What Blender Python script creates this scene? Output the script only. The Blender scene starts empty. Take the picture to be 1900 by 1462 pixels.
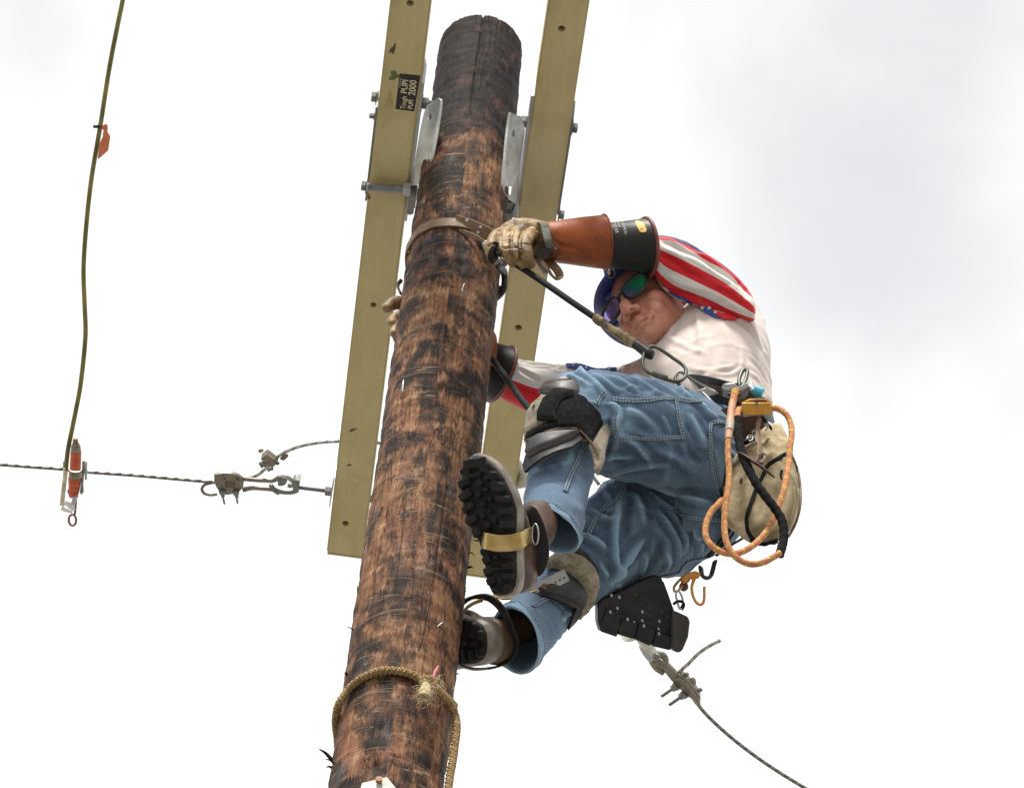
import bpy, bmesh, math, random
import numpy as np
from mathutils import Vector, Matrix, noise
from mathutils.bvhtree import BVHTree
from mathutils.geometry import delaunay_2d_cdt

random.seed(7); rng = np.random.default_rng(7)
SC = bpy.context.scene
COL = SC.collection
V = Vector
R = math.radians

# ------------------------------------------------------------------ camera
TH, ROLL, FPX = R(50.0), R(6.13), 7800.0
IW, IH = 1900.0, 1462.0
F_ = V((0, math.cos(TH), math.sin(TH)))
R0_ = V((1, 0, 0)); U0_ = V((0, -math.sin(TH), math.cos(TH)))
R_ = math.cos(ROLL)*R0_ + math.sin(ROLL)*U0_
U_ = -math.sin(ROLL)*R0_ + math.cos(ROLL)*U0_
D0 = 9.12
P0 = V((0, 0, 8.6))
C_ = P0 - D0*F_ - ((811-950)/FPX*D0)*R_
cam = bpy.data.cameras.new("camera"); camo = bpy.data.objects.new("camera", cam); COL.objects.link(camo)
camo.matrix_world = Matrix(((R_.x, U_.x, -F_.x, C_.x), (R_.y, U_.y, -F_.y, C_.y), (R_.z, U_.z, -F_.z, C_.z), (0, 0, 0, 1)))
cam.sensor_width = 36; cam.lens = 36*FPX/IW; cam.clip_end = 5000; cam.clip_start = 0.1
SC.camera = camo

# ------------------------------------------------------------------ projection helpers
def ray(px, py):
    px, py = float(px), float(py)
    return F_ + ((px-IW/2)/FPX)*R_ - ((py-IH/2)/FPX)*U_      # depth component is exactly 1
def at(px, py, off=0.0):            # point of that sight line in the upright plane `off` metres nearer than the pole
    r = ray(px, py); k = float((-off-C_.y)/r.y)
    return C_ + r*k
def atz(px, py, z):
    r = ray(px, py); return C_ + r*((z-C_.z)/r.z)
def dep(p): return (p-C_).dot(F_)
def atd(px, py, d): return C_ + ray(px, py)*float(d)
def proj(p):
    q = p-C_; d = q.dot(F_)
    return IW/2+FPX*q.dot(R_)/d, IH/2-FPX*q.dot(U_)/d
def pxm(p): return dep(p)/FPX       # metres per photo pixel at p

# ------------------------------------------------------------------ sky and sun
SUN_EL, SUN_AZ = 58.0, 200.0      # azimuth: compass style, 180 = behind the camera
w = bpy.data.worlds.new("World"); SC.world = w; w.use_nodes = True
nt = w.node_tree; nt.nodes.clear()
def wn(t, **k):
    n = nt.nodes.new(t)
    for a, b in k.items(): setattr(n, a, b)
    return n
wo = wn('ShaderNodeOutputWorld'); bg = wn('ShaderNodeBackground'); bg2 = wn('ShaderNodeBackground'); mx = wn('ShaderNodeMixShader')
sky = wn('ShaderNodeTexSky', sky_type='NISHITA', sun_disc=False, sun_elevation=R(SUN_EL), sun_rotation=R(SUN_AZ))
nt.links.new(sky.outputs[0], bg.inputs[0]); bg.inputs[1].default_value = 0.12
tc = wn('ShaderNodeTexCoord')
mp = wn('ShaderNodeMapping'); mp.inputs['Location'].default_value = (0.35, 0.1, 0.62); mp.inputs['Rotation'].default_value = (0.2, 0.4, 0.9)
n1 = wn('ShaderNodeTexNoise'); n1.inputs['Scale'].default_value = 7.0; n1.inputs['Detail'].default_value = 6; n1.inputs['Roughness'].default_value = 0.5
n1.inputs['Distortion'].default_value = 0.25
rp = wn('ShaderNodeValToRGB'); rp.color_ramp.interpolation = 'EASE'
rp.color_ramp.elements[0].position = 0.30; rp.color_ramp.elements[0].color = (0.74, 0.75, 0.765, 1)
rp.color_ramp.elements[1].position = 0.60; rp.color_ramp.elements[1].color = (1.02, 1.025, 1.03, 1)
nt.links.new(tc.outputs['Generated'], mp.inputs[0]); nt.links.new(mp.outputs[0], n1.inputs[0]); 
# thicker cloud in a few parts of the sky (by direction), thin elsewhere
acc = None
for dv, rad, amt in ((ray(1560, 330), .070, .23), (ray(1330, 60), .045, .04), (ray(250, -60), .085, .10), (ray(1700, 640), .035, .12), (V((-.8, .2, .6)), .5, .2), (V((.7, -.4, .6)), .5, .2)):
    vd = wn('ShaderNodeVectorMath', operation='DISTANCE'); nt.links.new(tc.outputs['Generated'], vd.inputs[0]); vd.inputs[1].default_value = V(dv).normalized()
    m1 = wn('ShaderNodeMapRange', interpolation_type='SMOOTHSTEP'); nt.links.new(vd.outputs['Value'], m1.inputs[0]); m1.inputs[1].default_value = 0; m1.inputs[2].default_value = rad*1.9; m1.inputs[3].default_value = amt; m1.inputs[4].default_value = 0
    if acc is None: acc = m1.outputs[0]
    else:
        ad = wn('ShaderNodeMath', operation='ADD'); nt.links.new(acc, ad.inputs[0]); nt.links.new(m1.outputs[0], ad.inputs[1]); acc = ad.outputs[0]
sb = wn('ShaderNodeMath', operation='SUBTRACT'); ad0 = wn('ShaderNodeMath', operation='ADD'); ad0.inputs[1].default_value = .11
nt.links.new(n1.outputs[0], ad0.inputs[0]); nt.links.new(ad0.outputs[0], sb.inputs[0]); nt.links.new(acc, sb.inputs[1]); nt.links.new(sb.outputs[0], rp.inputs[0])
# cloud brighter low down, thicker and greyer towards the zenith
sp = wn('ShaderNodeSeparateXYZ'); nt.links.new(tc.outputs['Generated'], sp.inputs[0])
mr = wn('ShaderNodeMapRange'); mr.inputs[1].default_value = 0.66; mr.inputs[2].default_value = 0.87; mr.inputs[3].default_value = 1.10; mr.inputs[4].default_value = 0.92
nt.links.new(sp.outputs[2], mr.inputs[0])
nt.links.new(rp.outputs[0], bg2.inputs[0]); nt.links.new(mr.outputs[0], bg2.inputs[1])
mx.inputs[0].default_value = 0.97
nt.links.new(bg.outputs[0], mx.inputs[1]); nt.links.new(bg2.outputs[0], mx.inputs[2]); nt.links.new(mx.outputs[0], wo.inputs[0])
sl = bpy.data.lights.new("sun", 'SUN'); sl.energy = 4.4; sl.angle = R(10); sl.color = (1, 0.96, 0.9)
so = bpy.data.objects.new("sun", sl); COL.objects.link(so)
az = R(SUN_AZ); sd = V((math.sin(az)*math.cos(R(SUN_EL)), math.cos(az)*math.cos(R(SUN_EL)), math.sin(R(SUN_EL))))
so.rotation_euler = sd.to_track_quat('Z', 'Y').to_euler()
SC.view_settings.view_transform = 'Standard'; SC.view_settings.look = 'None'
SC.view_settings.exposure = 0.17; SC.view_settings.gamma = 1.0

# ------------------------------------------------------------------ object helpers
def tag(o, label=None, cat=None, group=None, kind=None):
    if label: o['label'] = label
    if cat: o['category'] = cat
    if group: o['group'] = group
    if kind: o['kind'] = kind
    return o
def thing(name, loc, label, cat, group=None):
    o = bpy.data.objects.new(name, None); COL.objects.link(o); o.location = loc; o.empty_display_size = .05
    return tag(o, label, cat, group)
def wloc(o):
    l = V((0, 0, 0))
    while o is not None: l = l+V(o.location); o = o.parent
    return l
def obj(name, verts, faces, m, parent=None, smooth=True, uv=None, loc=None, attr=None):
    base = wloc(parent) if parent else V((0, 0, 0))
    own = V(loc)-base if loc is not None else V((0, 0, 0))
    vv = np.asarray(verts, dtype=float).reshape(-1, 3)-np.array(base+own)
    me = bpy.data.meshes.new(name); me.from_pydata(vv.tolist(), [], [tuple(int(i) for i in f) for f in faces])
    if uv is not None:
        u = me.uv_layers.new(name='UVMap'); li = np.zeros(len(me.loops), dtype=np.int32); me.loops.foreach_get('vertex_index', li)
        if isinstance(uv, tuple):   # per loop
            u.data.foreach_set('uv', np.asarray(uv[0], dtype=np.float32).ravel())
        else: u.data.foreach_set('uv', np.asarray(uv, dtype=np.float32)[li].ravel())
    for k, a in (attr or {}).items():
        at_ = me.attributes.new(k, 'FLOAT', 'POINT'); at_.data.foreach_set('value', np.asarray(a, dtype=np.float32))
    me.polygons.foreach_set('use_smooth', [smooth]*len(me.polygons))
    ms = m if isinstance(m, (list, tuple)) else [m]
    for x in ms: me.materials.append(x)
    me.update()
    o = bpy.data.objects.new(name, me); COL.objects.link(o)
    if parent: o.parent = parent
    o.location = own
    return o
def link_copy(o, parent=None):
    c = o.copy(); COL.objects.link(c)
    if parent: c.parent = parent
    return c
class MB:
    """collects shapes of one part"""
    def __init__(s): s.v = []; s.f = []; s.uv = []; s.n = 0
    def add(s, v, f, uv=None):
        v = [tuple(p) for p in v]; s.v += v; s.f += [tuple(i+s.n for i in q) for q in f]
        s.uv += ([tuple(a) for a in uv] if uv is not None else [(p[0]+p[1], p[2]) for p in v]); s.n += len(v); return s
    def box(s, c, ax, ay, az_, hx, hy, hz, bev=0.0):
        c = V(c); ax, ay, az_ = V(ax).normalized(), V(ay).normalized(), V(az_).normalized()
        if bev <= 0:
            v = [c+ax*hx*i+ay*hy*j+az_*hz*k for i in (-1, 1) for j in (-1, 1) for k in (-1, 1)]
            f = [(0, 1, 3, 2), (4, 6, 7, 5), (0, 4, 5, 1), (2, 3, 7, 6), (0, 2, 6, 4), (1, 5, 7, 3)]
            return s.add(v, f)
        bm = bmesh.new(); bmesh.ops.create_cube(bm, size=2)
        for q in bm.verts: q.co = V((q.co.x*hx, q.co.y*hy, q.co.z*hz))
        bmesh.ops.bevel(bm, geom=list(bm.edges), offset=bev, segments=2, affect='EDGES')
        bm.verts.index_update()
        v = [c+ax*q.co.x+ay*q.co.y+az_*q.co.z for q in bm.verts]; f = [[q.index for q in p.verts] for p in bm.faces]; bm.free()
        return s.add(v, f)
    def cyl(s, p, q, r, r2=None, n=16, cap=True, hexa=False, bev=0.0):
        p, q = V(p), V(q); d = (q-p).normalized(); r2 = r if r2 is None else r2
        a = d.orthogonal().normalized(); b = d.cross(a)
        if hexa: n = 6
        st = [(p, r), (q, r2)]
        if bev > 0: st = [(p, r-bev), (p+d*bev, r), (q-d*bev, r2), (q, r2-bev)]
        v = [c+(a*math.cos(2*math.pi*i/n)+b*math.sin(2*math.pi*i/n))*rr for c, rr in st for i in range(n)]
        f = [(k*n+i, k*n+(i+1) % n, (k+1)*n+(i+1) % n, (k+1)*n+i) for k in range(len(st)-1) for i in range(n)]
        if cap: f += [tuple(range(n))[::-1], tuple(range((len(st)-1)*n, len(st)*n))]
        return s.add(v, f)
    def ball(s, c, r, n=12, ax=None):
        c = V(c); v = []; f = []
        ax = ax or (V((r, 0, 0)), V((0, r, 0)), V((0, 0, r)))
        for i in range(n+1):
            for j in range(n*2):
                t = math.pi*i/n; p = math.pi*j/n
                v.append(c+ax[0]*math.sin(t)*math.cos(p)+ax[1]*math.sin(t)*math.sin(p)+ax[2]*math.cos(t))
        m = n*2
        f = [(i*m+j, i*m+(j+1) % m, (i+1)*m+(j+1) % m, (i+1)*m+j) for i in range(n) for j in range(m)]
        return s.add(v, f)
    def tube(s, pts, r, n=12, closed=False, flat=1.0, up=None, cap=True, sub=4, bump=None):
        P = crom([V(p) for p in pts], sub, closed) if sub > 1 else [V(p) for p in pts]
        if callable(r): rr = [r(i/(len(P)-1)) for i in range(len(P))]
        elif isinstance(r, (list, tuple)): rr = list(np.interp(np.linspace(0, 1, len(P)), np.linspace(0, 1, len(r)), r))
        else: rr = [r]*len(P)
        L = [0.0]
        for i in range(1, len(P)): L.append(L[-1]+(P[i]-P[i-1]).length)
        fr = frames(P, closed, up); v = []; uv = []
        m = len(P)
        for i in range(m):
            a, b = fr[i]
            for j in range(n+(0)):
                t = 2*math.pi*j/n; k = rr[i]*(1+(bump(L[i], t) if bump else 0))
                v.append(P[i]+a*math.cos(t)*k+b*math.sin(t)*k*flat); uv.append((j/n, L[i]))
        f = [(i*n+j, i*n+(j+1) % n, (i+1)*n+(j+1) % n, (i+1)*n+j) for i in range(m-1) for j in range(n)]
        if closed: f += [((m-1)*n+j, (m-1)*n+(j+1) % n, (j+1) % n, j) for j in range(n)]
        elif cap: f += [tuple(range(n))[::-1], tuple(range((m-1)*n, m*n))]
        return s.add(v, f, uv)
    def lathe(s, p, q, prof, n=24):      # prof: (t along p->q in metres, radius)
        p, q = V(p), V(q); d = (q-p).normalized(); a = d.orthogonal().normalized(); b = d.cross(a)
        v = [p+d*t+(a*math.cos(2*math.pi*i/n)+b*math.sin(2*math.pi*i/n))*rr for t, rr in prof for i in range(n)]
        f = [(k*n+i, k*n+(i+1) % n, (k+1)*n+(i+1) % n, (k+1)*n+i) for k in range(len(prof)-1) for i in range(n)]
        return s.add(v, f)
    def prism(s, poly, nrm, thick, bev=0):   # poly: 3D points, extruded by thick along -nrm
        nrm = V(nrm).normalized(); n = len(poly); poly = [V(p) for p in poly]
        v = poly+[p-nrm*thick for p in poly]
        f = [tuple(range(n)), tuple(range(n, 2*n))[::-1]]+[(i, n+i, n+(i+1) % n, (i+1) % n) for i in range(n)]
        return s.add(v, f)
    def build(s, name, m, parent=None, smooth=False, loc=None, auto=None):
        o = obj(name, s.v, s.f, m, parent, smooth, uv=s.uv, loc=loc)
        if auto is not None: autosmooth(o, auto)
        return o
def autosmooth(o, deg=40):
    me = o.data; me.polygons.foreach_set('use_smooth', [True]*len(me.polygons))
    bm = bmesh.new(); bm.from_mesh(me); c = math.cos(R(deg))
    bmesh.ops.recalc_face_normals(bm, faces=bm.faces)
    for e in bm.edges:
        if len(e.link_faces) == 2 and e.link_faces[0].normal.dot(e.link_faces[1].normal) < c: e.smooth = False
    bm.to_mesh(me); bm.free()
def crom(P, sub, closed=False):
    """Catmull-Rom through P (Vectors or arrays)"""
    if len(P) < 3 and not closed:
        return [P[0].lerp(P[-1], i/sub) for i in range(sub+1)]
    out = []; n = len(P)
    rngs = range(n) if closed else range(n-1)
    for i in rngs:
        if closed: a, b, c, d = P[(i-1) % n], P[i], P[(i+1) % n], P[(i+2) % n]
        else: a, b, c, d = P[max(i-1, 0)], P[i], P[i+1], P[min(i+2, n-1)]
        for k in range(sub):
            t = k/sub
            out.append(0.5*((2*b)+(c-a)*t+(2*a-5*b+4*c-d)*t*t+(3*b-a-3*c+d)*t**3))
    if not closed: out.append(P[-1].copy() if hasattr(P[-1], 'copy') else P[-1])
    return out
def frames(P, closed=False, up=None):
    m = len(P); T = []
    for i in range(m):
        if closed: t = P[(i+1) % m]-P[(i-1) % m]
        else: t = P[min(i+1, m-1)]-P[max(i-1, 0)]
        T.append(t.normalized())
    out = []
    a = (up.cross(T[0]) if up is not None else T[0].orthogonal()).normalized()
    for i in range(m):
        if up is not None: a = up.cross(T[i]).normalized()
        else: a = (a-T[i]*a.dot(T[i])).normalized()
        out.append((a, T[i].cross(a)))
    return out

# silhouette loft: stations (Ax,Ay, Bx,By, off, depth_radius[, exponent])
def loft(st, n=64, step=0.006, cap=True):
    K = []
    for s_ in st:
        ax, ay, bx, by, off, dr = s_[:6]; ex = s_[6] if len(s_) > 6 else 2.0
        c = at((ax+bx)/2, (ay+by)/2, off); d = dep(c)
        K.append(np.array(list(atd(ax, ay, d))+list(atd(bx, by, d))+[dr, ex]))
    L = sum(np.linalg.norm((K[i+1][:3]+K[i+1][3:6]-K[i][:3]-K[i][3:6])/2) for i in range(len(K)-1))
    sub = max(2, int(L/step/(len(K)-1)))
    P = crom(K, sub); v = []; uv = []; acc = 0; last = None
    for k in P:
        A, B = V(k[:3]), V(k[3:6]); c = (A+B)/2; s_ = (B-A)/2; w_ = (C_-c).normalized()
        if last is not None: acc += (c-last).length
        last = c; e = 2/k[7]
        for j in range(n):
            t = 2*math.pi*j/n; x, y = math.cos(t), math.sin(t)
            x = math.copysign(abs(x)**e, x); y = math.copysign(abs(y)**e, y)
            v.append(c+s_*x+w_*k[6]*y); uv.append((j/n, acc))
    m = len(P)
    f = [(i*n+j, i*n+(j+1) % n, (i+1)*n+(j+1) % n, (i+1)*n+j) for i in range(m-1) for j in range(n)]
    if cap:
        for i0, pos in ((0, True), (m-1, False)):
            c = sum((v[i0*n+j] for j in range(n)), V((0, 0, 0)))/n; v.append(c); uv.append((.5, 0 if pos else acc)); ci = len(v)-1
            f += [((ci, i0*n+(j+1) % n, i0*n+j) if pos else (ci, i0*n+j, i0*n+(j+1) % n)) for j in range(n)]
    return v, f, uv
# limb sweep: stations (px,py,off, side radius m, depth radius m), rings square to the 3D axis
def sweep(st, n=48, step=0.006, cap=True, exp=2.0, round_ends=(0, 0)):
    K = [np.array(list(at(*s_[:3]))+[s_[3], s_[4] if len(s_) > 4 else s_[3]]) for s_ in st]
    L = sum(np.linalg.norm(K[i+1][:3]-K[i][:3]) for i in range(len(K)-1))
    sub = max(2, int(L/step/(len(K)-1))); P = crom(K, sub); m = len(P)
    C = [V(k[:3]) for k in P]; v = []; uv = []; acc = 0; rings = []
    for i in range(m):
        t = (C[min(i+1, m-1)]-C[max(i-1, 0)]).normalized(); w_ = (C_-C[i]).normalized()
        s_ = t.cross(w_)
        if s_.length < .25 and rings: s_ = rings[-1][1]-t*rings[-1][1].dot(t)
        s_ = s_.normalized(); d = s_.cross(t).normalized()
        if d.dot(w_) < 0: d = -d
        rings.append((C[i], s_, d, P[i][3], P[i][4], t))
    if round_ends[0]:
        c, s_, d, a, b, t = rings[0]; r = round_ends[0]
        rings = [(c-t*r*math.cos(q), s_, d, a*math.sin(q), b*math.sin(q), t) for q in [R(x) for x in (8, 25, 45, 65, 80)]]+rings
    if round_ends[1]:
        c, s_, d, a, b, t = rings[-1]; r = round_ends[1]
        rings = rings+[(c+t*r*math.cos(q), s_, d, a*math.sin(q), b*math.sin(q), t) for q in [R(x) for x in (80, 65, 45, 25, 8)]]
    m = len(rings); last = None; e = 2/exp
    for c, s_, d, a, b, t in rings:
        if last is not None: acc += (c-last).length
        last = c
        for j in range(n):
            q = 2*math.pi*j/n; x, y = math.cos(q), math.sin(q)
            x = math.copysign(abs(x)**e, x); y = math.copysign(abs(y)**e, y)
            v.append(c+s_*a*x+d*b*y); uv.append((j/n, acc))
    f = [(i*n+j, i*n+(j+1) % n, (i+1)*n+(j+1) % n, (i+1)*n+j) for i in range(m-1) for j in range(n)]
    if cap:
        for i0, pos in ((0, True), (m-1, False)):
            c = sum((v[i0*n+j] for j in range(n)), V((0, 0, 0)))/n; v.append(c); uv.append((.5, 0 if pos else acc)); ci = len(v)-1
            f += [((ci, i0*n+(j+1) % n, i0*n+j) if pos else (ci, i0*n+j, i0*n+(j+1) % n)) for j in range(n)]
    return v, f, uv

def remesh(shapes, voxel, smooth=4, fac=0.5):
    """union of closed shapes [(v,f),...] -> verts, faces (one continuous skin)"""
    mb = MB()
    for s_ in shapes: mb.add(s_[0], s_[1])
    me = bpy.data.meshes.new('tmp'); me.from_pydata(mb.v, [], mb.f)
    bm = bmesh.new(); bm.from_mesh(me); bmesh.ops.recalc_face_normals(bm, faces=bm.faces); bm.to_mesh(me); bm.free()
    o = bpy.data.objects.new('tmp', me); COL.objects.link(o)
    md = o.modifiers.new('r', 'REMESH'); md.mode = 'VOXEL'; md.voxel_size = voxel; md.adaptivity = 0
    if smooth:
        ms = o.modifiers.new('s', 'SMOOTH'); ms.iterations = smooth; ms.factor = fac
    dg = bpy.context.evaluated_depsgraph_get(); ev = o.evaluated_get(dg); m2 = bpy.data.meshes.new_from_object(ev)
    n = len(m2.vertices); co = np.zeros(n*3); m2.vertices.foreach_get('co', co)
    f = [tuple(p.vertices) for p in m2.polygons]
    bpy.data.objects.remove(o); bpy.data.meshes.remove(me); bpy.data.meshes.remove(m2)
    return co.reshape(-1, 3), f
def boolean_cut(o, cutters):
    """subtract MB cutter from object o, in place"""
    me = bpy.data.meshes.new('cut'); me.from_pydata(cutters.v, [], cutters.f); me.update()
    bm = bmesh.new(); bm.from_mesh(me); bmesh.ops.recalc_face_normals(bm, faces=bm.faces); bm.to_mesh(me); bm.free()
    c = bpy.data.objects.new('cut', me); COL.objects.link(c); c.location = wloc(o)*0
    par = o.parent; loc = o.location.copy(); o.parent = None; o.location = wloc(par)+loc if par else loc
    md = o.modifiers.new('b', 'BOOLEAN'); md.object = c; md.operation = 'DIFFERENCE'; md.solver = 'EXACT'
    bpy.context.view_layer.update()
    dg = bpy.context.evaluated_depsgraph_get(); m2 = bpy.data.meshes.new_from_object(o.evaluated_get(dg))
    o.modifiers.clear(); old = o.data; o.data = m2; o.data.name = o.name
    o.parent = par; o.location = loc
    bpy.data.objects.remove(c); bpy.data.meshes.remove(old)
def vnormals(v, f):
    me = bpy.data.meshes.new('t'); me.from_pydata(v.tolist(), [], [tuple(int(i) for i in q) for q in f])
    nn = np.zeros(len(v)*3); me.vertex_normals.foreach_get('vector', nn); bpy.data.meshes.remove(me)
    return nn.reshape(-1, 3)
def bvh(v, f): return BVHTree.FromPolygons([V(p) for p in v], [tuple(int(i) for i in q) for q in f])
def hit(tree, px, py, fallback=None):
    d = ray(px, py).normalized(); loc, nrm, i, dist = tree.ray_cast(C_, d)
    if loc is None:
        if fallback is not None: return atd(px, py, fallback), -d
        # nearest point of the surface to the sight line
        g = atd(px, py, 9.0); l2, n2, i2, d2 = tree.find_nearest(g)
        for _ in range(6):
            dd = dep(l2); g = atd(px, py, dd); l2, n2, i2, d2 = tree.find_nearest(g)
        return g, n2
    if nrm.dot(d) > 0: nrm = -nrm
    return loc, nrm
def seg_dist(v, pts):
    """distance of every vertex to a polyline, and the arc position 0..1 of the foot"""
    best = np.full(len(v), 1e9); pos = np.zeros(len(v)); P = np.array([list(p) for p in pts])
    L = np.concatenate([[0], np.cumsum(np.linalg.norm(np.diff(P, axis=0), axis=1))])
    for i in range(len(P)-1):
        a, b = P[i], P[i+1]; ab = b-a; t = np.clip(((v-a)@ab)/(ab@ab+1e-12), 0, 1)
        d = np.linalg.norm(v-(a+t[:, None]*ab), axis=1); mk = d < best
        best[mk] = d[mk]; pos[mk] = ((L[i]+t*(L[i+1]-L[i]))/L[-1])[mk]
    return best, pos
def npnoise(v, scale, seed=0.0, octs=3):
    """fractal noise, vectorised value noise (trilinear, smoothed)"""
    out = np.zeros(len(v)); amp = 1; tot = 0
    for o_ in range(octs):
        p = v*scale*(2**o_)+seed*17.3+o_*31.7; i = np.floor(p).astype(np.int64); fr = p-i; fr = fr*fr*(3-2*fr)
        def h(ix, iy, iz):
            x = (ix*374761393+iy*668265263+iz*2147483647+int(seed*1013)) & 0xffffffff
            x = ((x ^ (x >> 13))*1274126177) & 0xffffffff; x = (x ^ (x >> 16)) & 0xffffffff
            return x/4294967295.0
        r_ = 0
        for dx in (0, 1):
            for dy in (0, 1):
                for dz in (0, 1):
                    wgt = (fr[:, 0] if dx else 1-fr[:, 0])*(fr[:, 1] if dy else 1-fr[:, 1])*(fr[:, 2] if dz else 1-fr[:, 2])
                    r_ = r_+wgt*h(i[:, 0]+dx, i[:, 1]+dy, i[:, 2]+dz)
        out += amp*(r_*2-1); tot += amp; amp *= .5
    return out/tot
def folds(v, f, tree, lst, base=None):
    """raise/lower ridges: lst of (pixel polyline, amp m, width m); returns v2, height field"""
    nn = vnormals(v, f); h = np.zeros(len(v)) if base is None else base.copy()
    for pl, amp, wd in lst:
        pts = [hit(tree, *p)[0] for p in crom([V((a, b, 0)) for a, b in pl], 4) for p in [(p.x, p.y)]]
        d, pos = seg_dist(v, pts)
        tp = np.clip(np.minimum(pos, 1-pos)*4, 0, 1)**.6
        hh_ = np.exp(-(d/wd)**1.35)
        h += amp*tp*(hh_-0.40*np.exp(-((d-1.9*wd)/wd)**2))
    return v+nn*h[:, None], h
def decal(tree, poly, off=0.002, thick=0.002, step=2.0, smooth_n=0, puff=0.0):
    """a patch of sheet lying on a surface: outline given where it is seen; real thickness, follows the surface"""
    poly = [(float(a), float(b)) for a, b in poly]
    xs = [p[0] for p in poly]; ys = [p[1] for p in poly]
    # resample the outline
    out = []
    for i in range(len(poly)):
        a, b = poly[i], poly[(i+1) % len(poly)]; L = math.hypot(b[0]-a[0], b[1]-a[1]); k = max(1, int(L/step))
        out += [(a[0]+(b[0]-a[0])*t/k, a[1]+(b[1]-a[1])*t/k) for t in range(k)]
    def inside(x, y):
        c = False; j = len(poly)-1
        for i in range(len(poly)):
            if (poly[i][1] > y) != (poly[j][1] > y) and x < (poly[j][0]-poly[i][0])*(y-poly[i][1])/(poly[j][1]-poly[i][1])+poly[i][0]: c = not c
            j = i
        return c
    pts = list(out); nb = len(out)
    ob = np.array(out)
    yy = min(ys)+step/2
    while yy < max(ys):
        xx = min(xs)+step/2
        while xx < max(xs):
            if inside(xx, yy) and np.min(np.hypot(ob[:, 0]-xx, ob[:, 1]-yy)) > step*.45: pts.append((xx, yy))
            xx += step
        yy += step
    r_ = delaunay_2d_cdt([V(p) for p in pts], [(i, (i+1) % nb) for i in range(nb)], [list(range(nb))], 1, 1e-4)
    vs, fs = r_[0], r_[2]
    top = []; bot = []; nrm = []
    md = np.median([dep(hit(tree, p[0], p[1], 9)[0]) for p in out[::max(1, len(out)//12)]])
    for p in vs:
        h_, n_ = hit(tree, p.x, p.y)
        if abs(dep(h_)-md) > .12: h_ = atd(p.x, p.y, md); n_ = (C_-h_).normalized()
        e = 0
        if puff:
            dd = np.min(np.hypot(ob[:, 0]-p.x, ob[:, 1]-p.y)); e = puff*(1-math.exp(-(dd/4.0)**2))
        top.append(h_+n_*(off+thick+e)); bot.append(h_+n_*(off-.0005)); nrm.append(n_)
    n = len(vs)
    cnt = {}
    for q in fs:
        for i in range(len(q)):
            e = (q[i], q[(i+1) % len(q)]); cnt[tuple(sorted(e))] = cnt.get(tuple(sorted(e)), [])+[e]
    f = [tuple(q)[::-1] for q in fs]+[tuple(i+n for i in q) for q in fs]
    for k, es in cnt.items():
        if len(es) == 1: a, b = es[0]; f.append((a, b, b+n, a+n))
    uv = [(p.x/100, -p.y/100) for p in vs]*2
    return [tuple(p) for p in top+bot], f, uv
def surf_tube(tree, pl, r, off=0.0, sub=4, n=8, flat=1.0):
    P = crom([V((a, b, 0)) for a, b in pl], sub) if len(pl) > 2 else [V((pl[0][0], pl[0][1], 0)).lerp(V((pl[-1][0], pl[-1][1], 0)), k/8) for k in range(9)]
    pts = []
    for p in P:
        h_, n_ = hit(tree, p.x, p.y); pts.append(h_+n_*(off+r*.3))
    return pts
def strip(tree, pl, wpx, off=0.001, thick=0.0015, sub=5):
    """flat strap of a given width (photo px) laid along a line on a surface"""
    P = crom([V((a, b, 0)) for a, b in pl], sub)
    L, Rr = [], []
    for i, p in enumerate(P):
        t = (P[min(i+1, len(P)-1)]-P[max(i-1, 0)]).normalized(); nx, ny = -t.y, t.x
        ww = wpx if not isinstance(wpx, (list, tuple)) else np.interp(i/(len(P)-1), np.linspace(0, 1, len(wpx)), wpx)
        L.append((p.x+nx*ww/2, p.y+ny*ww/2)); Rr.append((p.x-nx*ww/2, p.y-ny*ww/2))
    return L+Rr[::-1]
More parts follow.
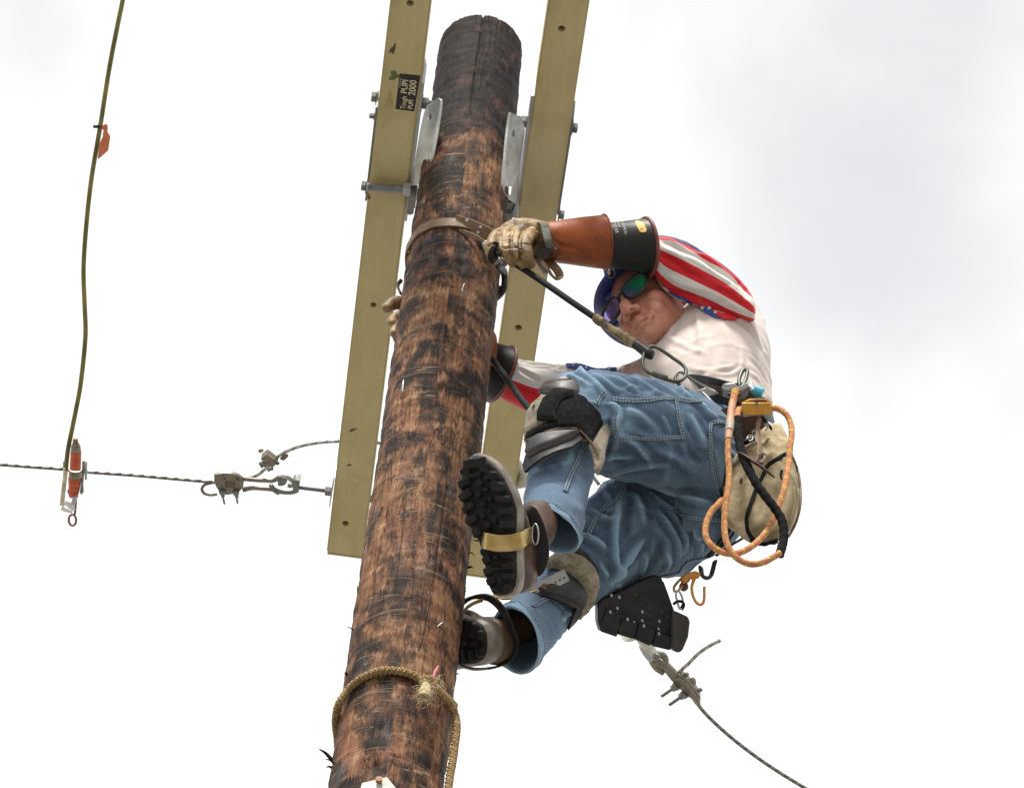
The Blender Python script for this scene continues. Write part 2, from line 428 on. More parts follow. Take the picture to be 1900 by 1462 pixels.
# ------------------------------------------------------------------ materials
class NT:
    def __init__(s, name):
        s.m = bpy.data.materials.new(name); s.m.use_nodes = True; s.t = s.m.node_tree; s.t.nodes.clear()
        s.o = s.n('ShaderNodeOutputMaterial'); s.b = s.n('ShaderNodeBsdfPrincipled'); s.l(s.b.outputs[0], s.o.inputs[0])
        s.tc = s.n('ShaderNodeTexCoord')
    def n(s, t, **k):
        x = s.t.nodes.new(t)
        for a, b in k.items(): setattr(x, a, b)
        return x
    def l(s, a, b): s.t.links.new(a, b)
    def val(s, sock, v):
        if hasattr(v, 'is_output'): s.l(v, sock)
        else: sock.default_value = v if not isinstance(v, tuple) or len(v) != 3 or sock.type == 'VECTOR' else (*v, 1)
    def mp(s, scale=(1, 1, 1), coord='Object', rot=(0, 0, 0), loc=(0, 0, 0)):
        m = s.n('ShaderNodeMapping'); m.inputs['Scale'].default_value = scale; m.inputs['Rotation'].default_value = rot; m.inputs['Location'].default_value = loc
        s.l(s.tc.outputs[coord], m.inputs[0]); return m.outputs[0]
    def noise(s, vec, scale, detail=4, rough=.55, dist=0.0):
        x = s.n('ShaderNodeTexNoise'); x.inputs['Scale'].default_value = scale; x.inputs['Detail'].default_value = detail
        x.inputs['Roughness'].default_value = rough; x.inputs['Distortion'].default_value = dist; s.l(vec, x.inputs[0]); return x.outputs[0]
    def vor(s, vec, scale, feat='F1'):
        x = s.n('ShaderNodeTexVoronoi', feature=feat); x.inputs['Scale'].default_value = scale; s.l(vec, x.inputs[0]); return x.outputs['Distance']
    def wave(s, vec, scale, dist=0, dscale=1, typ='BANDS', dr='X', prof='SIN'):
        x = s.n('ShaderNodeTexWave', wave_type=typ, bands_direction=dr, wave_profile=prof); x.inputs['Scale'].default_value = scale
        x.inputs['Distortion'].default_value = dist; x.inputs['Detail Scale'].default_value = dscale; s.l(vec, x.inputs[0]); return x.outputs[1]
    def ramp(s, fac, els, interp='LINEAR'):
        x = s.n('ShaderNodeValToRGB'); x.color_ramp.interpolation = interp; e = x.color_ramp.elements
        while len(e) < len(els): e.new(0.5)
        for q, (p, c) in zip(e, els):
            q.position = p; q.color = (*c, 1) if isinstance(c, tuple) else (c, c, c, 1)
        s.l(fac, x.inputs[0]); return x.outputs[0]
    def mix(s, fac, a, b, mode='MIX'):
        x = s.n('ShaderNodeMix', data_type='RGBA', blend_type=mode)
        s.val(x.inputs[0], fac); s.val(x.inputs[6], a); s.val(x.inputs[7], b); return x.outputs[2]
    def math(s, op, a, b=0.0, c=None, clamp=False):
        x = s.n('ShaderNodeMath', operation=op, use_clamp=clamp); s.val(x.inputs[0], a); s.val(x.inputs[1], b)
        if c is not None: s.val(x.inputs[2], c)
        return x.outputs[0]
    def attr(s, name):
        x = s.n('ShaderNodeAttribute', attribute_name=name); return x.outputs['Fac']
    def sep(s, vec):
        x = s.n('ShaderNodeSeparateXYZ'); s.l(vec, x.inputs[0]); return x.outputs
    def bump(s, h, strength=.3, dist=.002, prev=None):
        x = s.n('ShaderNodeBump'); x.inputs['Strength'].default_value = strength; x.inputs['Distance'].default_value = dist
        s.l(h, x.inputs['Height'])
        if prev is not None: s.l(prev, x.inputs['Normal'])
        return x.outputs[0]
    def done(s, col=None, rough=.6, metal=0.0, nrm=None, spec=.5, coat=0, sheen=0, sss=0):
        if col is not None: s.val(s.b.inputs['Base Color'], col)
        s.val(s.b.inputs['Roughness'], rough); s.val(s.b.inputs['Metallic'], metal)
        s.val(s.b.inputs['Specular IOR Level'], spec)
        if nrm is not None: s.l(nrm, s.b.inputs['Normal'])
        if coat: s.b.inputs['Coat Weight'].default_value = coat; s.b.inputs['Coat Roughness'].default_value = .15
        if sheen: s.b.inputs['Sheen Weight'].default_value = sheen
        if sss:
            s.b.inputs['Subsurface Weight'].default_value = sss; s.b.inputs['Subsurface Radius'].default_value = (.012, .004, .002); s.b.inputs['Subsurface Scale'].default_value = .5
        return s.m
def simple(name, c1, c2, scale=30, rough=.55, metal=0, bump=.25, bdist=.001, bscale=None, spec=.5, detail=5, coat=0, sheen=0, lo=.35, hi=.65, r2=None):
    s = NT(name); v = s.mp(); a = s.noise(v, scale, detail); col = s.ramp(a, [(lo, c1), (hi, c2)])
    b = s.noise(v, bscale or scale*5, 4)
    rr = rough if r2 is None else s.math('ADD', s.math('MULTIPLY', a, r2-rough), rough)
    return s.done(col, rr, metal, s.bump(b, bump, bdist), spec, coat, sheen)

def m_wood():
    s = NT('treated_pole_wood'); uv0 = s.tc.outputs['UV']
    # ragged fibre ends: patch edges are dragged up and down along the grain
    st = s.noise(s.mp((210, 9, 1), 'UV'), 1.0, 3, .6); off = s.n('ShaderNodeCombineXYZ'); s.l(s.math('MULTIPLY', s.math('SUBTRACT', st, .5), .060), off.inputs[1])
    sl_ = s.noise(s.mp((5, 2.2, 1), 'UV', loc=(2, 8, 0)), 1.0, 2, .5); s.l(s.math('MULTIPLY', s.math('SUBTRACT', sl_, .5), .05), off.inputs[0])
    va = s.n('ShaderNodeVectorMath', operation='ADD'); s.l(uv0, va.inputs[0]); s.l(off.outputs[0], va.inputs[1]); J = va.outputs[0]
    def mp(vec, sc, loc=(0, 0, 0), rot=(0, 0, 0)):
        m = s.n('ShaderNodeMapping'); m.inputs['Scale'].default_value = sc; m.inputs['Rotation'].default_value = rot; m.inputs['Location'].default_value = loc; s.l(vec, m.inputs[0]); return m.outputs[0]
    z = s.sep(uv0)[1]; u = s.sep(uv0)[0]
    fine = s.noise(mp(uv0, (420, 20, 1)), 1.0, 4, .65, .2)
    grain = s.noise(mp(uv0, (110, 8, 1), (1, 5, 0)), 1.0, 5, .65, .3)
    pat = s.noise(mp(J, (16, 8.5, 1)), 1.0, 7, .66, .5)
    tra = s.noise(mp(J, (8, 26, 1), (3, 3, 0), (0, 0, .12)), 1.0, 6, .66, .7)
    big = s.noise(mp(uv0, (6, 3.2, 1), (5, 1, 0)), 1.0, 3, .5, .4)
    tone = s.math('ADD', s.math('MULTIPLY', s.noise(mp(J, (20, 34, 1), (8, 2, 0)), 1.0, 6, .7, .6), .6), s.math('MULTIPLY', grain, .4))
    warm = s.ramp(tone, [(.36, (.045, .019, .010)), (.45, (.135, .062, .030)), (.53, (.25, .130, .068)), (.61, (.40, .245, .145)), (.71, (.62, .44, .30))])
    redm = s.ramp(s.math('ADD', s.noise(mp(J, (13, 5, 1), (6, 3, 0)), 1, 4), s.math('MULTIPLY', z, .035)), [(.52, 0.0), (.68, .45)])
    warm = s.mix(redm, warm, s.mix(tone, (.10, .030, .015), (.42, .185, .11)))
    ztop = s.ramp(s.math('ADD', z, s.math('MULTIPLY', s.math('SUBTRACT', big, .5), .35)), [(0.0, 1.0), (.30, 1.0), (.50, .42), (.78, .50), (1.0, .38)])
    df = s.math('ADD', s.math('MULTIPLY', pat, .68), s.math('MULTIPLY', tra, .32))
    df = s.math('ADD', df, s.math('MULTIPLY', s.math('SUBTRACT', big, .5), .22))
    df = s.math('ADD', df, s.math('MULTIPLY', s.math('SUBTRACT', fine, .5), .10))
    df = s.math('ADD', df, s.math('MULTIPLY', s.math('SUBTRACT', ztop, .38), .26))
    dark = s.ramp(df, [(.462, 0.0), (.51, .62), (.575, 1.0)])
    dcol = s.ramp(s.math('ADD', s.math('MULTIPLY', fine, .5), s.math('MULTIPLY', pat, .5)), [(.40, (.005, .004, .0035)), (.52, (.013, .0095, .008)), (.68, (.050, .034, .027))])
    col = s.mix(dark, warm, dcol)
    grey = s.ramp(s.math('ADD', s.math('MULTIPLY', s.noise(mp(J, (20, 6, 1), (9, 9, 0)), 1, 5, .6, .3), .72), s.math('MULTIPLY', fine, .28)), [(.57, 0.0), (.65, .40)])
    col = s.mix(grey, col, s.mix(fine, (.02, .021, .025), (.22, .225, .24)))
    scr = s.ramp(s.noise(mp(J, (15, 20, 1), (2, 6, 0)), 1, 6, .68, .6), [(.50, 0.0), (.60, .75)]); col = s.mix(s.math('MULTIPLY', scr, s.ramp(z, [(.45, 1.0), (.62, 0.0)])), col, s.mix(fine, (.035, .014, .010), (.24, .12, .085)))
    # thin transverse tool arcs, light and dark
    arc = s.noise(mp(uv0, (3.2, 27, 1), (1, 1, 0), (0, 0, .10)), 1.0, 2, .5, .6)
    al = s.ramp(arc, [(.490, 0.0), (.498, .5), (.502, .5), (.510, 0.0)]); col = s.mix(s.math('MULTIPLY', al, s.ramp(pat, [(.42, 0.0), (.56, 1.0)])), col, (.40, .27, .17))
    arc2 = s.noise(mp(uv0, (2.6, 22, 1), (7, 4, 0), (0, 0, -.07)), 1.0, 2, .5, .6)
    ad = s.ramp(arc2, [(.488, 0.0), (.498, .5), (.502, .5), (.512, 0.0)]); col = s.mix(s.math('MULTIPLY', ad, s.ramp(tra, [(.42, 0.0), (.55, 1.0)])), col, (.014, .010, .008))
    pale = s.ramp(s.noise(mp(J, (40, 30, 1), (4, 7, 0)), 1, 6, .72, 1.2), [(.655, 0.0), (.70, .8)])
    col = s.mix(s.math('MULTIPLY', pale, s.ramp(fine, [(.42, 0.0), (.56, 1.0)])), col, (.60, .46, .34))
    crk = s.ramp(s.noise(mp(uv0, (30, 1.5, 1), (4, 4, 0)), 1, 3, .5, .3), [(.492, 1.0), (.5, 0.0), (.508, 1.0)])
    ck = s.math('MAXIMUM', crk, s.ramp(big, [(.50, 0.0), (.56, 1.0)]))
    col = s.mix(ck, (.010, .007, .006), col)
    h = s.math('ADD', s.math('MULTIPLY', ck, .35), s.math('ADD', s.math('MULTIPLY', fine, .30), s.math('MULTIPLY', pat, .9)))
    h = s.math('ADD', h, s.math('ADD', s.math('MULTIPLY', tra, .7), s.math('MULTIPLY', s.math('SUBTRACT', al, ad), .25)))
    tz_ = s.ramp(s.math('ADD', z, s.math('MULTIPLY', s.math('SUBTRACT', big, .5), .3)), [(.36, .85), (.54, 0.0)]); col = s.mix(s.math('MULTIPLY', tz_, s.ramp(pat, [(.38, .25), (.50, 1.0)])), col, (.010, .007, .006))
    nrm = s.bump(h, .75, .006)
    return s.done(col, s.ramp(dark, [(0, .64), (1, .62)]), 0, nrm, .12)
def m_arm():
    s = NT('fiberglass_arm'); v = s.mp()
    a = s.noise(v, 5, 6, .6); b = s.noise(v, 90, 3)
    col = s.ramp(a, [(.3, (.47, .395, .19)), (.7, (.55, .47, .25))])
    sp = s.ramp(s.noise(s.mp((1, .35, 1)), 60, 4, .65), [(.715, 0.0), (.735, .8)])
    col = s.mix(sp, col, (.065, .04, .018))
    sc_ = s.ramp(s.noise(s.mp((1, .16, 1), loc=(3, 3, 3)), 42, 4, .7, 1.2), [(.70, 0.0), (.73, .5)])
    col = s.mix(sc_, col, (.52, .46, .30))
    dirt = s.ramp(s.noise(s.mp((1, .5, 1), loc=(9, 1, 2)), 9, 6, .7), [(.52, 0.0), (.75, .4)])
    col = s.mix(dirt, col, (.20, .16, .075))
    gr = s.noise(s.mp((55, 1.2, 55)), 1.0, 4, .6); col = s.mix(.07, col, s.ramp(s.math('ADD', s.math('MULTIPLY', b, .4), s.math('MULTIPLY', gr, .6)), [(.35, 0.0), (.65, 1.0)]), 'OVERLAY')
    return s.done(col, .48, 0, s.bump(b, .12, .0006), .4)
def m_galv(name='galvanised_steel', c1=(.30, .32, .33), c2=(.52, .54, .55), rough=.42, metal=.75):
    s = NT(name); v = s.mp(); a = s.noise(v, 34, 5); c = s.vor(v, 90)
    col = s.mix(.35, s.ramp(a, [(.32, c1), (.66, c2)]), s.ramp(c, [(0, c1), (.6, c2)]))
    return s.done(col, s.ramp(a, [(.3, rough-.1), (.7, rough+.15)]), metal, s.bump(a, .15, .001), .5)
def m_denim():
    s = NT('denim'); v = s.mp()
    wear_shade = s.attr('wear_shade')
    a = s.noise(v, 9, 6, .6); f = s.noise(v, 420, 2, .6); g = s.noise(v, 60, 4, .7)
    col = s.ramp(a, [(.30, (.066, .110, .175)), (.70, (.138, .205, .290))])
    col = s.mix(s.ramp(wear_shade, [(.0, .5), (.18, .0)]), col, (.022, .045, .078)); col = s.mix(s.ramp(wear_shade, [(.20, 0.0), (.42, .10), (.65, .42), (1.0, .9)]), col, (.30, .46, .60))  # worn pale on ridges; fold valleys get painted crease shade for contrast
    col = s.mix(s.ramp(g, [(.45, 0.0), (.8, .12)]), col, (.20, .31, .42))
    col = s.mix(.30, col, s.ramp(f, [(.3, .1), (.7, .9)]), 'OVERLAY')
    return s.done(col, .85, 0, s.bump(s.noise(v, 260, 3), .35, .0006, s.bump(g, .25, .003)), .15, sheen=.15)
def m_stitch():
    s = NT('denim_seam'); uv = s.tc.outputs['UV']; c = s.sep(uv)
    pk = s.wave(s.mp((0, 1, 1), 'UV'), 48, .6, 3, dr='Y')            # puckers across the seam, about 3 mm apart
    row = s.ramp(c[0], [(.10, 0.0), (.20, 1.0), (.36, 1.0), (.44, 0.0), (.56, 0.0), (.64, 1.0), (.80, 1.0), (.92, 0.0)])
    n_ = s.noise(s.mp((3, 260, 1), 'UV'), 1, 3)
    f_ = s.math('MULTIPLY', row, s.ramp(s.math('ADD', s.math('MULTIPLY', pk, .32), s.math('MULTIPLY', n_, .85)), [(.40, 0.0), (.78, 1.0)]))
    col = s.mix(s.ramp(f_, [(0, 0.0), (1, .85)]), (.085, .135, .195), (.46, .55, .60))
    return s.done(col, .85, 0, s.bump(f_, .8, .0015), .15)
def m_shirt():
    s = NT('shirt_fabric'); v = s.mp(); a = s.noise(v, 6, 5); d = s.ramp(s.noise(v, 14, 6, .7), [(.60, 0.0), (.78, .35)])
    col = s.ramp(a, [(.3, (.58, .495, .45)), (.7, (.65, .57, .525))])
    col = s.mix(d, col, (.50, .42, .34))
    wv = s.vor(v, 900)
    return s.done(col, .75, 0, s.bump(s.noise(v, 38, 4), .12, .004, s.bump(wv, .15, .0004)), .25, sheen=.2)
def m_flag(name, bands, blue_hi=False):
    """printed sleeve: bands across u = (edges, colours)"""
    s = NT(name); uv = s.tc.outputs['UV']; c = s.sep(uv)
    u = s.math('ADD', c[0], s.math('MULTIPLY', s.math('SUBTRACT', s.noise(s.mp((1, 6, 1), 'UV'), 1.5, 3), .5), .008))
    col = s.ramp(u, bands, 'CONSTANT')
    g = s.noise(s.mp(), 20, 6, .65); col = s.mix(s.ramp(g, [(.58, 0.0), (.8, .35)]), col, (.42, .33, .24))
    return s.done(col, .6, 0, s.bump(s.noise(s.mp(), 45, 3), .2, .003), .3, sheen=.1)
def m_leather(name, c1, c2, scale=40, rough=.5, bump=.4, dirt=(.05, .035, .02), damt=.5, spec=.4, dl=.50, dh=.72):
    s = NT(name); v = s.mp(); a = s.noise(v, scale, 6, .65); cr = s.vor(v, 260, 'DISTANCE_TO_EDGE')
    col = s.ramp(a, [(.32, c1), (.68, c2)]); d = s.ramp(s.noise(v, scale*.45, 6, .7, .4), [(dl, 0.0), (dh, damt)])
    col = s.mix(d, col, dirt)
    n = s.bump(s.noise(v, scale*2.2, 5, .65), bump, .003, s.bump(cr, .2, .0006))
    return s.done(col, s.ramp(a, [(.3, rough+.1), (.7, rough-.08)]), 0, n, spec)
def m_skin():
    s = NT('skin'); v = s.mp(); a = s.noise(v, 28, 6, .6); red = s.ramp(a, [(.40, (.54, .235, .155)), (.64, (.66, .30, .21))])
    fr = s.ramp(s.noise(v, 170, 4, .7), [(.54, 0.0), (.70, .5)]); col = s.mix(fr, red, (.26, .10, .06))
    bl = s.ramp(s.noise(v, 14, 4), [(.48, 0.0), (.66, .5)]); col = s.mix(bl, col, (.58, .20, .145))
    st = s.ramp(s.attr('stubble_shade'), [(.0, 0.0), (1.0, .45)]); col = s.mix(st, col, (.33, .19, .13))  # stubble tone, plus painted shade of nostrils and mouth line
    n = s.bump(s.noise(v, 190, 5, .6), .55, .0012, s.bump(s.noise(v, 55, 3), .25, .003))
    return s.done(col, s.ramp(a, [(.3, .38), (.7, .5)]), 0, n, .5, sss=.08)
def m_rope(name, c1, c2, fleck=None, twist=60, su=3, rough=.8):
    s = NT(name); v = s.mp((su, twist, 1), 'UV'); w_ = s.wave(v, 1.0, .6, 2, dr='DIAGONAL'); w2 = s.wave(s.mp((-su, twist, 1), 'UV'), 1.0, .6, 2, dr='DIAGONAL')
    g = s.noise(s.mp(), 60, 4); h = s.math('MULTIPLY', w_, w2)
    col = s.mix(s.ramp(h, [(0, .0), (.5, 1.0)]), c1, c2); col = s.mix(s.ramp(g, [(.45, 0.0), (.75, .6)]), col, tuple(x*.45 for x in c1))
    if fleck:
        ck = s.n('ShaderNodeTexBrick'); s.l(s.mp((5, 62, 1), 'UV'), ck.inputs[0]); ck.inputs['Scale'].default_value = 1
        fk = s.math('MULTIPLY', s.ramp(s.wave(s.mp((.314, 22, 1), 'UV'), 1.0, 0, dr='DIAGONAL'), [(.86, 0.0), (.90, .9)]), s.ramp(s.wave(s.mp((-.942, 80, 1), 'UV'), 1.0, 0, dr='DIAGONAL'), [(.35, 0.0), (.55, 1.0)]))
        col = s.mix(fk, col, fleck)
    return s.done(col, rough, 0, s.bump(h, .7, .0018), .2)
def m_strand(name, c1, c2, tw=110, n=3):
    s = NT(name); w_ = s.wave(s.mp((.942, 22, 1), 'UV'), 1.0, 0, dr='DIAGONAL')
    return s.done(s.mix(s.ramp(w_, [(.15, 0.0), (.6, 1.0)]), c1, c2), .42, .55, s.bump(w_, .9, .002), .5)
def m_fur():
    s = NT('sheepskin_felt'); v = s.mp(); a = s.noise(v, 70, 6, .7, .8); col = s.ramp(a, [(.3, (.16, .125, .075)), (.5, (.33, .275, .185)), (.7, (.52, .46, .34))])
    return s.done(col, .95, 0, s.bump(s.noise(v, 200, 6, .75), 1.0, .006), .1, sheen=.5)
def m_canvas():
    s = NT('canvas'); v = s.mp(); a = s.noise(v, 9, 6, .65, .5); col = s.ramp(a, [(.28, (.13, .095, .05)), (.48, (.34, .27, .16)), (.66, (.58, .49, .33))])
    st = s.ramp(s.noise(v, 22, 6, .7), [(.55, 0.0), (.75, .5)]); col = s.mix(st, col, (.15, .095, .04))
    return s.done(col, .88, 0, s.bump(s.vor(v, 500), .3, .0008, s.bump(s.noise(v, 30, 4), .5, .006)), .15)

WOOD = m_wood(); ARM = m_arm(); GALV = m_galv(); DGALV = m_galv('dull_steel', (.13, .135, .13), (.27, .275, .26), .5, .6)
BRIGHT = m_galv('bright_bracket_steel', (.50, .53, .54), (.78, .80, .81), .34, .45)
DSTEEL = m_galv('dark_olive_steel', (.045, .048, .038), (.10, .105, .085), .40, .55)
CAST = m_galv('cast_bronze_clamp', (.135, .12, .09), (.30, .27, .215), .42, .6)
DENIM = m_denim(); SEAM = m_stitch(); SHIRT = m_shirt(); SKIN = m_skin()
GLOVEL = m_leather('tan_glove_leather', (.20, .118, .042), (.44, .30, .14), 38, .5, .6, (.045, .024, .010), .8, dl=.47, dh=.64)
ORANGEL = m_leather('orange_cuff_leather', (.28, .058, .008), (.40, .090, .011), 12, .48, .3, (.08, .024, .008), .9, dl=.46, dh=.68)
RUBBER = simple('black_rubber', (.008, .009, .009), (.016, .017, .017), 12, .45, 0, .25, .001, 60, .3)
RIM = simple('red_rubber_rim', (.13, .035, .022), (.19, .055, .035), 20, .5)
BLACKL = m_leather('black_leather', (.008, .008, .009), (.022, .021, .021), 30, .5, .3, (.03, .03, .03), .3, .4)
GREYL = m_leather('worn_grey_leather', (.022, .022, .022), (.055, .053, .052), 24, .48, .25, (.015, .015, .015), .5, .4)
BROWNL = m_leather('brown_strap_leather', (.15, .085, .045), (.27, .175, .105), 28, .55, .4, (.05, .03, .018), .6)
DKBROWN = m_leather('dark_brown_leather', (.045, .024, .014), (.10, .05, .028), 30, .5, .4, (.02, .012, .01), .5)
BOOTL = m_leather('boot_leather', (.05, .026, .017), (.14, .078, .050), 22, .45, .4, (.035, .02, .014), .75)
WELT = m_leather('boot_midsole', (.15, .135, .115), (.33, .30, .26), 26, .5, .45, (.13, .06, .026), .9)
SOLE = simple('lug_rubber', (.006, .0055, .005), (.020, .018, .016), 26, .62, 0, .6, .002, 140, .25, r2=.8)
WEB = simple('black_webbing', (.006, .006, .0065), (.018, .018, .019), 90, .9, 0, .6, .0012, 400, .1)
GREYWEB = simple('grey_webbing', (.075, .078, .065), (.15, .155, .135), 60, .85, 0, .6, .0012, 300, .15)
BROPE = m_rope('black_rope', (.006, .006, .007), (.035, .036, .040), None, 130, 2, .65)
TAPE = simple('worn_brown_tape', (.07, .045, .018), (.30, .215, .09), 45, .5, 0, .5, .002, 120, .4)
OROPE = m_rope('orange_braided_rope', (.50, .16, .07), (.82, .42, .25), (.50, .64, .04), 150, 2, .8)
OSLEEVE = simple('faded_orange_sleeve', (.40, .20, .10), (.62, .36, .22), 40, .6, 0, .3, .001, 150)
HEMP = m_rope('manila_rope', (.20, .125, .05), (.46, .33, .17), None, 95, 2, .9)
FRAY = simple('frayed_manila', (.34, .26, .14), (.66, .56, .37), 80, .95, 0, .9, .004, 250, .1)
STRAND = m_strand('wire_strand', (.13, .127, .115), (.22, .214, .195))
STRANDL = m_strand('light_wire_strand', (.27, .265, .24), (.46, .455, .42), 110, 3)
CABLE = simple('yellow_green_cable_jacket', (.07, .066, .010), (.21, .19, .035), 18, .45, 0, .2, .001, 60, .5)
ORANGEP = simple('orange_painted_clamp', (.46, .085, .035), (.66, .15, .07), 30, .42, 0, .25, .001, 120, .5, r2=.6)
TAGP = simple('orange_plastic_tag', (.46, .12, .045), (.62, .18, .07), 30, .5)
YELLOWP = simple('anodised_yellow_metal', (.50, .235, .02), (.66, .34, .045), 40, .36, .25, .2, .0008, 120, .6)
ORANGEH = simple('orange_hook_coating', (.52, .20, .03), (.68, .30, .06), 40, .42, 0, .2, .001)
CYAN = simple('blue_knob_plastic', (.03, .28, .42), (.06, .42, .58), 60, .4)
NAVY = simple('navy_helmet_plastic', (.030, .080, .31), (.050, .115, .42), 16, .24, 0, .05, .0006, 80, .6, coat=1)
HATIN = simple('helmet_suspension', (.006, .007, .014), (.014, .015, .028), 40, .7)
BLKPL = simple('black_frame_plastic', (.010, .010, .012), (.022, .022, .025), 60, .34, 0, .05, .0004, 200, .5)
BRASS = simple('worn_brass_strap', (.36, .25, .085), (.60, .45, .20), 24, .32, .85, .2, .001, 100)
WHITE = simple('white_print', (.62, .62, .60), (.80, .80, .78), 60, .6)
CREAM = simple('cream_print', (.68, .58, .38), (.80, .70, .50), 60, .6)
STICK = simple('black_sticker', (.010, .009, .008), (.022, .020, .017), 40, .42)
YPATCH = simple('yellow_patch', (.62, .38, .06), (.78, .50, .12), 60, .55)
BLUEP = simple('royal_blue_print', (.015, .05, .25), (.03, .09, .36), 40, .6)
BUTTON = simple('blue_lettering', (.03, .12, .5), (.05, .17, .6), 40, .6)
PORC = simple('pale_grey_polymer', (.52, .52, .47), (.66, .66, .61), 30, .35, 0, .1, .001, 80, .5)
RUST = simple('rusted_copper', (.16, .07, .04), (.34, .18, .11), 60, .55, .4, .3, .001, 160)
RED = simple('pink_thread', (.50, .12, .14), (.62, .22, .24), 60, .8)
FUR = m_fur(); CANVAS = m_canvas()
PLATE = simple('old_aluminium_plate', (.40, .39, .33), (.62, .61, .54), 26, .5, .3, .3, .001, 100)
GROUND = simple('pale_dry_gravel', (.20, .19, .17), (.27, .26, .235), .6, .95, 0, .6, .02, 30, .1, detail=8)
def m_lens():
    s = NT('mirrored_lens'); c = s.sep(s.tc.outputs['UV'])
    col = s.ramp(c[0], [(0.0, (.62, .40, .95)), (.30, (.40, .25, .95)), (.44, (.10, .45, .75)), (.56, (.06, .80, .36)), (1.0, (.12, .95, .45))])
    return s.done(s.mix(.25, col, (.01, .01, .015)), .08, .75, None, .8, coat=1)
LENS = m_lens()
# ------------------------------------------------------------------ ground
def build_ground():
    n = 60; L = 1500; v = []; 
    for i in range(n+1):
        for j in range(n+1):
            x = (i/n*2-1); y = (j/n*2-1); v.append((math.copysign(abs(x)**2.2, x)*L, math.copysign(abs(y)**2.2, y)*L, 0))
    f = [(i*(n+1)+j, (i+1)*(n+1)+j, (i+1)*(n+1)+j+1, i*(n+1)+j+1) for i in range(n) for j in range(n)]
    o = obj('ground', v, f, GROUND); tag(o, kind='structure', label='pale dry gravel ground below the pole')
build_ground()

# ------------------------------------------------------------------ pole
ZTOP = at(893, 41, 0.08).z      # near rim of the top
def prad(z): return 0.1005+(ZTOP-z)*0.0048
def pole_hit(px, py, dr=0.0):
    """point of the sight line on the pole's skin (radius + dr)"""
    r = ray(px, py)
    k = (-C_.y-0.1)/r.y; p = C_+r*k
    for _ in range(12):
        rad = prad(p.z)+dr
        a = r.x**2+r.y**2; b = 2*(C_.x*r.x+C_.y*r.y); c = C_.x**2+C_.y**2-rad**2; D = b*b-4*a*c
        if D < 0: k = -b/(2*a)
        else: k = (-b-math.sqrt(D))/(2*a)
        p = C_+r*k
    return p
def pole_pt(ang, z, dr=0.0):        # ang 0 faces the camera, +90 = image right
    r = prad(z)+dr; return V((r*math.sin(ang), -r*math.cos(ang), z))
def pole_az(p): return math.atan2(p.x, -p.y), p.z

pole = thing('utility_pole', (0, 0, 0), 'round brown wooden utility pole with dark creosote stains', 'utility pole')
def build_pole():
    nt_ = 300
    zs = np.concatenate([np.linspace(-0.5, 7.0, 26)[:-1], np.arange(7.0, ZTOP-.004, 0.006), [ZTOP-.003, ZTOP]])
    nz = len(zs)
    A = np.linspace(0, 2*math.pi, nt_+1)
    th, zz = np.meshgrid(A, zs)
    rr = 0.1005+(ZTOP-zz)*0.0048
    pts = np.stack([np.sin(th)*.1, -np.cos(th)*.1, zz], -1).reshape(-1, 3)
    def nn(sx, sz, seed, oc=3): q = pts*np.array([sx, sx, sz]); return npnoise(q, 1.0, seed, oc).reshape(nz, nt_+1)
    d = nn(9, 1.2, 1, 2)*.0030+nn(45, 14, 2)*.0020+nn(18, 55, 3)*.0022+nn(160, 18, 4, 2)*.0009
    # checks (long drying cracks)
    rs = np.random.default_rng(3)
    cr = [(-0.035, ZTOP-.42, ZTOP+.1, .008, .0014)]
    for _ in range(16):
        a0 = rs.uniform(-1.7, 1.7); z0 = rs.uniform(7.0, ZTOP); cr.append((a0, z0, z0+rs.uniform(.08, .5), rs.uniform(.0015, .004), rs.uniform(.0012, .0022)))
    th0 = (th+math.pi) % (2*math.pi)-math.pi
    for a0, z0, z1, dp, wd in cr:
        wob = .012*np.sin(zz*9+a0*7)+.006*np.sin(zz*31+a0*3)
        m = np.exp(-(((th0-a0-wob)*.1)/wd)**2)*np.clip((zz-z0)/.05, 0, 1)*np.clip((z1-zz)/.05, 0, 1)
        d -= dp*m
    # knots and gouges
    for _ in range(60):
        a0 = rs.uniform(-1.7, 1.7); z0 = rs.uniform(7.0, ZTOP); sx = rs.uniform(.003, .008); sz = rs.uniform(.004, .016)
        d += rs.choice([-1, -1, .6])*rs.uniform(.0015, .004)*np.exp(-(((th0-a0)*.1)/sx)**2-((zz-z0)/sz)**2)
    for px, py, s_, dp in ((693, 1418, .017, .012), (808, 470, .006, .014), (812, 268, .012, .008), (785, 1388, .007, .006), (705, 1350, .006, .006)):
        a0, z0 = pole_az(pole_hit(px, py)); d -= dp*np.exp(-(((th0-a0)*.1)/s_)**2-((zz-z0)/s_/1.3)**2)
    rr = rr+d
    # ragged top edge
    rag = npnoise(np.stack([np.sin(A)*9, -np.cos(A)*9, A*0], -1), 1.0, 5, 3)*.006
    zz[-1, :] += rag; zz[-2, :] += rag*.8
    nick = np.exp(-(((A+math.pi) % (2*math.pi)-math.pi+.035)*.1/.0016)**2)*.016
    zz[-1, :] -= nick; zz[-2, :] -= nick
    X = rr*np.sin(th); Y = -rr*np.cos(th)
    v = np.stack([X, Y, zz], -1).reshape(-1, 3); w_ = nt_+1
    f = [(i*w_+j, i*w_+j+1, (i+1)*w_+j+1, (i+1)*w_+j) for i in range(nz-1) for j in range(nt_)]
    uv = np.stack([th*.1, (ZTOP-zz)], -1).reshape(-1, 2)
    # top disc
    vl = v.tolist(); c = len(vl); vl.append([0, 0, ZTOP-.004]); uv = np.vstack([uv, [[.3, 0]]])
    f += [((nz-1)*w_+j, (nz-1)*w_+j+1, c) for j in range(nt_)]
    return obj('pole_shaft', vl, f, WOOD, pole, True, uv=uv)
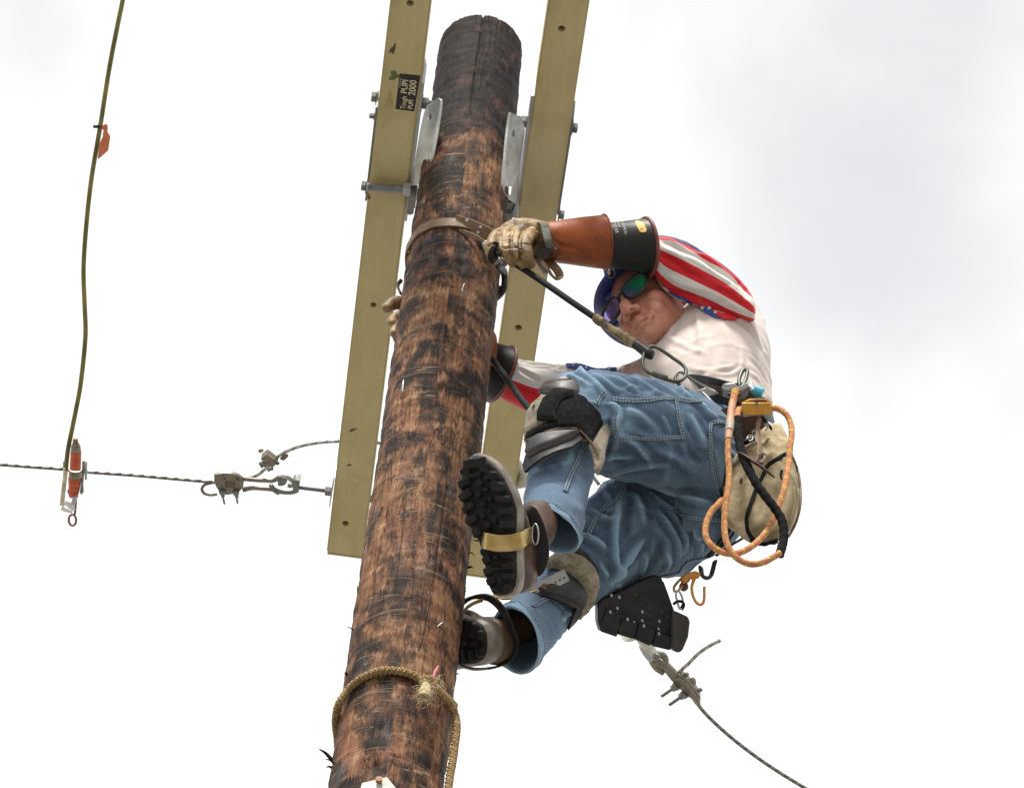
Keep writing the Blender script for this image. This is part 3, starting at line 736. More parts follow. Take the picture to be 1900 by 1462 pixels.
build_pole()
def splinter(px, py, qx, qy, r=.0018, lift=.02):
    a = pole_hit(px, py, -.002); b = atd(qx, qy, dep(a)-.01)
    mb = MB(); m_ = a.lerp(b, .55)+V((0, 0, .004)); mb.tube([a, m_, b], [r*1.5, r, r*.25], n=5, sub=3); mb.build('splinter', WOOD, pole)
for q in ((618, 1412, 592, 1389, .0032), (622, 1418, 603, 1408, .0016), (617, 1425, 605, 1423, .0022), (664, 1110, 662, 1084, .0012), (657, 1170, 643, 1164, .0012),
          (645, 1254, 639, 1248, .0022), (868, 1053, 878, 1054, .0022), (872, 1025, 880, 1032, .0012), (667, 1096, 665, 1088, .001), 
          (860, 1100, 866, 1098, .001), (848, 1250, 851, 1252, .001), (652, 1206, 648, 1210, .001)): splinter(*q)
# fine staples, nails and a stamped plate on the pole
def pole_quad(poly, off, thick, name, m, par=pole):
    mb = MB(); P = [pole_hit(x, y, off) for x, y in poly]; n = sum((V((p.x, p.y, 0)) for p in P), V((0, 0, 0))).normalized()
    mb.prism(P, n, thick); return mb.build(name, m, par)
pl_ = pole_quad([(669, 1462), (672, 1452), (718, 1441), (735, 1462), (738, 1480), (668, 1480)], .012, .006, 'metal_plate', PLATE)
c_ = pole_hit(703, 1449, .012); mb = MB(); mb.cyl(c_, c_+V((0, -.008, 0)), .0065, n=12); mb.build('nail', RUST, pl_)
for (x, y), (x2, y2), (x3, y3) in (((744, 725), (749, 705), (747, 726)), ((856, 540), (862, 526), (858, 541)), ((812, 1162), (822, 1154), (828, 1162))):
    mb = MB(); mb.tube([pole_hit(x, y, .001), pole_hit((x+x2)/2, (y+y2)/2, .004), pole_hit(x2, y2, .005), pole_hit(x3, y3, .001)], .0011, n=6, sub=4); mb.build('staple', GALV, pole)

# ------------------------------------------------------------------ crossarms: horizontal fibreglass beams seen from below
YAW = R(1.8)
BD = V((-math.sin(YAW), math.cos(YAW), 0)); BX = V((math.cos(YAW), math.sin(YAW), 0)); ZZ = V((0, 0, 1))
HW, HH = 0.046, 0.0585            # half width, half height
def beam_frame(px, py):
    p = at(px, py, 0.0); return p   # under-face centre line where it passes the pole
BL = beam_frame(726.5, 300); BR = beam_frame(1008, 318)
ZA = (BL.z+BR.z)/2
BL = atz(726.5, 300, ZA); BR = atz(1008.5, 318, ZA)
def along(B, px, py, dz=0.0):      # distance along the beam of the sight line, at under-face height + dz
    p = atz(px, py, ZA+dz); return (p-B).dot(BD)
def bp(B, s_, x=0.0, z=0.0): return B+BD*s_+BX*x+ZZ*z
def crossarm(B, s_near, s_far, holes, label):
    t = thing('crossarm', bp(B, 0, 0, 0), label, 'crossarm', 'fibreglass crossarms on the pole top')
    mb = MB(); mb.box(bp(B, (s_near+s_far)/2, 0, HH), BX, BD, ZZ, HW, (s_far-s_near)/2, HH, .004)
    o = mb.build('beam', ARM, t)
    cut = MB()
    for (hx, hy, r) in holes:
        p = atz(hx, hy, ZA); cut.cyl(p-ZZ*.02, p+ZZ*.10, r, n=24)
    boolean_cut(o, cut); autosmooth(o, 50)
    # foam filled core shows at the end: end cap
    mb = MB(); mb.box(bp(B, s_far+.0035, 0, HH), BX, BD, ZZ, HW-.002, .003, HH-.002, .001); mb.build('end_cap', ARM, t)
    return t
sL = along(BL, 636, 1030); sR = along(BR, 888, 1069)
armL = crossarm(BL, -1.35, sL, [(761, 7, .0085), (693, 566, .0075), (641, 971, .0085)], 'olive fibreglass crossarm left of the pole carrying a black sticker')
armR = crossarm(BR, -1.35, sR, [(1042, 54, .0085), (962, 608, .0085)], 'olive fibreglass crossarm right of the pole, partly behind the climber')

def hexbolt(mb, p, d, r=.0125, h=.011):     # hex head or nut with washer: p on the surface, d outward
    d = V(d).normalized(); mb.cyl(p, p+d*.003, r*1.45, n=20); mb.cyl(p+d*.003, p+d*(.003+h), r, hexa=True, bev=.0015)
def threaded(p, q, r, pitch=.0022):
    L = (V(q)-V(p)).length; n = int(L/pitch); d = (V(q)-V(p)).normalized(); mb = MB()
    prof = []
    for i in range(n): prof += [(i*pitch, r*.86), (i*pitch+pitch*.5, r)]
    prof = [(0, 0)]+prof+[(L, r*.85), (L, 0)]; mb.lathe(p, q, prof, 14); return mb
# sticker on the left arm (under face), with its lettering
def sticker():
    c = [atz(x, y, ZA-.0006) for x, y in ((741.5, 137), (780, 141), (768.5, 207.5), (733.5, 203))]
    mb = MB(); mb.prism(c, -ZZ, .0004); s_ = mb.build('label_sticker', STICK, armL)
    # local frame: text runs up the image (from lower end to upper end)
    o = c[3]; ex = (c[0]-c[3]); ey = (c[3]-c[2])   # ex: along the arm (towards camera), ey: across to the left
    def text(body, u, v_, h, m, sx=1.0, bold=0.0, name='lettering'):
        cu = bpy.data.curves.new(name, 'FONT'); cu.body = body; cu.size = 1.0; cu.extrude = 0; cu.offset = bold
        t = bpy.data.objects.new('tmp', cu); COL.objects.link(t); bpy.context.view_layer.update()
        me = bpy.data.meshes.new_from_object(t.evaluated_get(bpy.context.evaluated_depsgraph_get())); bpy.data.objects.remove(t)
        co = np.array([list(q.co) for q in me.vertices]); fs = [tuple(p.vertices) for p in me.polygons]; bpy.data.meshes.remove(me)
        exn = ex.normalized(); eyn = (ey-exn*ey.dot(exn)).normalized()
        base = o+ex*u-ey*v_
        return [base+exn*(q[0]*h*sx)+eyn*(q[1]*h)+V((0, 0, -.0008)) for q in co], fs
    W = ex.length; H = ey.length
    mb = MB()
    v, f = text('PUPI', .47, .50, H*.46, CREAM, 1.0, .012); mb.add(v, f); mb.build('lettering', CREAM, s_); mb = MB()
    v, f = text('2000', .44, .93, H*.50, CREAM, 1.0, .012); mb.add(v, f); mb.build('lettering', CREAM, s_)
    mb = MB(); v, f = text('MADE IN USA', .62, .12, H*.10, CREAM, 1.0, .0); mb.add(v, f); mb.build('lettering', CREAM, s_)
    mb = MB(); v, f = text('Tough', .04, .52, H*.38, CREAM, .85, .01); mb.add(v, f); mb.build('lettering', CREAM, s_)
    mb = MB(); v, f = text('PUPI', .06, .88, H*.34, CREAM, .9, .02); mb.add(v, f); mb.build('lettering', CREAM, s_)
sticker()
# scuffs and green/yellow paint spot on left arm
for (x, y, sx, sy, m, a) in ((731, 141, 8, 9, simple('green_paint_smear', (.05, .10, .03), (.16, .20, .06), 90), .4), (723, 187, 7, 14, simple('yellow_scuff', (.36, .28, .10), (.45, .36, .16), 90), .2), (729, 92, 4.2, 9, simple('dark_scuff', (.05, .035, .015), (.1, .07, .03), 90), .5), (685, 366, 2.2, 5, simple('dark_scuff_small', (.05, .035, .015), (.1, .07, .03), 90), -.2), (654, 798, 7, 2.2, simple('dark_nick', (.05, .035, .015), (.1, .07, .03), 90), -.4), (648, 863, 4, 2, simple('stain_spot', (.12, .09, .03), (.14, .10, .04), 90), 0)):
    pts = []
    for k in range(22):
        t_ = 2*math.pi*k/22; r_ = 1+.28*math.sin(3*t_+x)+.2*math.sin(5*t_+y); dx, dy = sx*r_*math.cos(t_), sy*r_*math.sin(t_)
        pts.append(atz(x+dx*math.cos(a)-dy*math.sin(a), y+dx*math.sin(a)+dy*math.cos(a), ZA-.0004))
    mb = MB(); mb.prism(pts, -ZZ, .0002); mb.build('paint_mark', m, armL)

IC_ = -F_
# ------------------------------------------------------------------ steel gain brackets between arms and pole
def bracket(B, sgn, pix, label):
    """sgn +1: bracket on the image-right face of the left arm; -1: mirrored for the right arm"""
    t = thing('mounting_bracket', bp(B, 0, sgn*(HW+.01), 0), label, 'bracket', 'steel brackets between pole and crossarms')
    xf = sgn*HW
    s0, s1 = along(B, *pix['top']), along(B, *pix['bot'])
    a, b = min(s0, s1), max(s0, s1)
    # plate lying on the arm's face
    mb = MB(); mb.box(bp(B, (a+b)/2, xf+sgn*.0035, HH*.95), BX, BD, ZZ, .003, (b-a)/2+.02, HH*.9, .0012); mb.build('arm_plate', GALV, t)
    # folded wing reaching in to the pole, with slots
    Lp = [V(p) for p in pix['near']]; Rp = [V(p) for p in pix['far']]          # px, py, height below the arm
    A = crom(Lp, 6); Bq = crom(Rp, 6); v = []
    for a1, b1 in zip(A, Bq):
        p, q = atz(a1.x, a1.y, ZA+a1.z), atz(b1.x, b1.y, ZA+b1.z)
        for k in range(5): v.append(p.lerp(q, (0, .10, .4, .75, 1)[k])+IC_*(.012, .0, -.006, -.004, .002)[k])
    m_ = len(A); nrm = (v[5*(m_//2)+4]-v[5*(m_//2)]).cross(v[5*(m_//2+2)]-v[5*(m_//2)]).normalized()
    if nrm.dot(C_-v[0]) < 0: nrm = -nrm
    n0 = len(v); v = v+[p-nrm*.006 for p in v]
    f = []
    for i in range(m_-1):
        for k in range(4): q = (i*5+k, i*5+k+1, (i+1)*5+k+1, (i+1)*5+k); f += [q, tuple(x+n0 for x in q[::-1])]
    ring = [i*5 for i in range(m_)]+[(m_-1)*5+k for k in range(1, 5)]+[i*5+4 for i in range(m_-2, -1, -1)]+[k for k in (3, 2, 1)]
    f += [(ring[i], ring[(i+1) % len(ring)], ring[(i+1) % len(ring)]+n0, ring[i]+n0) for i in range(len(ring))]
    w_ = obj('wing_plate', v, f, BRIGHT, t, False); autosmooth(w_, 35); c0 = v[5*(m_//2)+2]; n = nrm
    cut = MB()
    for poly in pix['slots']:
        q = []
        for x, y in poly:
            r = ray(x, y); k = (c0-C_).dot(n)/r.dot(n); q.append(C_+r*k-(r.normalized())*.10)
        cut.prism(q, -F_, -.0) if False else cut.add([*q, *[p+F_*.20 for p in q]], [tuple(range(len(q))), tuple(range(2*len(q)-1, len(q)-1, -1))]+[(i, len(q)+i, len(q)+(i+1) % len(q), (i+1) % len(q)) for i in range(len(q))])
    boolean_cut(w_, cut); autosmooth(w_, 35)
    bv = w_.modifiers.new('bevel', 'BEVEL'); bv.width = .0012; bv.segments = 2; bv.limit_method = 'ANGLE'
    return t
brL = bracket(BL, 1, dict(top=(786, 170), bot=(752, 400),
    near=[(812, 183, .045), (817, 190, .035), (812, 230, .0), (803, 280, -.06), (794, 320, -.09), (789, 332, -.095), (779, 340, -.08), (763, 345, -.03)],
    far=[(792, 196, .04), (788, 206, .035), (783, 225, .02), (776, 262, .0), (768, 310, .0), (765, 322, .0), (763, 334, .0), (760, 346, .0)],
    slots=[[(796, 209), (800, 207), (799, 216), (796, 220), (793, 217)], [(782, 310), (786, 309), (783, 325), (779, 329), (776, 325)]]), 'bright galvanised bracket between left crossarm and pole')
brR = bracket(BR, -1, dict(top=(980, 192), bot=(955, 385),
    near=[(948, 210, .02), (945, 228, .005), (941, 260, -.035), (937, 305, -.09), (934, 342, -.125), (936, 358, -.13), (943, 367, -.12), (954, 374, -.07)],
    far=[(966, 216, .03), (974, 240, .02), (972, 262, .01), (967, 300, .0), (963, 338, .0), (961, 352, .0), (959, 366, -.01), (957, 380, -.02)],
    slots=[[(951, 238), (955, 236), (954, 249), (951, 250)], [(944, 341), (949, 340), (948, 355), (945, 359), (943, 352)]]), 'bright galvanised bracket between right crossarm and pole')
def bolt_at(t, B, px, py, side, r=.0125, stub=0.0, name='bolt', m=DGALV, z=HH, length=.011):
    """bolt head/nut on an upright face of the arm (side = +1 image right, -1 left)"""
    p = atd(px, py, dep(bp(B, along(B, px, py, z), side*HW, z)))
    p = V(p); q = bp(B, (p-B).dot(BD), 0, p.z-ZA); p = q+BX*side*(HW+.005)
    mb = MB(); hexbolt(mb, p, BX*side, r, length)
    if stub:
        mb.v += [];  s_ = threaded(p+BX*side*.014, p+BX*side*(.014+stub), r*.62); mb.add(s_.v, s_.f)
    return mb.build(name, m, t, auto=35)
bolt_at(brL, BL, 793, 193, 1, .0145, .022, length=.014); bolt_at(brL, BL, 697, 181, -1, .0125); bolt_at(brL, BL, 693, 216, -1, .007)
bolt_at(brL, BL, 679, 346, -1, .0125)
bolt_at(brR, BR, 962, 225, -1, .0145, .022, length=.014); bolt_at(brR, BR, 1057, 237, 1, .0125); bolt_at(brR, BR, 1033, 398, 1, .0115)
# long threaded stud under the left arm, nut against the bracket
p0 = atz(681, 347, ZA-.018); p1 = atz(752, 352, ZA-.018); p1 = V((p1.x, p1.y, p1.z))
threaded(p0, p1, .0105).build('threaded_stud', GALV, brL, auto=60)
mb = MB(); d_ = (p1-p0).normalized(); mb.cyl(p1-d_*.004, p1+d_*.015, .0175, hexa=True, bev=.002); mb.build('nut', GALV, brL, auto=30)
mb = MB(); mb.box(p1+d_*.022+V((0, .0, -.012)), d_, V((0, 1, 0)), ZZ, .006, .02, .035, .002); mb.box(atz(764, 372, ZA-.01), d_, BD, ZZ, .008, .03, .02, .003); mb.build('clevis_lug', DGALV, brL, auto=30)
# lower right: dark clevis and nut beside the pole
q0 = atz(951, 386, ZA-.02); mb = MB(); mb.box(q0+V((-.012, 0, -.005)), BX, BD, ZZ, .014, .012, .03, .003); mb.box(atz(938, 398, ZA-.04), BX, BD, ZZ, .012, .045, .008, .003); mb.build('clevis_lug', DGALV, brR, auto=30)
mb = MB(); mb.cyl(atz(951, 391, ZA-.03), atz(962, 393, ZA-.03), .0185, hexa=True, bev=.002); mb.build('nut', GALV, brR, auto=30)
# thin steel straps on the outer faces
for t, B, side, (xa, ya), (xb, yb) in ((brL, BL, -1, (697, 205), (684, 380)), (brR, BR, 1, (1058, 225), (1033, 405))):
    a, b = along(B, xa, ya), along(B, xb, yb); mb = MB(); mb.box(bp(B, (a+b)/2, side*(HW+.003), HH*.8), BX, BD, ZZ, .0025, abs(b-a)/2, HH*.6, .001); mb.build('arm_strap', DGALV, t)
# ================================================================== the climber
def Q(ox, oy, f): return lambda x, y: (ox+x/f, oy+y/f)
q2, q3, q4, q5, q6, q7, q8, qg = Q(700, 370, 3.4545), Q(1080, 380, 3.655), Q(940, 640, 3.323), Q(1220, 660, 3.48), Q(820, 820, 4.569), Q(820, 1000, 3.8), Q(1090, 470, 7.695), Q(880, 380, 8.12)
def qq(q, *pts): return [q(*p) for p in pts]
IR, IU, IC = R_, U_, -F_
PER = thing('person', at(1330, 900, 0), 'line worker in blue jeans and flag sleeved shirt climbing the pole', 'person')

# ---------------- jeans
thighL = loft([(1012, 712, 1010, 790, .17, .05), (1035, 691, 1034, 832, .17, .08), (1080, 686, 1078, 866, .165, .10), (1130, 690, 1124, 884, .16, .108), (1190, 698, 1178, 898, .15, .115),
               (1250, 715, 1232, 911, .14, .12), (1305, 737, 1285, 921, .12, .125), (1352, 772, 1335, 938, .10, .12)], n=72)
kneeL = loft([(1003, 722, 1112, 745, .17, .06), (999, 745, 1118, 790, .17, .075), (990, 790, 1116, 835, .165, .075), (983, 830, 1110, 868, .155, .07), (980, 866, 1102, 878, .15, .064), (979, 882, 1094, 896, .15, .058)], n=72)
pelvis = loft([(1292, 712, 1425, 752, -.02, .150), (1268, 745, 1420, 790, -.02, .165), (1245, 800, 1405, 850, -.02, .175), (1238, 860, 1395, 920, -.02, .175), (1250, 930, 1375, 985, -.03, .165), (1275, 985, 1350, 1020, -.04, .12)], n=72)
thighR = loft([(1265, 885, 1352, 1000, -.07, .11), (1185, 880, 1275, 1064, -.08, .125), (1128, 892, 1215, 1074, -.08, .12), (1092, 928, 1160, 1093, -.08, .11), (1068, 958, 1115, 1114, -.08, .10),
               (1050, 992, 1094, 1128, -.08, .085), (1036, 1020, 1075, 1132, -.08, .06)], n=72)
calfR = loft([(1048, 1010, 1100, 1125, -.08, .075), (1020, 1045, 1080, 1140, -.08, .072), (990, 1080, 1062, 1155, -.08, .068), (980, 1090, 1050, 1162, -.078, .060)], n=72)
Jv, Jf = remesh([thighL, kneeL, pelvis, thighR, calfR], .0038, 8)
Jt = bvh(Jv, Jf)
fl = []
def F(q, amp, wd, *pts): fl.append((qq(q, *pts), amp*1.6, wd*.62))
# left thigh and knee
F(q4, .006, .010, (440, 150), (540, 220), (600, 300), (620, 360)); F(q4, .006, .009, (520, 165), (620, 230), (700, 300)); F(q4, .005, .010, (640, 185), (740, 240), (830, 310))
F(q4, .005, .010, (780, 200), (880, 260), (960, 310)); F(q4, .004, .009, (900, 215), (1000, 280), (1060, 330)); F(q4, .005, .010, (330, 190), (430, 200), (520, 260))
F(q4, .007, .010, (640, 350), (690, 420), (670, 480), (640, 560)); F(q4, .006, .012, (690, 560), (780, 600), (870, 700), (900, 760)); F(q4, .005, .012, (740, 400), (830, 440), (940, 540))
F(q4, .006, .013, (1130, 420), (1170, 520), (1240, 640)); F(q4, .005, .011, (640, 800), (760, 770), (880, 750), (1020, 745)); F(q4, .006, .010, (580, 700), (680, 690), (780, 700))
F(q4, .005, .014, (900, 640), (1040, 690), (1180, 790)); F(q4, .005, .010, (1060, 260), (1130, 330), (1230, 400)); F(q4, .004, .012, (1180, 340), (1240, 420), (1300, 460)); F(q4, .006, .012, (860, 870), (1000, 900), (1180, 960), (1300, 990))
F(q4, .004, .008, (960, 430), (1000, 520), (1010, 560)); F(q4, -.006, .011, (620, 450), (650, 560), (600, 700)); F(q4, .004, .009, (1080, 600), (1120, 700), (1200, 760))
# left calf
F(q4, .006, .011, (150, 800), (250, 840), (330, 830)); F(q4, .005, .010, (110, 860), (200, 850), (300, 870)); F(q4, .005, .009, (430, 820), (450, 900), (440, 980)); F(q4, .004, .008, (480, 700), (510, 790), (480, 880)); F(q4, -.005, .010, (280, 700), (330, 780), (300, 850))
# right thigh
F(q4, .012, .013, (690, 960), (668, 1080), (665, 1200), (668, 1320), (700, 1400)); F(q4, .013, .013, (855, 1185), (790, 1260), (725, 1350), (660, 1450)); F(q4, .009, .012, (430, 1160), (540, 1200), (640, 1270))
F(q4, .007, .010, (920, 1000), (990, 1090), (1060, 1200), (1065, 1320)); F(q4, .006, .009, (1000, 1010), (1060, 1090), (1100, 1200)); F(q4, .006, .010, (1090, 1080), (1110, 1200), (1090, 1300)); F(q4, .007, .012, (780, 900), (830, 1000), (850, 1120))
F(q4, .006, .010, (520, 1010), (600, 1060), (680, 1080)); F(q4, -.008, .014, (750, 950), (740, 1080), (740, 1200)); F(q4, -.007, .014, (960, 1180), (940, 1290), (880, 1370)); F(q4, .006, .010, (560, 1320), (600, 1390), (640, 1430)); F(q4, .006, .012, (1150, 1120), (1200, 1220), (1180, 1310))
F(q4, .005, .010, (600, 880), (640, 980), (600, 1080)); F(q7, .006, .010, (1230, 120), (1240, 230), (1180, 320)); F(q7, .005, .009, (1400, 60), (1440, 150), (1400, 260)); F(q7, .005, .009, (1550, 40), (1600, 150), (1570, 230))
# right calf
F(q7, .007, .010, (640, 420), (720, 500), (760, 600)); F(q7, .005, .009, (560, 400), (660, 460), (700, 560)); F(q7, .006, .010, (740, 520), (840, 560), (930, 500)); F(q7, .005, .009, (700, 440), (800, 520), (880, 600))
nn_ = vnormals(Jv, Jf)
rdg = lambda v, sc, sd, p=4: (1-np.abs(npnoise(v*np.array(sc), 1.0, sd, 2))*1.6).clip(0, 1)**p
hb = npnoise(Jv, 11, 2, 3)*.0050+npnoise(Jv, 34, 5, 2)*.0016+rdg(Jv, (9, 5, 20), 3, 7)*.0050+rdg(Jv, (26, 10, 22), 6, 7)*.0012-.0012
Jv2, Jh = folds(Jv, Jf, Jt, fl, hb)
wear_shade = np.clip(.24+Jh/.0150, 0, 1)  # follows fold height: ridges fade, valleys take the painted shade
# sitting wear on knees and thigh fronts
for (x, y), rad, k in (((1060, 705), .10, .30), (q4(150, 860), .06, .3), (q4(700, 1250), .07, .12), ((1010, 1140), .05, .3), (q4(400, 900), .05, .25), ((1075, 940), .05, -.1)):
    c_ = np.array(hit(Jt, x, y)[0]); wear_shade += k*np.exp(-(np.linalg.norm(Jv-c_, axis=1)/rad)**2)
jeans = obj('jeans', Jv2, Jf, DENIM, PER, True, attr={'wear_shade': np.clip(wear_shade, 0, 1)})
Jt = bvh(Jv2, Jf)

def rim_ring(cx, cy, off, mx, my, m, near=1, scale=1.0, shift=V((0, 0, 0)), n=56):
    """circle seen as an ellipse: major half axis (mx,my) px (y down), minor half length m px; the minor-negative side is nearer"""
    c = at(cx, cy, off); k = pxm(c); M = math.hypot(mx, my)
    a = (IR*mx-IU*my)*k*scale; b0 = (IR*(-my)-IU*mx)/M        # minor direction, image
    b = (b0*m+IC*(-near)*math.sqrt(max(M*M-m*m, 0)))*k*scale
    return [c+shift+a*math.cos(2*math.pi*i/n)+b*math.sin(2*math.pi*i/n) for i in range(n)], a.cross(b).normalized(), c
def cuff(name, rim, top, seed=1, hem=.022):
    """lower trouser leg: hollow tube from its turned hem (rim ellipse) up to a ring on the calf (silhouette points)"""
    n = 96; R0, ax, c0 = rim_ring(*rim, n=n); tax, tay, tbx, tby, off, dr = top
    c1 = at((tax+tbx)/2, (tay+tby)/2, off); d = dep(c1); s_ = (atd(tbx, tby, d)-atd(tax, tay, d))/2; w_ = (C_-c1).normalized()
    best = None
    for fl_ in (1, -1):
        R1 = [c1+s_*math.cos(fl_*2*math.pi*i/n)+w_*dr*math.sin(fl_*2*math.pi*i/n) for i in range(n)]
        for k in range(0, n, 2):
            e = sum((R0[i]-c0-(R1[(i+k) % n]-c1)).length for i in range(0, n, 8))
            if best is None or e < best[0]: best = (e, [R1[(i+k) % n] for i in range(n)])
    R1 = best[1]; L = (c1-c0).length; v = []; wr = []
    def ring(t, sc):
        return [(c0.lerp(c1, t)+(R0[i].lerp(R1[i], t)-c0.lerp(c1, t))*sc) for i in range(n)]
    hs = hem/L
    prof = [(.80, .02, .05), (.80, .80, .05), (.4, .90, .1), (.06, .94, .25), (.012, .965, .7), (0, .985, .9), (.0, 1.0, .95), (.02, 1.022, .8)]  # lowest third values tint the inside of the leg darker
    prof += [(hs*.5, 1.026, .5), (hs*.94, 1.03, .75), (hs, 1.022, .85), (hs*1.06, 1.0, .1)]+[(hs*1.06+(1-hs*1.06)*k/14, 1.0+.012*math.sin(math.pi*k/14)-(.05*(k/14)**6), .42) for k in range(1, 15)]
    for t, sc, w0 in prof:
        v += ring(t, sc); wr += [w0]*n
    f = [(k*n+i, k*n+(i+1) % n, (k+1)*n+(i+1) % n, (k+1)*n+i) for k in range(len(prof)-1) for i in range(n)]
    v = np.array([list(p) for p in v]); nn = vnormals(v, f); 
    if np.mean((v[-n*6:]-np.array(c0.lerp(c1, .8))) * nn[-n*6:]) < 0: f = [q[::-1] for q in f]; nn = -nn
    amp = np.array([0 if k < 4 else 1 for k in range(len(prof)) for _ in range(n)])
    h = (npnoise(v, 13, seed, 2)*.005+rdg(v, (9, 9, 22), seed, 6)*.0035-.001)*amp
    v = v+nn*h[:, None]
    o = obj(name, v, f, DENIM, PER, True, attr={'wear_shade': np.clip(np.array(wr)+h*40, 0, 1)})
    k = 10*n; mb = MB(); mb.tube([V(v[k+i])+V(nn[k+i])*.0006 for i in range(0, n, 2)], .0019, n=8, closed=True, sub=2); mb.build('hem_stitching', SEAM, o, smooth=True)
    return o, bvh(v, f)
hemL, hLt = cuff('trouser_hem', (1020, 983, .155, 50, 35, 35), (983, 858, 1106, 868, .152, .064), 2)
_v, _f = [], []
for _q in (jeans, hemL):
    _n = len(_v); _w = wloc(_q); _v += [p.co+_w for p in _q.data.vertices]; _f += [tuple(i+_n for i in p.vertices) for p in _q.data.polygons]
HJt = BVHTree.FromPolygons(_v, _f)
hemR, hRt = cuff('trouser_hem', (957, 1188, -.05, 16, 62, 42), (988, 1074, 1062, 1152, -.08, .066), 5)

# seams, pockets
def seam(q, w_, *pts, name='seam', m=SEAM, tree=None, flat=.28, off=.0008):
    tree = tree or Jt; mb = MB(); P = surf_tube(tree, qq(q, *pts) if q else list(pts), w_*.5, off)
    P = P[::1]
    v = []; 
    for i, p in enumerate(P):
        t = (P[min(i+1, len(P)-1)]-P[max(i-1, 0)]).normalized(); nrm = (C_-p).normalized(); x, y = proj(p); nrm = hit(tree, x, y)[1]
        s_ = t.cross(nrm).normalized()
        for k, (a, h_) in enumerate(((-1, -.001), (-.9, .0012), (-.45, .0016), (-.2, .0009), (.2, .0009), (.45, .0016), (.9, .0012), (1, -.001))):
            v.append(p+s_*(w_/2*a)+nrm*h_)
    f = [(i*8+j, i*8+j+1, (i+1)*8+j+1, (i+1)*8+j) for i in range(len(P)-1) for j in range(7)]
    acc = [0.0]
    for i in range(1, len(P)): acc.append(acc[-1]+(P[i]-P[i-1]).length)
    uv = [(k/7, a) for a in acc for k in range(8)]
    mb.add(v, f, uv); return mb.build(name, m, PER, smooth=True)
W1 = .0105
seam(q4, W1, (648, 338), (780, 346), (900, 340), (1000, 332), (1085, 342), (1215, 352)); seam(q4, W1, (556, 370), (580, 330), (604, 296)); seam(q4, W1*.9, (1045, 350), (1060, 440), (1090, 560))
seam(q4, W1*.8, (672, 420), (668, 500), (692, 574), (800, 574), (950, 574), (1100, 568)); seam(q4, W1*.8, (1345, 487), (1290, 478), (1256, 500), (1258, 600), (1270, 720), (1290, 830), (1318, 910))
seam(q4, W1, (478, 612), (452, 670), (434, 720), (402, 790), (372, 868), (358, 905), tree=HJt); seam(q4, W1, (730, 862), (700, 940), (610, 1000), (555, 1060), (520, 1130), (497, 1186)); seam(q4, W1*.8, (880, 905), (990, 990), (1090, 1050), (1210, 1075), (1318, 1082))
seam(q4, W1*.7, (940, 1425), (1060, 1400), (1110, 1340), (1230, 1310), (1300, 1280)); seam(q7, W1, (745, 420), (690, 445), (640, 480), tree=hRt); seam(q4, W1*.6, (620, 855), (668, 880), (730, 862))
def patch(name, poly, m, tree=None, off=.001, thick=.0015, step=2.2, par=None, puff=0.0):
    v, f, uv = decal(tree or Jt, poly, off, thick, step, puff=puff); o = obj(name, v, f, m, par or PER, True, uv=uv); autosmooth(o, 60); return o

# ---------------- knee / calf pads of the climbing irons
PADL = thing('climbing_iron', at(940, 1000, .2), 'steel climbing iron with fur lined calf pad strapped to the upper leg', 'climbing iron', 'pair of strapped climbing irons')
PADR = thing('climbing_iron', at(900, 1200, -.06), 'steel climbing iron with fur lined calf pad strapped to the lower leg', 'climbing iron', 'pair of strapped climbing irons')
pb = loft([(1006, 726, 1100, 738, .19, .05), (988, 760, 1120, 780, .185, .07), (978, 795, 1118, 812, .18, .072), (975, 832, 1100, 818, .175, .07), (977, 872, 1084, 814, .17, .062)], n=64)
pv, pf = remesh([pb], .004, 10); pv0 = pv.copy(); pn = vnormals(pv, pf); pv = pv+pn*(npnoise(pv, 45, 3, 3)*.003)[:, None]; obj('pad_lining', pv, pf, FUR, PADL, True)
Jts = bvh(Jv+vnormals(Jv, Jf)*.005, Jf); pxv, pxf = remesh([loft([(1010, 700, 1098, 706, .185, .095), (1004, 722, 1106, 732, .19, .092), (988, 758, 1126, 778, .19, .085), (976, 795, 1130, 812, .185, .074), (972, 835, 1128, 855, .182, .074), (972, 880, 1115, 890, .18, .070), (974, 905, 1104, 912, .175, .06)], n=64)], .004, 10); Pt = bvh(pxv, pxf)
def fuzz(name, poly, tree, par, n=900, L=.009, m=None, seed=1, out=None):
    rs = random.Random(seed); xs = [p[0] for p in poly]; ys = [p[1] for p in poly]; mb = MB(); k = 0
    while k < n:
        x, y = rs.uniform(min(xs), max(xs)), rs.uniform(min(ys), max(ys)); c = False; j = len(poly)-1
        for i in range(len(poly)):
            if (poly[i][1] > y) != (poly[j][1] > y) and x < (poly[j][0]-poly[i][0])*(y-poly[i][1])/(poly[j][1]-poly[i][1])+poly[i][0]: c = not c
            j = i
        k += 1
        if not c: continue
        p, nn = hit(tree, x, y); d = V((rs.gauss(0, 1), rs.gauss(0, 1), rs.gauss(0, 1)))*.6+nn*.8+V((0, 0, -.3)); d = d.normalized()*L*rs.uniform(.5, 1.2)
        s_ = d.cross(IC).normalized()*.0006; mb.add([p-s_, p+s_, p+d], [(0, 1, 2)])
    o = mb.build(name, m or FUR, par); o['kind'] = 'stuff'; return o
def furflap(name, poly, tree, par, puff=.012, off=.001):
    v, f, uv = decal(tree, poly, off, .004, 2.0, puff=puff); v = np.array(v); v = v+(npnoise(v, 60, 7, 3)*.002)[:, None]
    o = obj(name, v, f, FUR, par, True); autosmooth(o, 70); return o
rf = qq(q4, (575, 405), (612, 460), (622, 540), (605, 640), (585, 740), (556, 802), (540, 770), (535, 700), (505, 625), (530, 560), (562, 500), (568, 450)); furflap('fur_flap', rf, Pt, PADL)
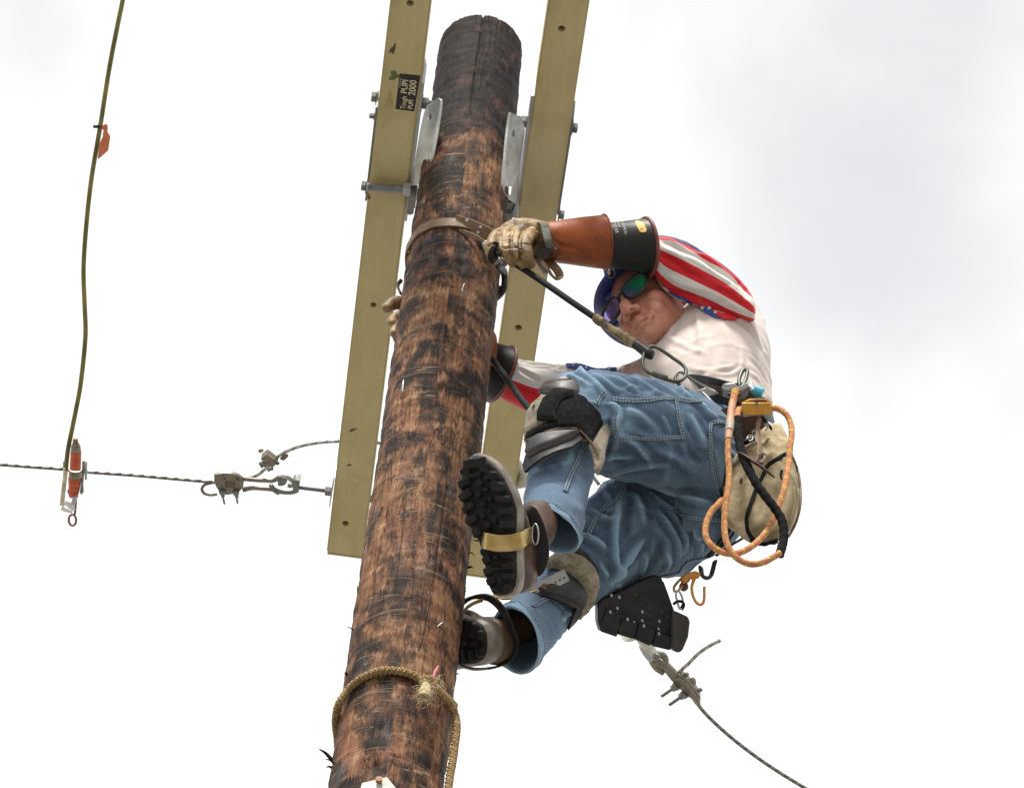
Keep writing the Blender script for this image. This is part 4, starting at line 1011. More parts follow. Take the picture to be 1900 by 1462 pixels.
lf = qq(q4, (122, 600), (118, 520), (130, 430), (165, 370), (230, 318), (310, 305), (300, 400), (260, 470), (215, 500), (160, 555)); furflap('fur_flap', lf, Pt, PADL, .008)
fuzz('fur_hair', qq(q4, (108, 610), (110, 500), (125, 420), (160, 360), (230, 310), (330, 300), (300, 420), (250, 490), (160, 560)), Pt, PADL, 1500, seed=3); 
fuzz('fur_hair', qq(q4, (575, 400), (618, 460), (628, 540), (610, 640), (590, 745), (556, 808), (530, 700), (505, 625), (560, 500)), Pt, PADL, 2200, .008, seed=4)
patch('pad_cap', qq(q4, (215, 310), (250, 262), (320, 236), (410, 230), (480, 248), (514, 286), (524, 338), (470, 342), (400, 330), (300, 318)), GREYL, Pt, .004, .006, puff=.006, par=PADL)
patch('pad_trim', qq(q4, (225, 296), (262, 252), (330, 228), (410, 222), (486, 242), (521, 282), (530, 338), (518, 338), (508, 290), (476, 256), (410, 238), (330, 244), (270, 266), (238, 302)), DKBROWN, Pt, .008, .006, par=PADL)
patch('pad_cap', qq(q4, (148, 596), (200, 566), (290, 545), (420, 536), (456, 556), (390, 600), (300, 640), (220, 668), (150, 708), (132, 670)), GREYL, Pt, .004, .006, puff=.008, par=PADL)
patch('pad_edge', qq(q4, (132, 690), (210, 664), (300, 636), (390, 596), (458, 552), (470, 590), (400, 640), (310, 668), (230, 706), (170, 750), (128, 792), (118, 750)), BLACKL, Pt, .002, .006, par=PADL)
patch('pad_strap', qq(q4, (305, 312), (400, 328), (525, 340), (572, 402), (570, 500), (508, 622), (455, 560), (420, 532), (300, 540), (190, 566), (135, 612), (150, 560), (215, 520), (290, 500), (300, 450), (255, 400)), WEB, Pt, .010, .004, par=PADL, puff=.004)
patch('strap_fold', qq(q4, (312, 308), (404, 322), (396, 352), (340, 378), (312, 440), (322, 500), (212, 496), (218, 440), (250, 370)), WEB, Pt, .017, .004, par=PADL, puff=.003)
seam(q4, .004, (140, 612), (300, 545), (420, 536), (460, 566), (512, 632), (545, 700), name='pad_piping', m=BROWNL, tree=Pt, off=.012).parent = None
o_ = bpy.data.objects.get('pad_piping'); o_.parent = PADL; o_.location = V(PER.location)-V(PADL.location)

# right leg pad
pr = qq(q7, (760, 170), (850, 88), (920, 100), (990, 130), (1050, 190), (1082, 250), (1078, 330), (1045, 430), (1000, 510), (955, 560), (968, 500), (1002, 430), (1000, 360), (950, 290), (880, 240), (800, 215), (740, 215))
furflap('fur_flap', pr, Jts, PADR, .014, .004); fuzz('fur_hair', pr, Jt, PADR, 1500, .012, seed=8)
patch('pad_cap', qq(q7, (650, 372), (760, 330), (850, 275), (920, 300), (975, 350), (1000, 430), (968, 470), (900, 430), (800, 400), (700, 385)), GREYL, Jts, .003, .006, puff=.012, par=PADR)
patch('pad_edge', qq(q7, (645, 378), (740, 372), (830, 388), (900, 418), (975, 462), (985, 500), (940, 560), (880, 620), (900, 560), (930, 490), (860, 460), (760, 420), (680, 400)), BLACKL, Jts, .002, .006, par=PADR)
patch('pad_strap', qq(q7, (855, 60), (930, 50), (1010, 110), (1080, 200), (1086, 260), (1050, 195), (990, 130), (920, 98), (850, 86)), BLACKL, Jts, .006, .004, par=PADR)
# iron shank (flat bar with holes) down to the stirrup
def dpt(x, y, d): return atd(x, y, d)
dk = dep(hit(Jt, 1010, 1080)[0])-.035
A0, A1 = dpt(1052, 1066, dk), dpt(986, 1100, dk+.0)
bar = (A1-A0).normalized(); side = bar.cross(IC).normalized()
mb = MB(); mb.box((A0+A1)/2, bar, side, IC, (A1-A0).length/2, .0135, .0025, .001); sh_ = mb.build('shank', GALV, PADR)
cut = MB()
for k in range(6): c_ = A0.lerp(A1, .10+.12*k)-side*.003; cut.cyl(c_-IC*.02, c_+IC*.02, .0022, n=12)
boolean_cut(sh_, cut)
mb = MB(); mb.cyl(A0.lerp(A1, .62)+IC*.002, A0.lerp(A1, .62)+IC*.006, .006, n=12); mb.build('rivet', RUST, PADR)
mb = MB(); mb.tube([A1-bar*.01, dpt(962, 1106, dk), dpt(935, 1110, dk+.01), dpt(917, 1106, dk+.02), dpt(900, 1112, dk+.03)], .007, n=8, flat=.5); mb.build('shank_rod', BRASS, PADR)

# ---------------- boots
def boot(name, heel, T, N, flip=1, L=.30, leg=None, par=PER, ws=1.0, mh=1.0, uw=1.0):
    """heel: sole heel point; T: toe direction; N: outward sole normal; leg: world direction of the shaft"""
    T = V(T).normalized(); N = V(N); N = (N-T*N.dot(T)).normalized(); X = T.cross(N)*flip   # X: lateral side
    if flip == 1 and X.dot(IR) < 0: X = -X
    tab = [(0, -.002, .002), (.012, -.016, .014), (.05, -.027, .024), (.12, -.032, .031), (.22, -.030, .036), (.32, -.028, .042), (.42, -.033, .048), (.55, -.045, .057), (.68, -.050, .054), (.8, -.048, .044), (.9, -.039, .029), (.96, -.026, .013), (.99, -.014, .000), (1, -.008, -.006)]
    tab = [(a, b*ws, c*ws) for a, b, c in tab]; ys = [a for a, b, c in tab]; n = 44
    def outline(g=0.0):
        ts = [.5-.5*math.cos(math.pi*i/(n-1)) for i in range(n)]
        Rt = [(np.interp(t, ys, [c for a, b, c in tab])+g, t*L+g*(2*t-1)) for t in ts]
        Lf = [(np.interp(t, ys, [b for a, b, c in tab])-g, t*L+g*(2*t-1)) for t in ts]
        return Rt+Lf[::-1]
    def W(x, y, z): return heel+X*x+T*y-N*z
    par_ = thing_part(name, par)
    # midsole
    mb = MB(); rings = [(-.001, .000), (.002, .003), (.012, .0045), (.022, .003), (.027, .000), (.030, -.006)]; rings = [(a*mh, b) for a, b in rings]; m_ = len(outline())
    v = [W(x, y, z) for z, g in rings for x, y in outline(g)]
    f = [(k*m_+i, k*m_+(i+1) % m_, (k+1)*m_+(i+1) % m_, (k+1)*m_+i) for k in range(len(rings)-1) for i in range(m_)]+[tuple(range(m_)), tuple(range((len(rings)-1)*m_, len(rings)*m_))]
    mb.add(v, f); root = mb.build(name, WELT, par, auto=40)
    # rubber base
    mb = MB(); rings = [(-.009, -.004), (-.006, -.001), (0, 0)]
    def skip(y): return 0.34*L < y < .44*L
    v = [W(x, y, z) for z, g in rings for x, y in outline(g)]; f = [(k*m_+i, k*m_+(i+1) % m_, (k+1)*m_+(i+1) % m_, (k+1)*m_+i) for k in range(len(rings)-1) for i in range(m_)]+[tuple(range(m_))]
    f += [tuple(range((len(rings)-1)*m_, len(rings)*m_))]; mb.add(v, f)
    # lugs round the edge and centre lugs
    rs = random.Random(4)
    def lug(x, y, hx, hy, a=0, h=.0075):
        a += rs.uniform(-.12, .12); hx *= rs.uniform(.86, 1.1); hy *= rs.uniform(.85, 1.12); h *= rs.uniform(.8, 1.05)
        ca, sa = math.cos(a), math.sin(a); mb.box(W(x, y, -.009-h/2), X*ca+T*sa, T*ca-X*sa, N, hx, hy, h/2+.001, .0018)
    for t in (.03, .105, .18, .255, .32):
        l, r = np.interp(t, ys, [b for a, b, c in tab]), np.interp(t, ys, [c for a, b, c in tab]); lug(l*.62, t*L+.004, abs(l)*.36, .0075, .15); lug(r*.62, t*L+.004, r*.36, .0075, -.15)
    lug(0, .10*L, .006, .007); lug(0, .19*L, .006, .007, .7); lug(.001, .27*L, .006, .006)
    for t in (.475, .565, .655, .745, .83):
        l, r = np.interp(t, ys, [b for a, b, c in tab]), np.interp(t, ys, [c for a, b, c in tab]); lug(l*.70, t*L, abs(l)*.27, .0085, .22, .010); lug(r*.70, t*L, r*.27, .0085, -.22, .010)
    for i, t in enumerate((.50, .575, .65, .725, .80)):
        lug((-.011 if i % 2 else -.004)+.003, t*L, .0065, .0065, .6*i, .010); lug((.008 if i % 2 else .014)+.003, (t+.02)*L, .0055, .0055, .9*i, .010)
    lug(-.004, .945*L, .026, .012, 0); lug(-.030, .90*L, .009, .010, .5); lug(.018, .90*L, .009, .010, -.5); lug(-.006, .86*L, .014, .005)
    lv, lf_ = remesh([(mb.v, mb.f)], .0019, 3); lv = lv+vnormals(lv, lf_)*(npnoise(lv, 120, 3, 2)*.0011+npnoise(lv, 45, 5, 2)*.0010)[:, None]; obj('lug_sole', lv, lf_, SOLE, root, True)
    # upper
    ank = W(.004, .085, .095)
    leg = (leg-ank).normalized()
    sh = []
    def ell(x, y, z, a, b, c): m2 = MB(); m2.ball(W(x, y, z), 1, 14, (X*a*uw, T*b, N*c)); sh.append((m2.v, m2.f))
    ell(.003, .045, .055, .036, .046, .050); ell(.004, .085, .060, .036, .055, .050); ell(.004, .14, .052, .042, .07, .042); ell(.001, .190, .040, .045, .065, .026); ell(-.004, .232, .034, .041, .045, .020); ell(.004, .11, .085, .032, .045, .045)
    m2 = MB(); m2.tube([W(.004, .075, .05), ank, ank+leg*.05, ank+leg*.10, ank+leg*.15], [.040, .043, .044, .044, .040], n=24, sub=4); sh.append((m2.v, m2.f))
    uv_, uf_ = remesh(sh, .004, 8); nn = vnormals(uv_, uf_); uv_ = uv_+nn*(npnoise(uv_, 30, 3, 3)*.0025)[:, None]
    up = obj('boot_upper', uv_, uf_, BOOTL, root, True)
    return root, W, bvh(uv_, uf_), ank, leg
def thing_part(name, par): return par
legL = None
hL = at(940, 1104, .205)
TL = IR*(-.20)+IU*.98+IC*(-.10); NL = IC*.84-IR*.54+IU*.05
bootL, WL, BLt, ankL, _ = boot('left_boot', hL, TL, NL, 1, .285, at(1040, 870, .135), ws=1.12); bootL.name = 'boot'
legR = None
hR = at(906, 1196, -.035)
bootR, WR, BRt, ankR, _ = boot('right_boot', hR, IR*(-.62)+IU*(.08)-IC*.78, IC*.64-IR*.77-IU*.03, -1, .32, at(1030, 1105, -.085), ws=1.4, mh=1.5, uw=1.35); bootR.name = 'boot'

# stirrup under the instep, its ring, instep strap and gaff (upper leg)
def plate_along(pts, halfw, wdir, thick, name, m, par, sub=4):
    P = crom([V(p) for p in pts], sub); mb = MB(); v = []
    for i, p in enumerate(P):
        t = (P[min(i+1, len(P)-1)]-P[max(i-1, 0)]).normalized(); w_ = V(wdir); w_ = (w_-t*w_.dot(t)).normalized(); nn = t.cross(w_)
        hw = halfw if not isinstance(halfw, (list, tuple)) else np.interp(i/(len(P)-1), np.linspace(0, 1, len(halfw)), halfw)
        v += [p-w_*hw-nn*thick/2, p+w_*hw-nn*thick/2, p+w_*hw+nn*thick/2, p-w_*hw+nn*thick/2]
    f = [(i*4+j, i*4+(j+1) % 4, (i+1)*4+(j+1) % 4, (i+1)*4+j) for i in range(len(P)-1) for j in range(4)]+[(0, 1, 2, 3), tuple(len(P)*4-4+k for k in range(4))]
    mb.add(v, f); o = mb.build(name, m, par, auto=45); b = o.modifiers.new('b', 'BEVEL'); b.width = thick*.25; b.segments = 2; b.limit_method = 'ANGLE'; return o
dS = dep(WL(0, .12, -.022))-.011
plate_along([atd(893, 1000, dS+.07), atd(896, 1001, dS+.03), atd(903, 1004, dS-.004), atd(925, 1008, dS-.010), atd(948, 1007, dS-.010), atd(965, 1003, dS-.006), atd(977, 996, dS+.012), atd(987, 989, dS+.045), atd(990, 985, dS+.075)], [.016, .016, .0165, .0165, .0165, .017, .0165, .013, .010], IU+IR*.08, .003, 'stirrup', BRASS, PADL)
mb = MB(); c_ = atd(993, 991, dS+.03); mb.tube([c_+(IR*.4*math.cos(a)+IU*1.3*math.sin(a)+IC*.6*math.cos(a))*.016 for a in [k*math.pi/4 for k in range(8)]], .0018, n=8, closed=True, sub=3); mb.build('strap_ring', GALV, PADL, smooth=True)
def bstrap(pts, r, name='ankle_strap', m=BLACKL, par=PADL, flat=.35, **k):
    mb = MB(); mb.tube([atd(x, y, d) for x, y, d in pts], r, n=10, flat=flat, sub=5, **k); o = mb.build(name, m, par, smooth=True); return o
plate_along([atd(979, 940, dS+.06), atd(987, 950, dS+.05), atd(997, 975, dS+.05), atd(1003, 1000, dS+.055), atd(1004, 1030, dS+.06), atd(998, 1055, dS+.07), atd(990, 1070, dS+.09)], [.006, .012, .015, .016, .017, .014, .006], IR*.9+IC*.35, .004, 'ankle_strap', BLACKL, PADL)
mb = MB(); mb.tube([atd(898, 992, dS+.045), atd(888, 990, dS+.05), atd(877, 996, dS+.07)], [.004, .0045, .0015], n=8, flat=.6); mb.build('gaff', DGALV, PADL, smooth=True)
mb = MB(); mb.tube([atd(900, 1000, dS+.05), atd(886, 1003, dS+.055), atd(876, 1001, dS+.07)], [.003, .003, .001], n=8, flat=.6); mb.build('gaff_guard', BLACKL, PADL, smooth=True)
# lower boot: strap and stirrup
dR = dep(WR(0, .05, .0))
plate_along([atd(856, 1120, dR+.05), atd(876, 1109, dR+.03), atd(902, 1108, dR+.01), atd(922, 1119, dR-.005), atd(938, 1141, dR-.012), atd(949, 1165, dR-.012), atd(957, 1186, dR-.005), atd(955, 1208, dR+.005), atd(944, 1226, dR+.01), atd(920, 1237, dR+.02), atd(895, 1241, dR+.03)], [.009, .010, .011, .012, .011, .010, .010, .009, .008, .006, .004], IR*.5+IU*.2+IC*.8, .005, 'ankle_strap', BLACKL, PADR)
plate_along([atd(897, 1112, dR+.02), atd(880, 1118, dR+.01), atd(866, 1128, dR+.01), atd(858, 1140, dR+.02)], .008, IR*.3+IU*.6+IC*.8, .003, 'stirrup', BRASS, PADR)
mb = MB(); mb.tube([atd(905, 1240, dR), atd(880, 1241, dR), atd(858, 1236, dR+.01), atd(850, 1233, dR+.02)], [.004, .005, .005, .002], n=8, flat=.7); mb.build('gaff', DGALV, PADR, smooth=True)
# ---------------- shirt body
torso = loft([(1262, 738, 1434, 775, -.02, .150), (1232, 718, 1432, 728, -.02, .165), (1205, 697, 1431, 690, -.03, .185), (1193, 670, 1429, 645, -.03, .195), (1206, 640, 1420, 600, -.03, .195), (1234, 600, 1402, 560, -.03, .18), (1248, 572, 1378, 527, -.035, .15), (1258, 548, 1345, 512, -.045, .12), (1268, 528, 1320, 505, -.05, .07)], n=80)
shR = loft([(1210, 652, 1232, 722, -.20, .06), (1180, 668, 1205, 735, -.22, .065), (1150, 680, 1170, 745, -.23, .06), (1130, 688, 1145, 750, -.24, .055)], n=48)
shL = sweep([(1345, 575, .05, .06, .08), (1372, 572, .10, .05, .06), (1385, 570, .12, .03, .04)], n=40)
Sv, Sf = remesh([torso, shR], .005, 8); St = bvh(Sv, Sf)
fl = []
def F3(amp, wd, *pts): fl.append((qq(q3, *pts), amp*.8, wd*.75))
for k in range(9): F3(.0035, .006, (1010+14*k, 775-8*k+10*k), (1080+14*k, 790+12*k), (1150+12*k, 860+16*k), (1205+7*k, 960+14*k))
F3(.006, .010, (770, 720), (800, 860), (790, 1010)); F3(.006, .012, (940, 790), (990, 900), (1040, 1040), (1060, 1180)); F3(.004, .010, (640, 700), (600, 860), (520, 990))
F3(.004, .008, (560, 880), (700, 960), (860, 1020)); F3(.005, .008, (720, 1110), (850, 1130), (960, 1110), (1060, 1090)); F3(.0045, .007, (760, 1190), (880, 1150), (1000, 1150), (1100, 1110)); F3(.004, .007, (1060, 1150), (1090, 1050), (1080, 960))
F3(.005, .008, (1120, 1130), (1200, 1190), (1240, 1280)); F3(.005, .008, (1130, 1010), (1200, 1100), (1260, 1200)); F3(.004, .008, (360, 1080), (350, 1110), (340, 1150)); F3(.004, .006, (300, 1085), (290, 1110), (270, 1140)); F3(.004, .006, (250, 1095), (245, 1120), (235, 1140))
F3(-.005, .012, (860, 800), (900, 960), (900, 1080))
hb = npnoise(Sv, 10, 3, 3)*.002+rdg(Sv, (10, 6, 18), 5, 6)*.0022-.0005
Sv2, Sh = folds(Sv, Sf, St, fl, hb); shirt = obj('shirt', Sv2, Sf, SHIRT, PER, True); St = bvh(Sv2, Sf)

# ---------------- sleeves with printed flag stripes
RD, WH_, NV = (.62, .012, .022), (.66, .63, .60), (.010, .028, .12)
def sleeve(name, st, m, n=96, step=.004, fold=(), seed=1, amp=.003):
    v, f, uv = loft(st, n=n, step=step); v = np.array([list(p) for p in v]); vn = vnormals(v, f); t = bvh(v, f)
    h = npnoise(v, 14, seed, 3)*amp+rdg(v, (12, 12, 26), seed, 6)*.0022-.0005
    v2, hh = folds(v, f, t, [(a, b*1.5, c*.8) for a, b, c in fold], h); o = obj(name, v2, f, m, PER, True, uv=uv); return o, bvh(v2, f)
# u=0 at B side (lower edge), .25 towards the camera, .5 at A (upper edge)
SL1 = m_flag('flag_stripes_upper_sleeve', [(0.0, WH_), (.06, RD), (.145, WH_), (.225, RD), (.305, WH_), (.40, RD), (.44, NV), (.70, WH_), (.80, RD), (.90, WH_)])
F_3 = lambda amp, wd, *pts: (qq(q3, *pts), amp, wd)
slL, SLt = sleeve('left_sleeve', [(1188, 440, 1188, 500, .115, .05), (1218, 437, 1212, 512, .11, .055), (1245, 440, 1232, 538, .10, .050), (1278, 453, 1262, 556, .10, .050), (1315, 474, 1300, 572, .10, .052), (1350, 498, 1335, 585, .10, .052), (1380, 528, 1366, 594, .10, .046), (1397, 552, 1392, 598, .10, .045), (1401, 570, 1399, 595, .10, .02)], SL1, fold=[
    F_3(.006, .009, (505, 330), (620, 380), (700, 450), (820, 500)), F_3(.005, .008, (520, 240), (660, 300), (820, 370), (960, 470)), F_3(.005, .009, (520, 560), (640, 590), (800, 640), (940, 700)),
    F_3(.005, .007, (780, 330), (900, 420), (1060, 540), (1140, 620)), F_3(-.004, .008, (560, 470), (700, 540), (900, 590)), F_3(.004, .007, (860, 560), (980, 600), (1120, 700)), F_3(.004, .007, (640, 240), (740, 300), (820, 330)), F_3(.003, .006, (560, 650), (700, 690), (860, 740), (1000, 770))], seed=3)
slL.name = 'sleeve'
# navy star field under the arm and on the shoulder
patch('sleeve_print', qq(q3, (745, 672), (800, 690), (850, 700), (880, 722), (905, 760), (945, 782), (900, 770), (850, 745), (800, 715)), BLUEP, St, .003, .002)
patch('sleeve_print', qq(q3, (880, 722), (940, 742), (1000, 752), (1050, 776), (1040, 788), (960, 786), (915, 760)), simple('red_print', (.58, .012, .02), (.66, .02, .03), 40, .6), St, .003, .002)
patch('sleeve_print', qq(q3, (585, 586), (640, 608), (700, 635), (752, 668), (748, 674), (690, 644), (620, 612)), BLUEP, SLt, .002, .002)
def star(q, x, y, r, tree, m=WHITE, a0=0, off=.006, par=None):
    p = [(x+(r if k % 2 == 0 else r*.42)*math.sin(a0+k*math.pi/5), y-(r if k % 2 == 0 else r*.42)*math.cos(a0+k*math.pi/5)) for k in range(10)]
    return patch('star', qq(q, *p), m, tree, off, .0008, 1.5)
star(q3, 822, 712, 20, St); star(q3, 866, 716, 14, St, a0=.3); star(q3, 905, 745, 12, St, a0=.5)
SL2 = m_flag('flag_stripes_lower_sleeve', [(0.0, RD), (.10, RD), (.20, RD), (.245, WH_), (.36, WH_), (.53, WH_), (.62, RD), (.72, WH_), (.82, RD), (.92, WH_)])
F_2 = lambda amp, wd, *pts: (qq(q2, *pts), amp, wd)
slR, SRt = sleeve('right_sleeve', [(945, 662, 925, 735, -.17, .05), (970, 668, 942, 745, -.18, .05), (1010, 675, 985, 765, -.19, .052), (1060, 677, 1045, 775, -.20, .055), (1105, 682, 1095, 770, -.22, .056), (1150, 686, 1145, 760, -.23, .055)], SL2, fold=[
    F_2(.005, .007, (905, 1020), (990, 1050), (1080, 1060), (1180, 1070)), F_2(.004, .006, (900, 1080), (960, 1120), (1040, 1160)), F_2(.004, .006, (1100, 1060), (1150, 1080), (1200, 1090)), F_2(.004, .006, (880, 1200), (940, 1220), (1040, 1260))], seed=5)
slR.name = 'sleeve'
patch('sleeve_print', qq(q2, (1205, 1066), (1290, 1064), (1400, 1098), (1460, 1095), (1540, 1070), (1525, 1120), (1400, 1125), (1300, 1100), (1215, 1082)), BLUEP, SRt, .004, .002)
for x, y in ((1250, 1075), (1330, 1090), (1480, 1100)): star(q2, x, y, 9, SRt)

# ---------------- collar, with lettering at its edge
def dab(name, q, pts, m, tree, off=.003, th=.001): return patch(name, qq(q, *pts), m, tree, off, th, 1.2)
# ---------------- head
L_ = np.array([.742, .592, .03]); F__ = np.array([-.443, .497, .768]); U__ = np.array([-.502, .635, -.631])
Mx, _, Vt = np.linalg.svd(np.stack([L_/np.linalg.norm(L_), F__/np.linalg.norm(F__), U__/np.linalg.norm(U__)])); Mh = Mx@Vt
def toW(r): return IR*float(r[0])+IU*float(r[1])+IC*float(r[2])
HL, HF, HU = toW(Mh[0]), toW(Mh[1]), toW(Mh[2])
HL, HF = HL*math.cos(R(22))+HF*math.sin(R(22)), HF*math.cos(R(22))-HL*math.sin(R(22))
rq = Matrix.Rotation(R(-7), 3, IC); HL, HF, HU = rq@HL, rq@HF, rq@HU
EYE = at(1165, 558, .03)
HS = 1.06
def HW_(x, y, z): return EYE+(HL*x+HF*(y-.09)+HU*z)*HS      # local: x his left, y forward, z up, eye line at y .09, z 0
sh = []
def he(x, y, z, a, b, c):
    m2 = MB(); m2.ball(HW_(x, y, z), 1, 16, (HL*a*HS, HF*b*HS, HU*c*HS)); sh.append((m2.v, m2.f))
he(0, -.015, .035, .077, .098, .092); he(0, .02, -.035, .068, .076, .075); he(0, .045, -.065, .056, .052, .052); he(0, .078, -.100, .026, .024, .022)     # skull, face, jaw, chin
for s_ in (-1, 1):
    he(s_*.040, .058, -.030, .026, .028, .026); he(s_*.032, .074, -.055, .024, .020, .026); he(s_*.052, .015, -.060, .013, .034, .028)   # cheekbone, cheek, jaw angle
    he(s_*.0165, .107, -.048, .0095, .013, .009); he(s_*.025, .090, .022, .026, .012, .010)
    he(s_*.076, -.012, -.004, .008, .017, .028)                          # ear
    he(s_*.016, .094, -.080, .018, .010, .014)
m2 = MB(); m2.tube([HW_(0, .088, .016), HW_(0, .104, -.010), HW_(0, .118, -.030), HW_(0, .121, -.042)], [.0095, .011, .0145, .0145], n=14, sub=4); sh.append((m2.v, m2.f)); he(0, .120, -.044, .0145, .013, .012); he(0, .101, -.066, .014, .008, .011)
he(0, .096, -.080, .016, .012, .016); he(0, .060, -.085, .040, .036, .024)
NB = at(1305, 600, -.03)
m2 = MB(); m2.tube([HW_(0, -.01, -.03), HW_(0, -.015, -.075), HW_(0, -.012, -.115).lerp(NB, .25), HW_(0, -.02, -.12).lerp(NB, .6), NB], [.052, .056, .060, .060, .058], n=28, sub=4); sh.append((m2.v, m2.f))
m2 = MB(); m2.ball(NB.lerp(at(1320, 680, -.03), .3), 1, 16, (V((.06, 0, 0)), V((0, .07, 0)), V((0, 0, .06)))); sh.append((m2.v, m2.f))
m2 = MB(); m2.tube([NB, at(1320, 680, -.03), at(1345, 730, -.03)], [.055, .055, .05], n=24, sub=3); sh.append((m2.v, m2.f))
Hv, Hf = remesh(sh, .0019, 85)
loc = np.stack([(Hv-np.array(EYE))@np.array(a)/HS for a in (HL, HF, HU)], -1); loc[:, 1] += .09
Hn = vnormals(Hv, Hf)
def g(x, y, z, r): return np.exp(-((loc[:, 0]-x)**2+(loc[:, 1]-y)**2+(loc[:, 2]-z)**2)/r**2)
def seg(pts, r):
    best = np.full(len(loc), 9.0)
    for a, b in zip(pts[:-1], pts[1:]):
        a, b = np.array(a), np.array(b); ab = b-a; t = np.clip(((loc-a)@ab)/(ab@ab), 0, 1); best = np.minimum(best, np.linalg.norm(loc-(a+t[:, None]*ab), axis=1))
    return np.exp(-(best/r)**2)
h = np.zeros(len(loc))
for s_ in (-1, 1):
    h -= .0105*g(s_*.0085, .117, -.055, .0052)                                                  # nostrils
    h -= .0030*seg([(s_*.022, .100, -.046), (s_*.031, .088, -.062), (s_*.038, .078, -.080)], .0050)   # fold from nose towards the mouth corner
    h -= .0026*seg([(s_*.040, .074, -.088), (s_*.044, .066, -.100)], .0035)
    h -= .0012*seg([(s_*.055, .060, -.050), (s_*.060, .048, -.075)], .0035)
h -= .0085*seg([(-.036, .084, -.092), (-.026, .094, -.0850), (-.012, .106, -.0815), (0, .110, -.0805), (.012, .106, -.0815), (.026, .094, -.0850), (.036, .084, -.092)], .0026)     # mouth line, corners drawn down
h += .0030*seg([(-.014, .104, -.0885), (0, .108, -.0880), (.014, .104, -.0885)], .0050)            # lower lip
h -= .0042*seg([(-.020, .092, -.098), (0, .100, -.0975), (.020, .092, -.098)], .0046)                # crease above the chin
h += .0035*g(0, .1, -.110, .013)
lipc = seg([(-.030, .092, -.087), (-.012, .106, -.0825), (0, .110, -.0815), (.012, .106, -.0825), (.030, .092, -.087)], .0022)
h += npnoise(Hv, 40, 2, 2)*.0005+npnoise(Hv, 140, 3, 2)*.0003
Hv = Hv+Hn*h[:, None]
stub = np.clip((-.055-loc[:, 2])/.03, 0, 1)*np.clip(loc[:, 1]/.04, 0, 1)*.6
dark_ = sum(g(s_*.0085, .114, -.053, .0050) for s_ in (-1, 1))*2+lipc*.5  # shade of nostrils and lip crease, painted into the skin colour
body = obj('body', Hv, Hf, SKIN, PER, True, attr={'stubble_shade': np.clip(stub+dark_, 0, 1)}); Ht = bvh(Hv, Hf)
# ---------------- safety glasses
def lens_y(x): return .1085-3.6*x*x
def glasses():
    mb = MB(); out = {}
    root = None
    for s_ in (1, -1):
        o = [(.0085, .010), (.016, .0165), (.035, .0195), (.055, .0185), (.0645, .012), (.0655, .000), (.060, -.013), (.048, -.0215), (.030, -.0235), (.015, -.0185), (.009, -.006)]
        oc = crom([V((a, b, 0)) for a, b in o], 4, True)
        P = [HW_(s_*p.x, lens_y(p.x)+.004, p.y) for p in oc]
        m2 = MB(); m2.tube(P, .0040, n=8, closed=True, sub=1); 
        fr = m2.build('frame', BLKPL, root or PER, smooth=True)
        if root is None: root = fr; fr.name = 'sunglasses'
        # lens: fan grid
        c = V((.037, -.002)); v = []; uv = []; K = 8
        for k in range(K+1):
            for p in oc:
                x = c.x+(p.x-c.x)*k/K; z = c.y+(p.y-c.y)*k/K; v.append(HW_(s_*x, lens_y(x)+.0048-.6*(z*z)*2, z)); uv.append((.15+.75*((z+.02)/.04*.35+(x/.065)*.65) if s_ > 0 else .28*(x/.065), k/K))
        n = len(oc); f = [(k*n+i, k*n+(i+1) % n, (k+1)*n+(i+1) % n, (k+1)*n+i) for k in range(K) for i in range(n)]
        obj('lens', v, f, LENS, root, True, uv=uv)
        m2 = MB(); m2.tube([HW_(s_*.064, lens_y(.064)+.003, .006), HW_(s_*.073, .07, .006), HW_(s_*.081, .03, .004), HW_(s_*.083, -.005, .0)], [.0055, .0050, .004, .003], n=8, flat=.5, sub=4, up=HU); m2.build('temple', BLKPL, root, smooth=True)
    m2 = MB(); m2.tube([HW_(-.011, lens_y(.011)+.004, .006), HW_(0, .1135, .0075), HW_(.011, lens_y(.011)+.004, .006)], .0038, n=8, sub=4); m2.build('nose_bridge', BLKPL, root, smooth=True)
glasses()
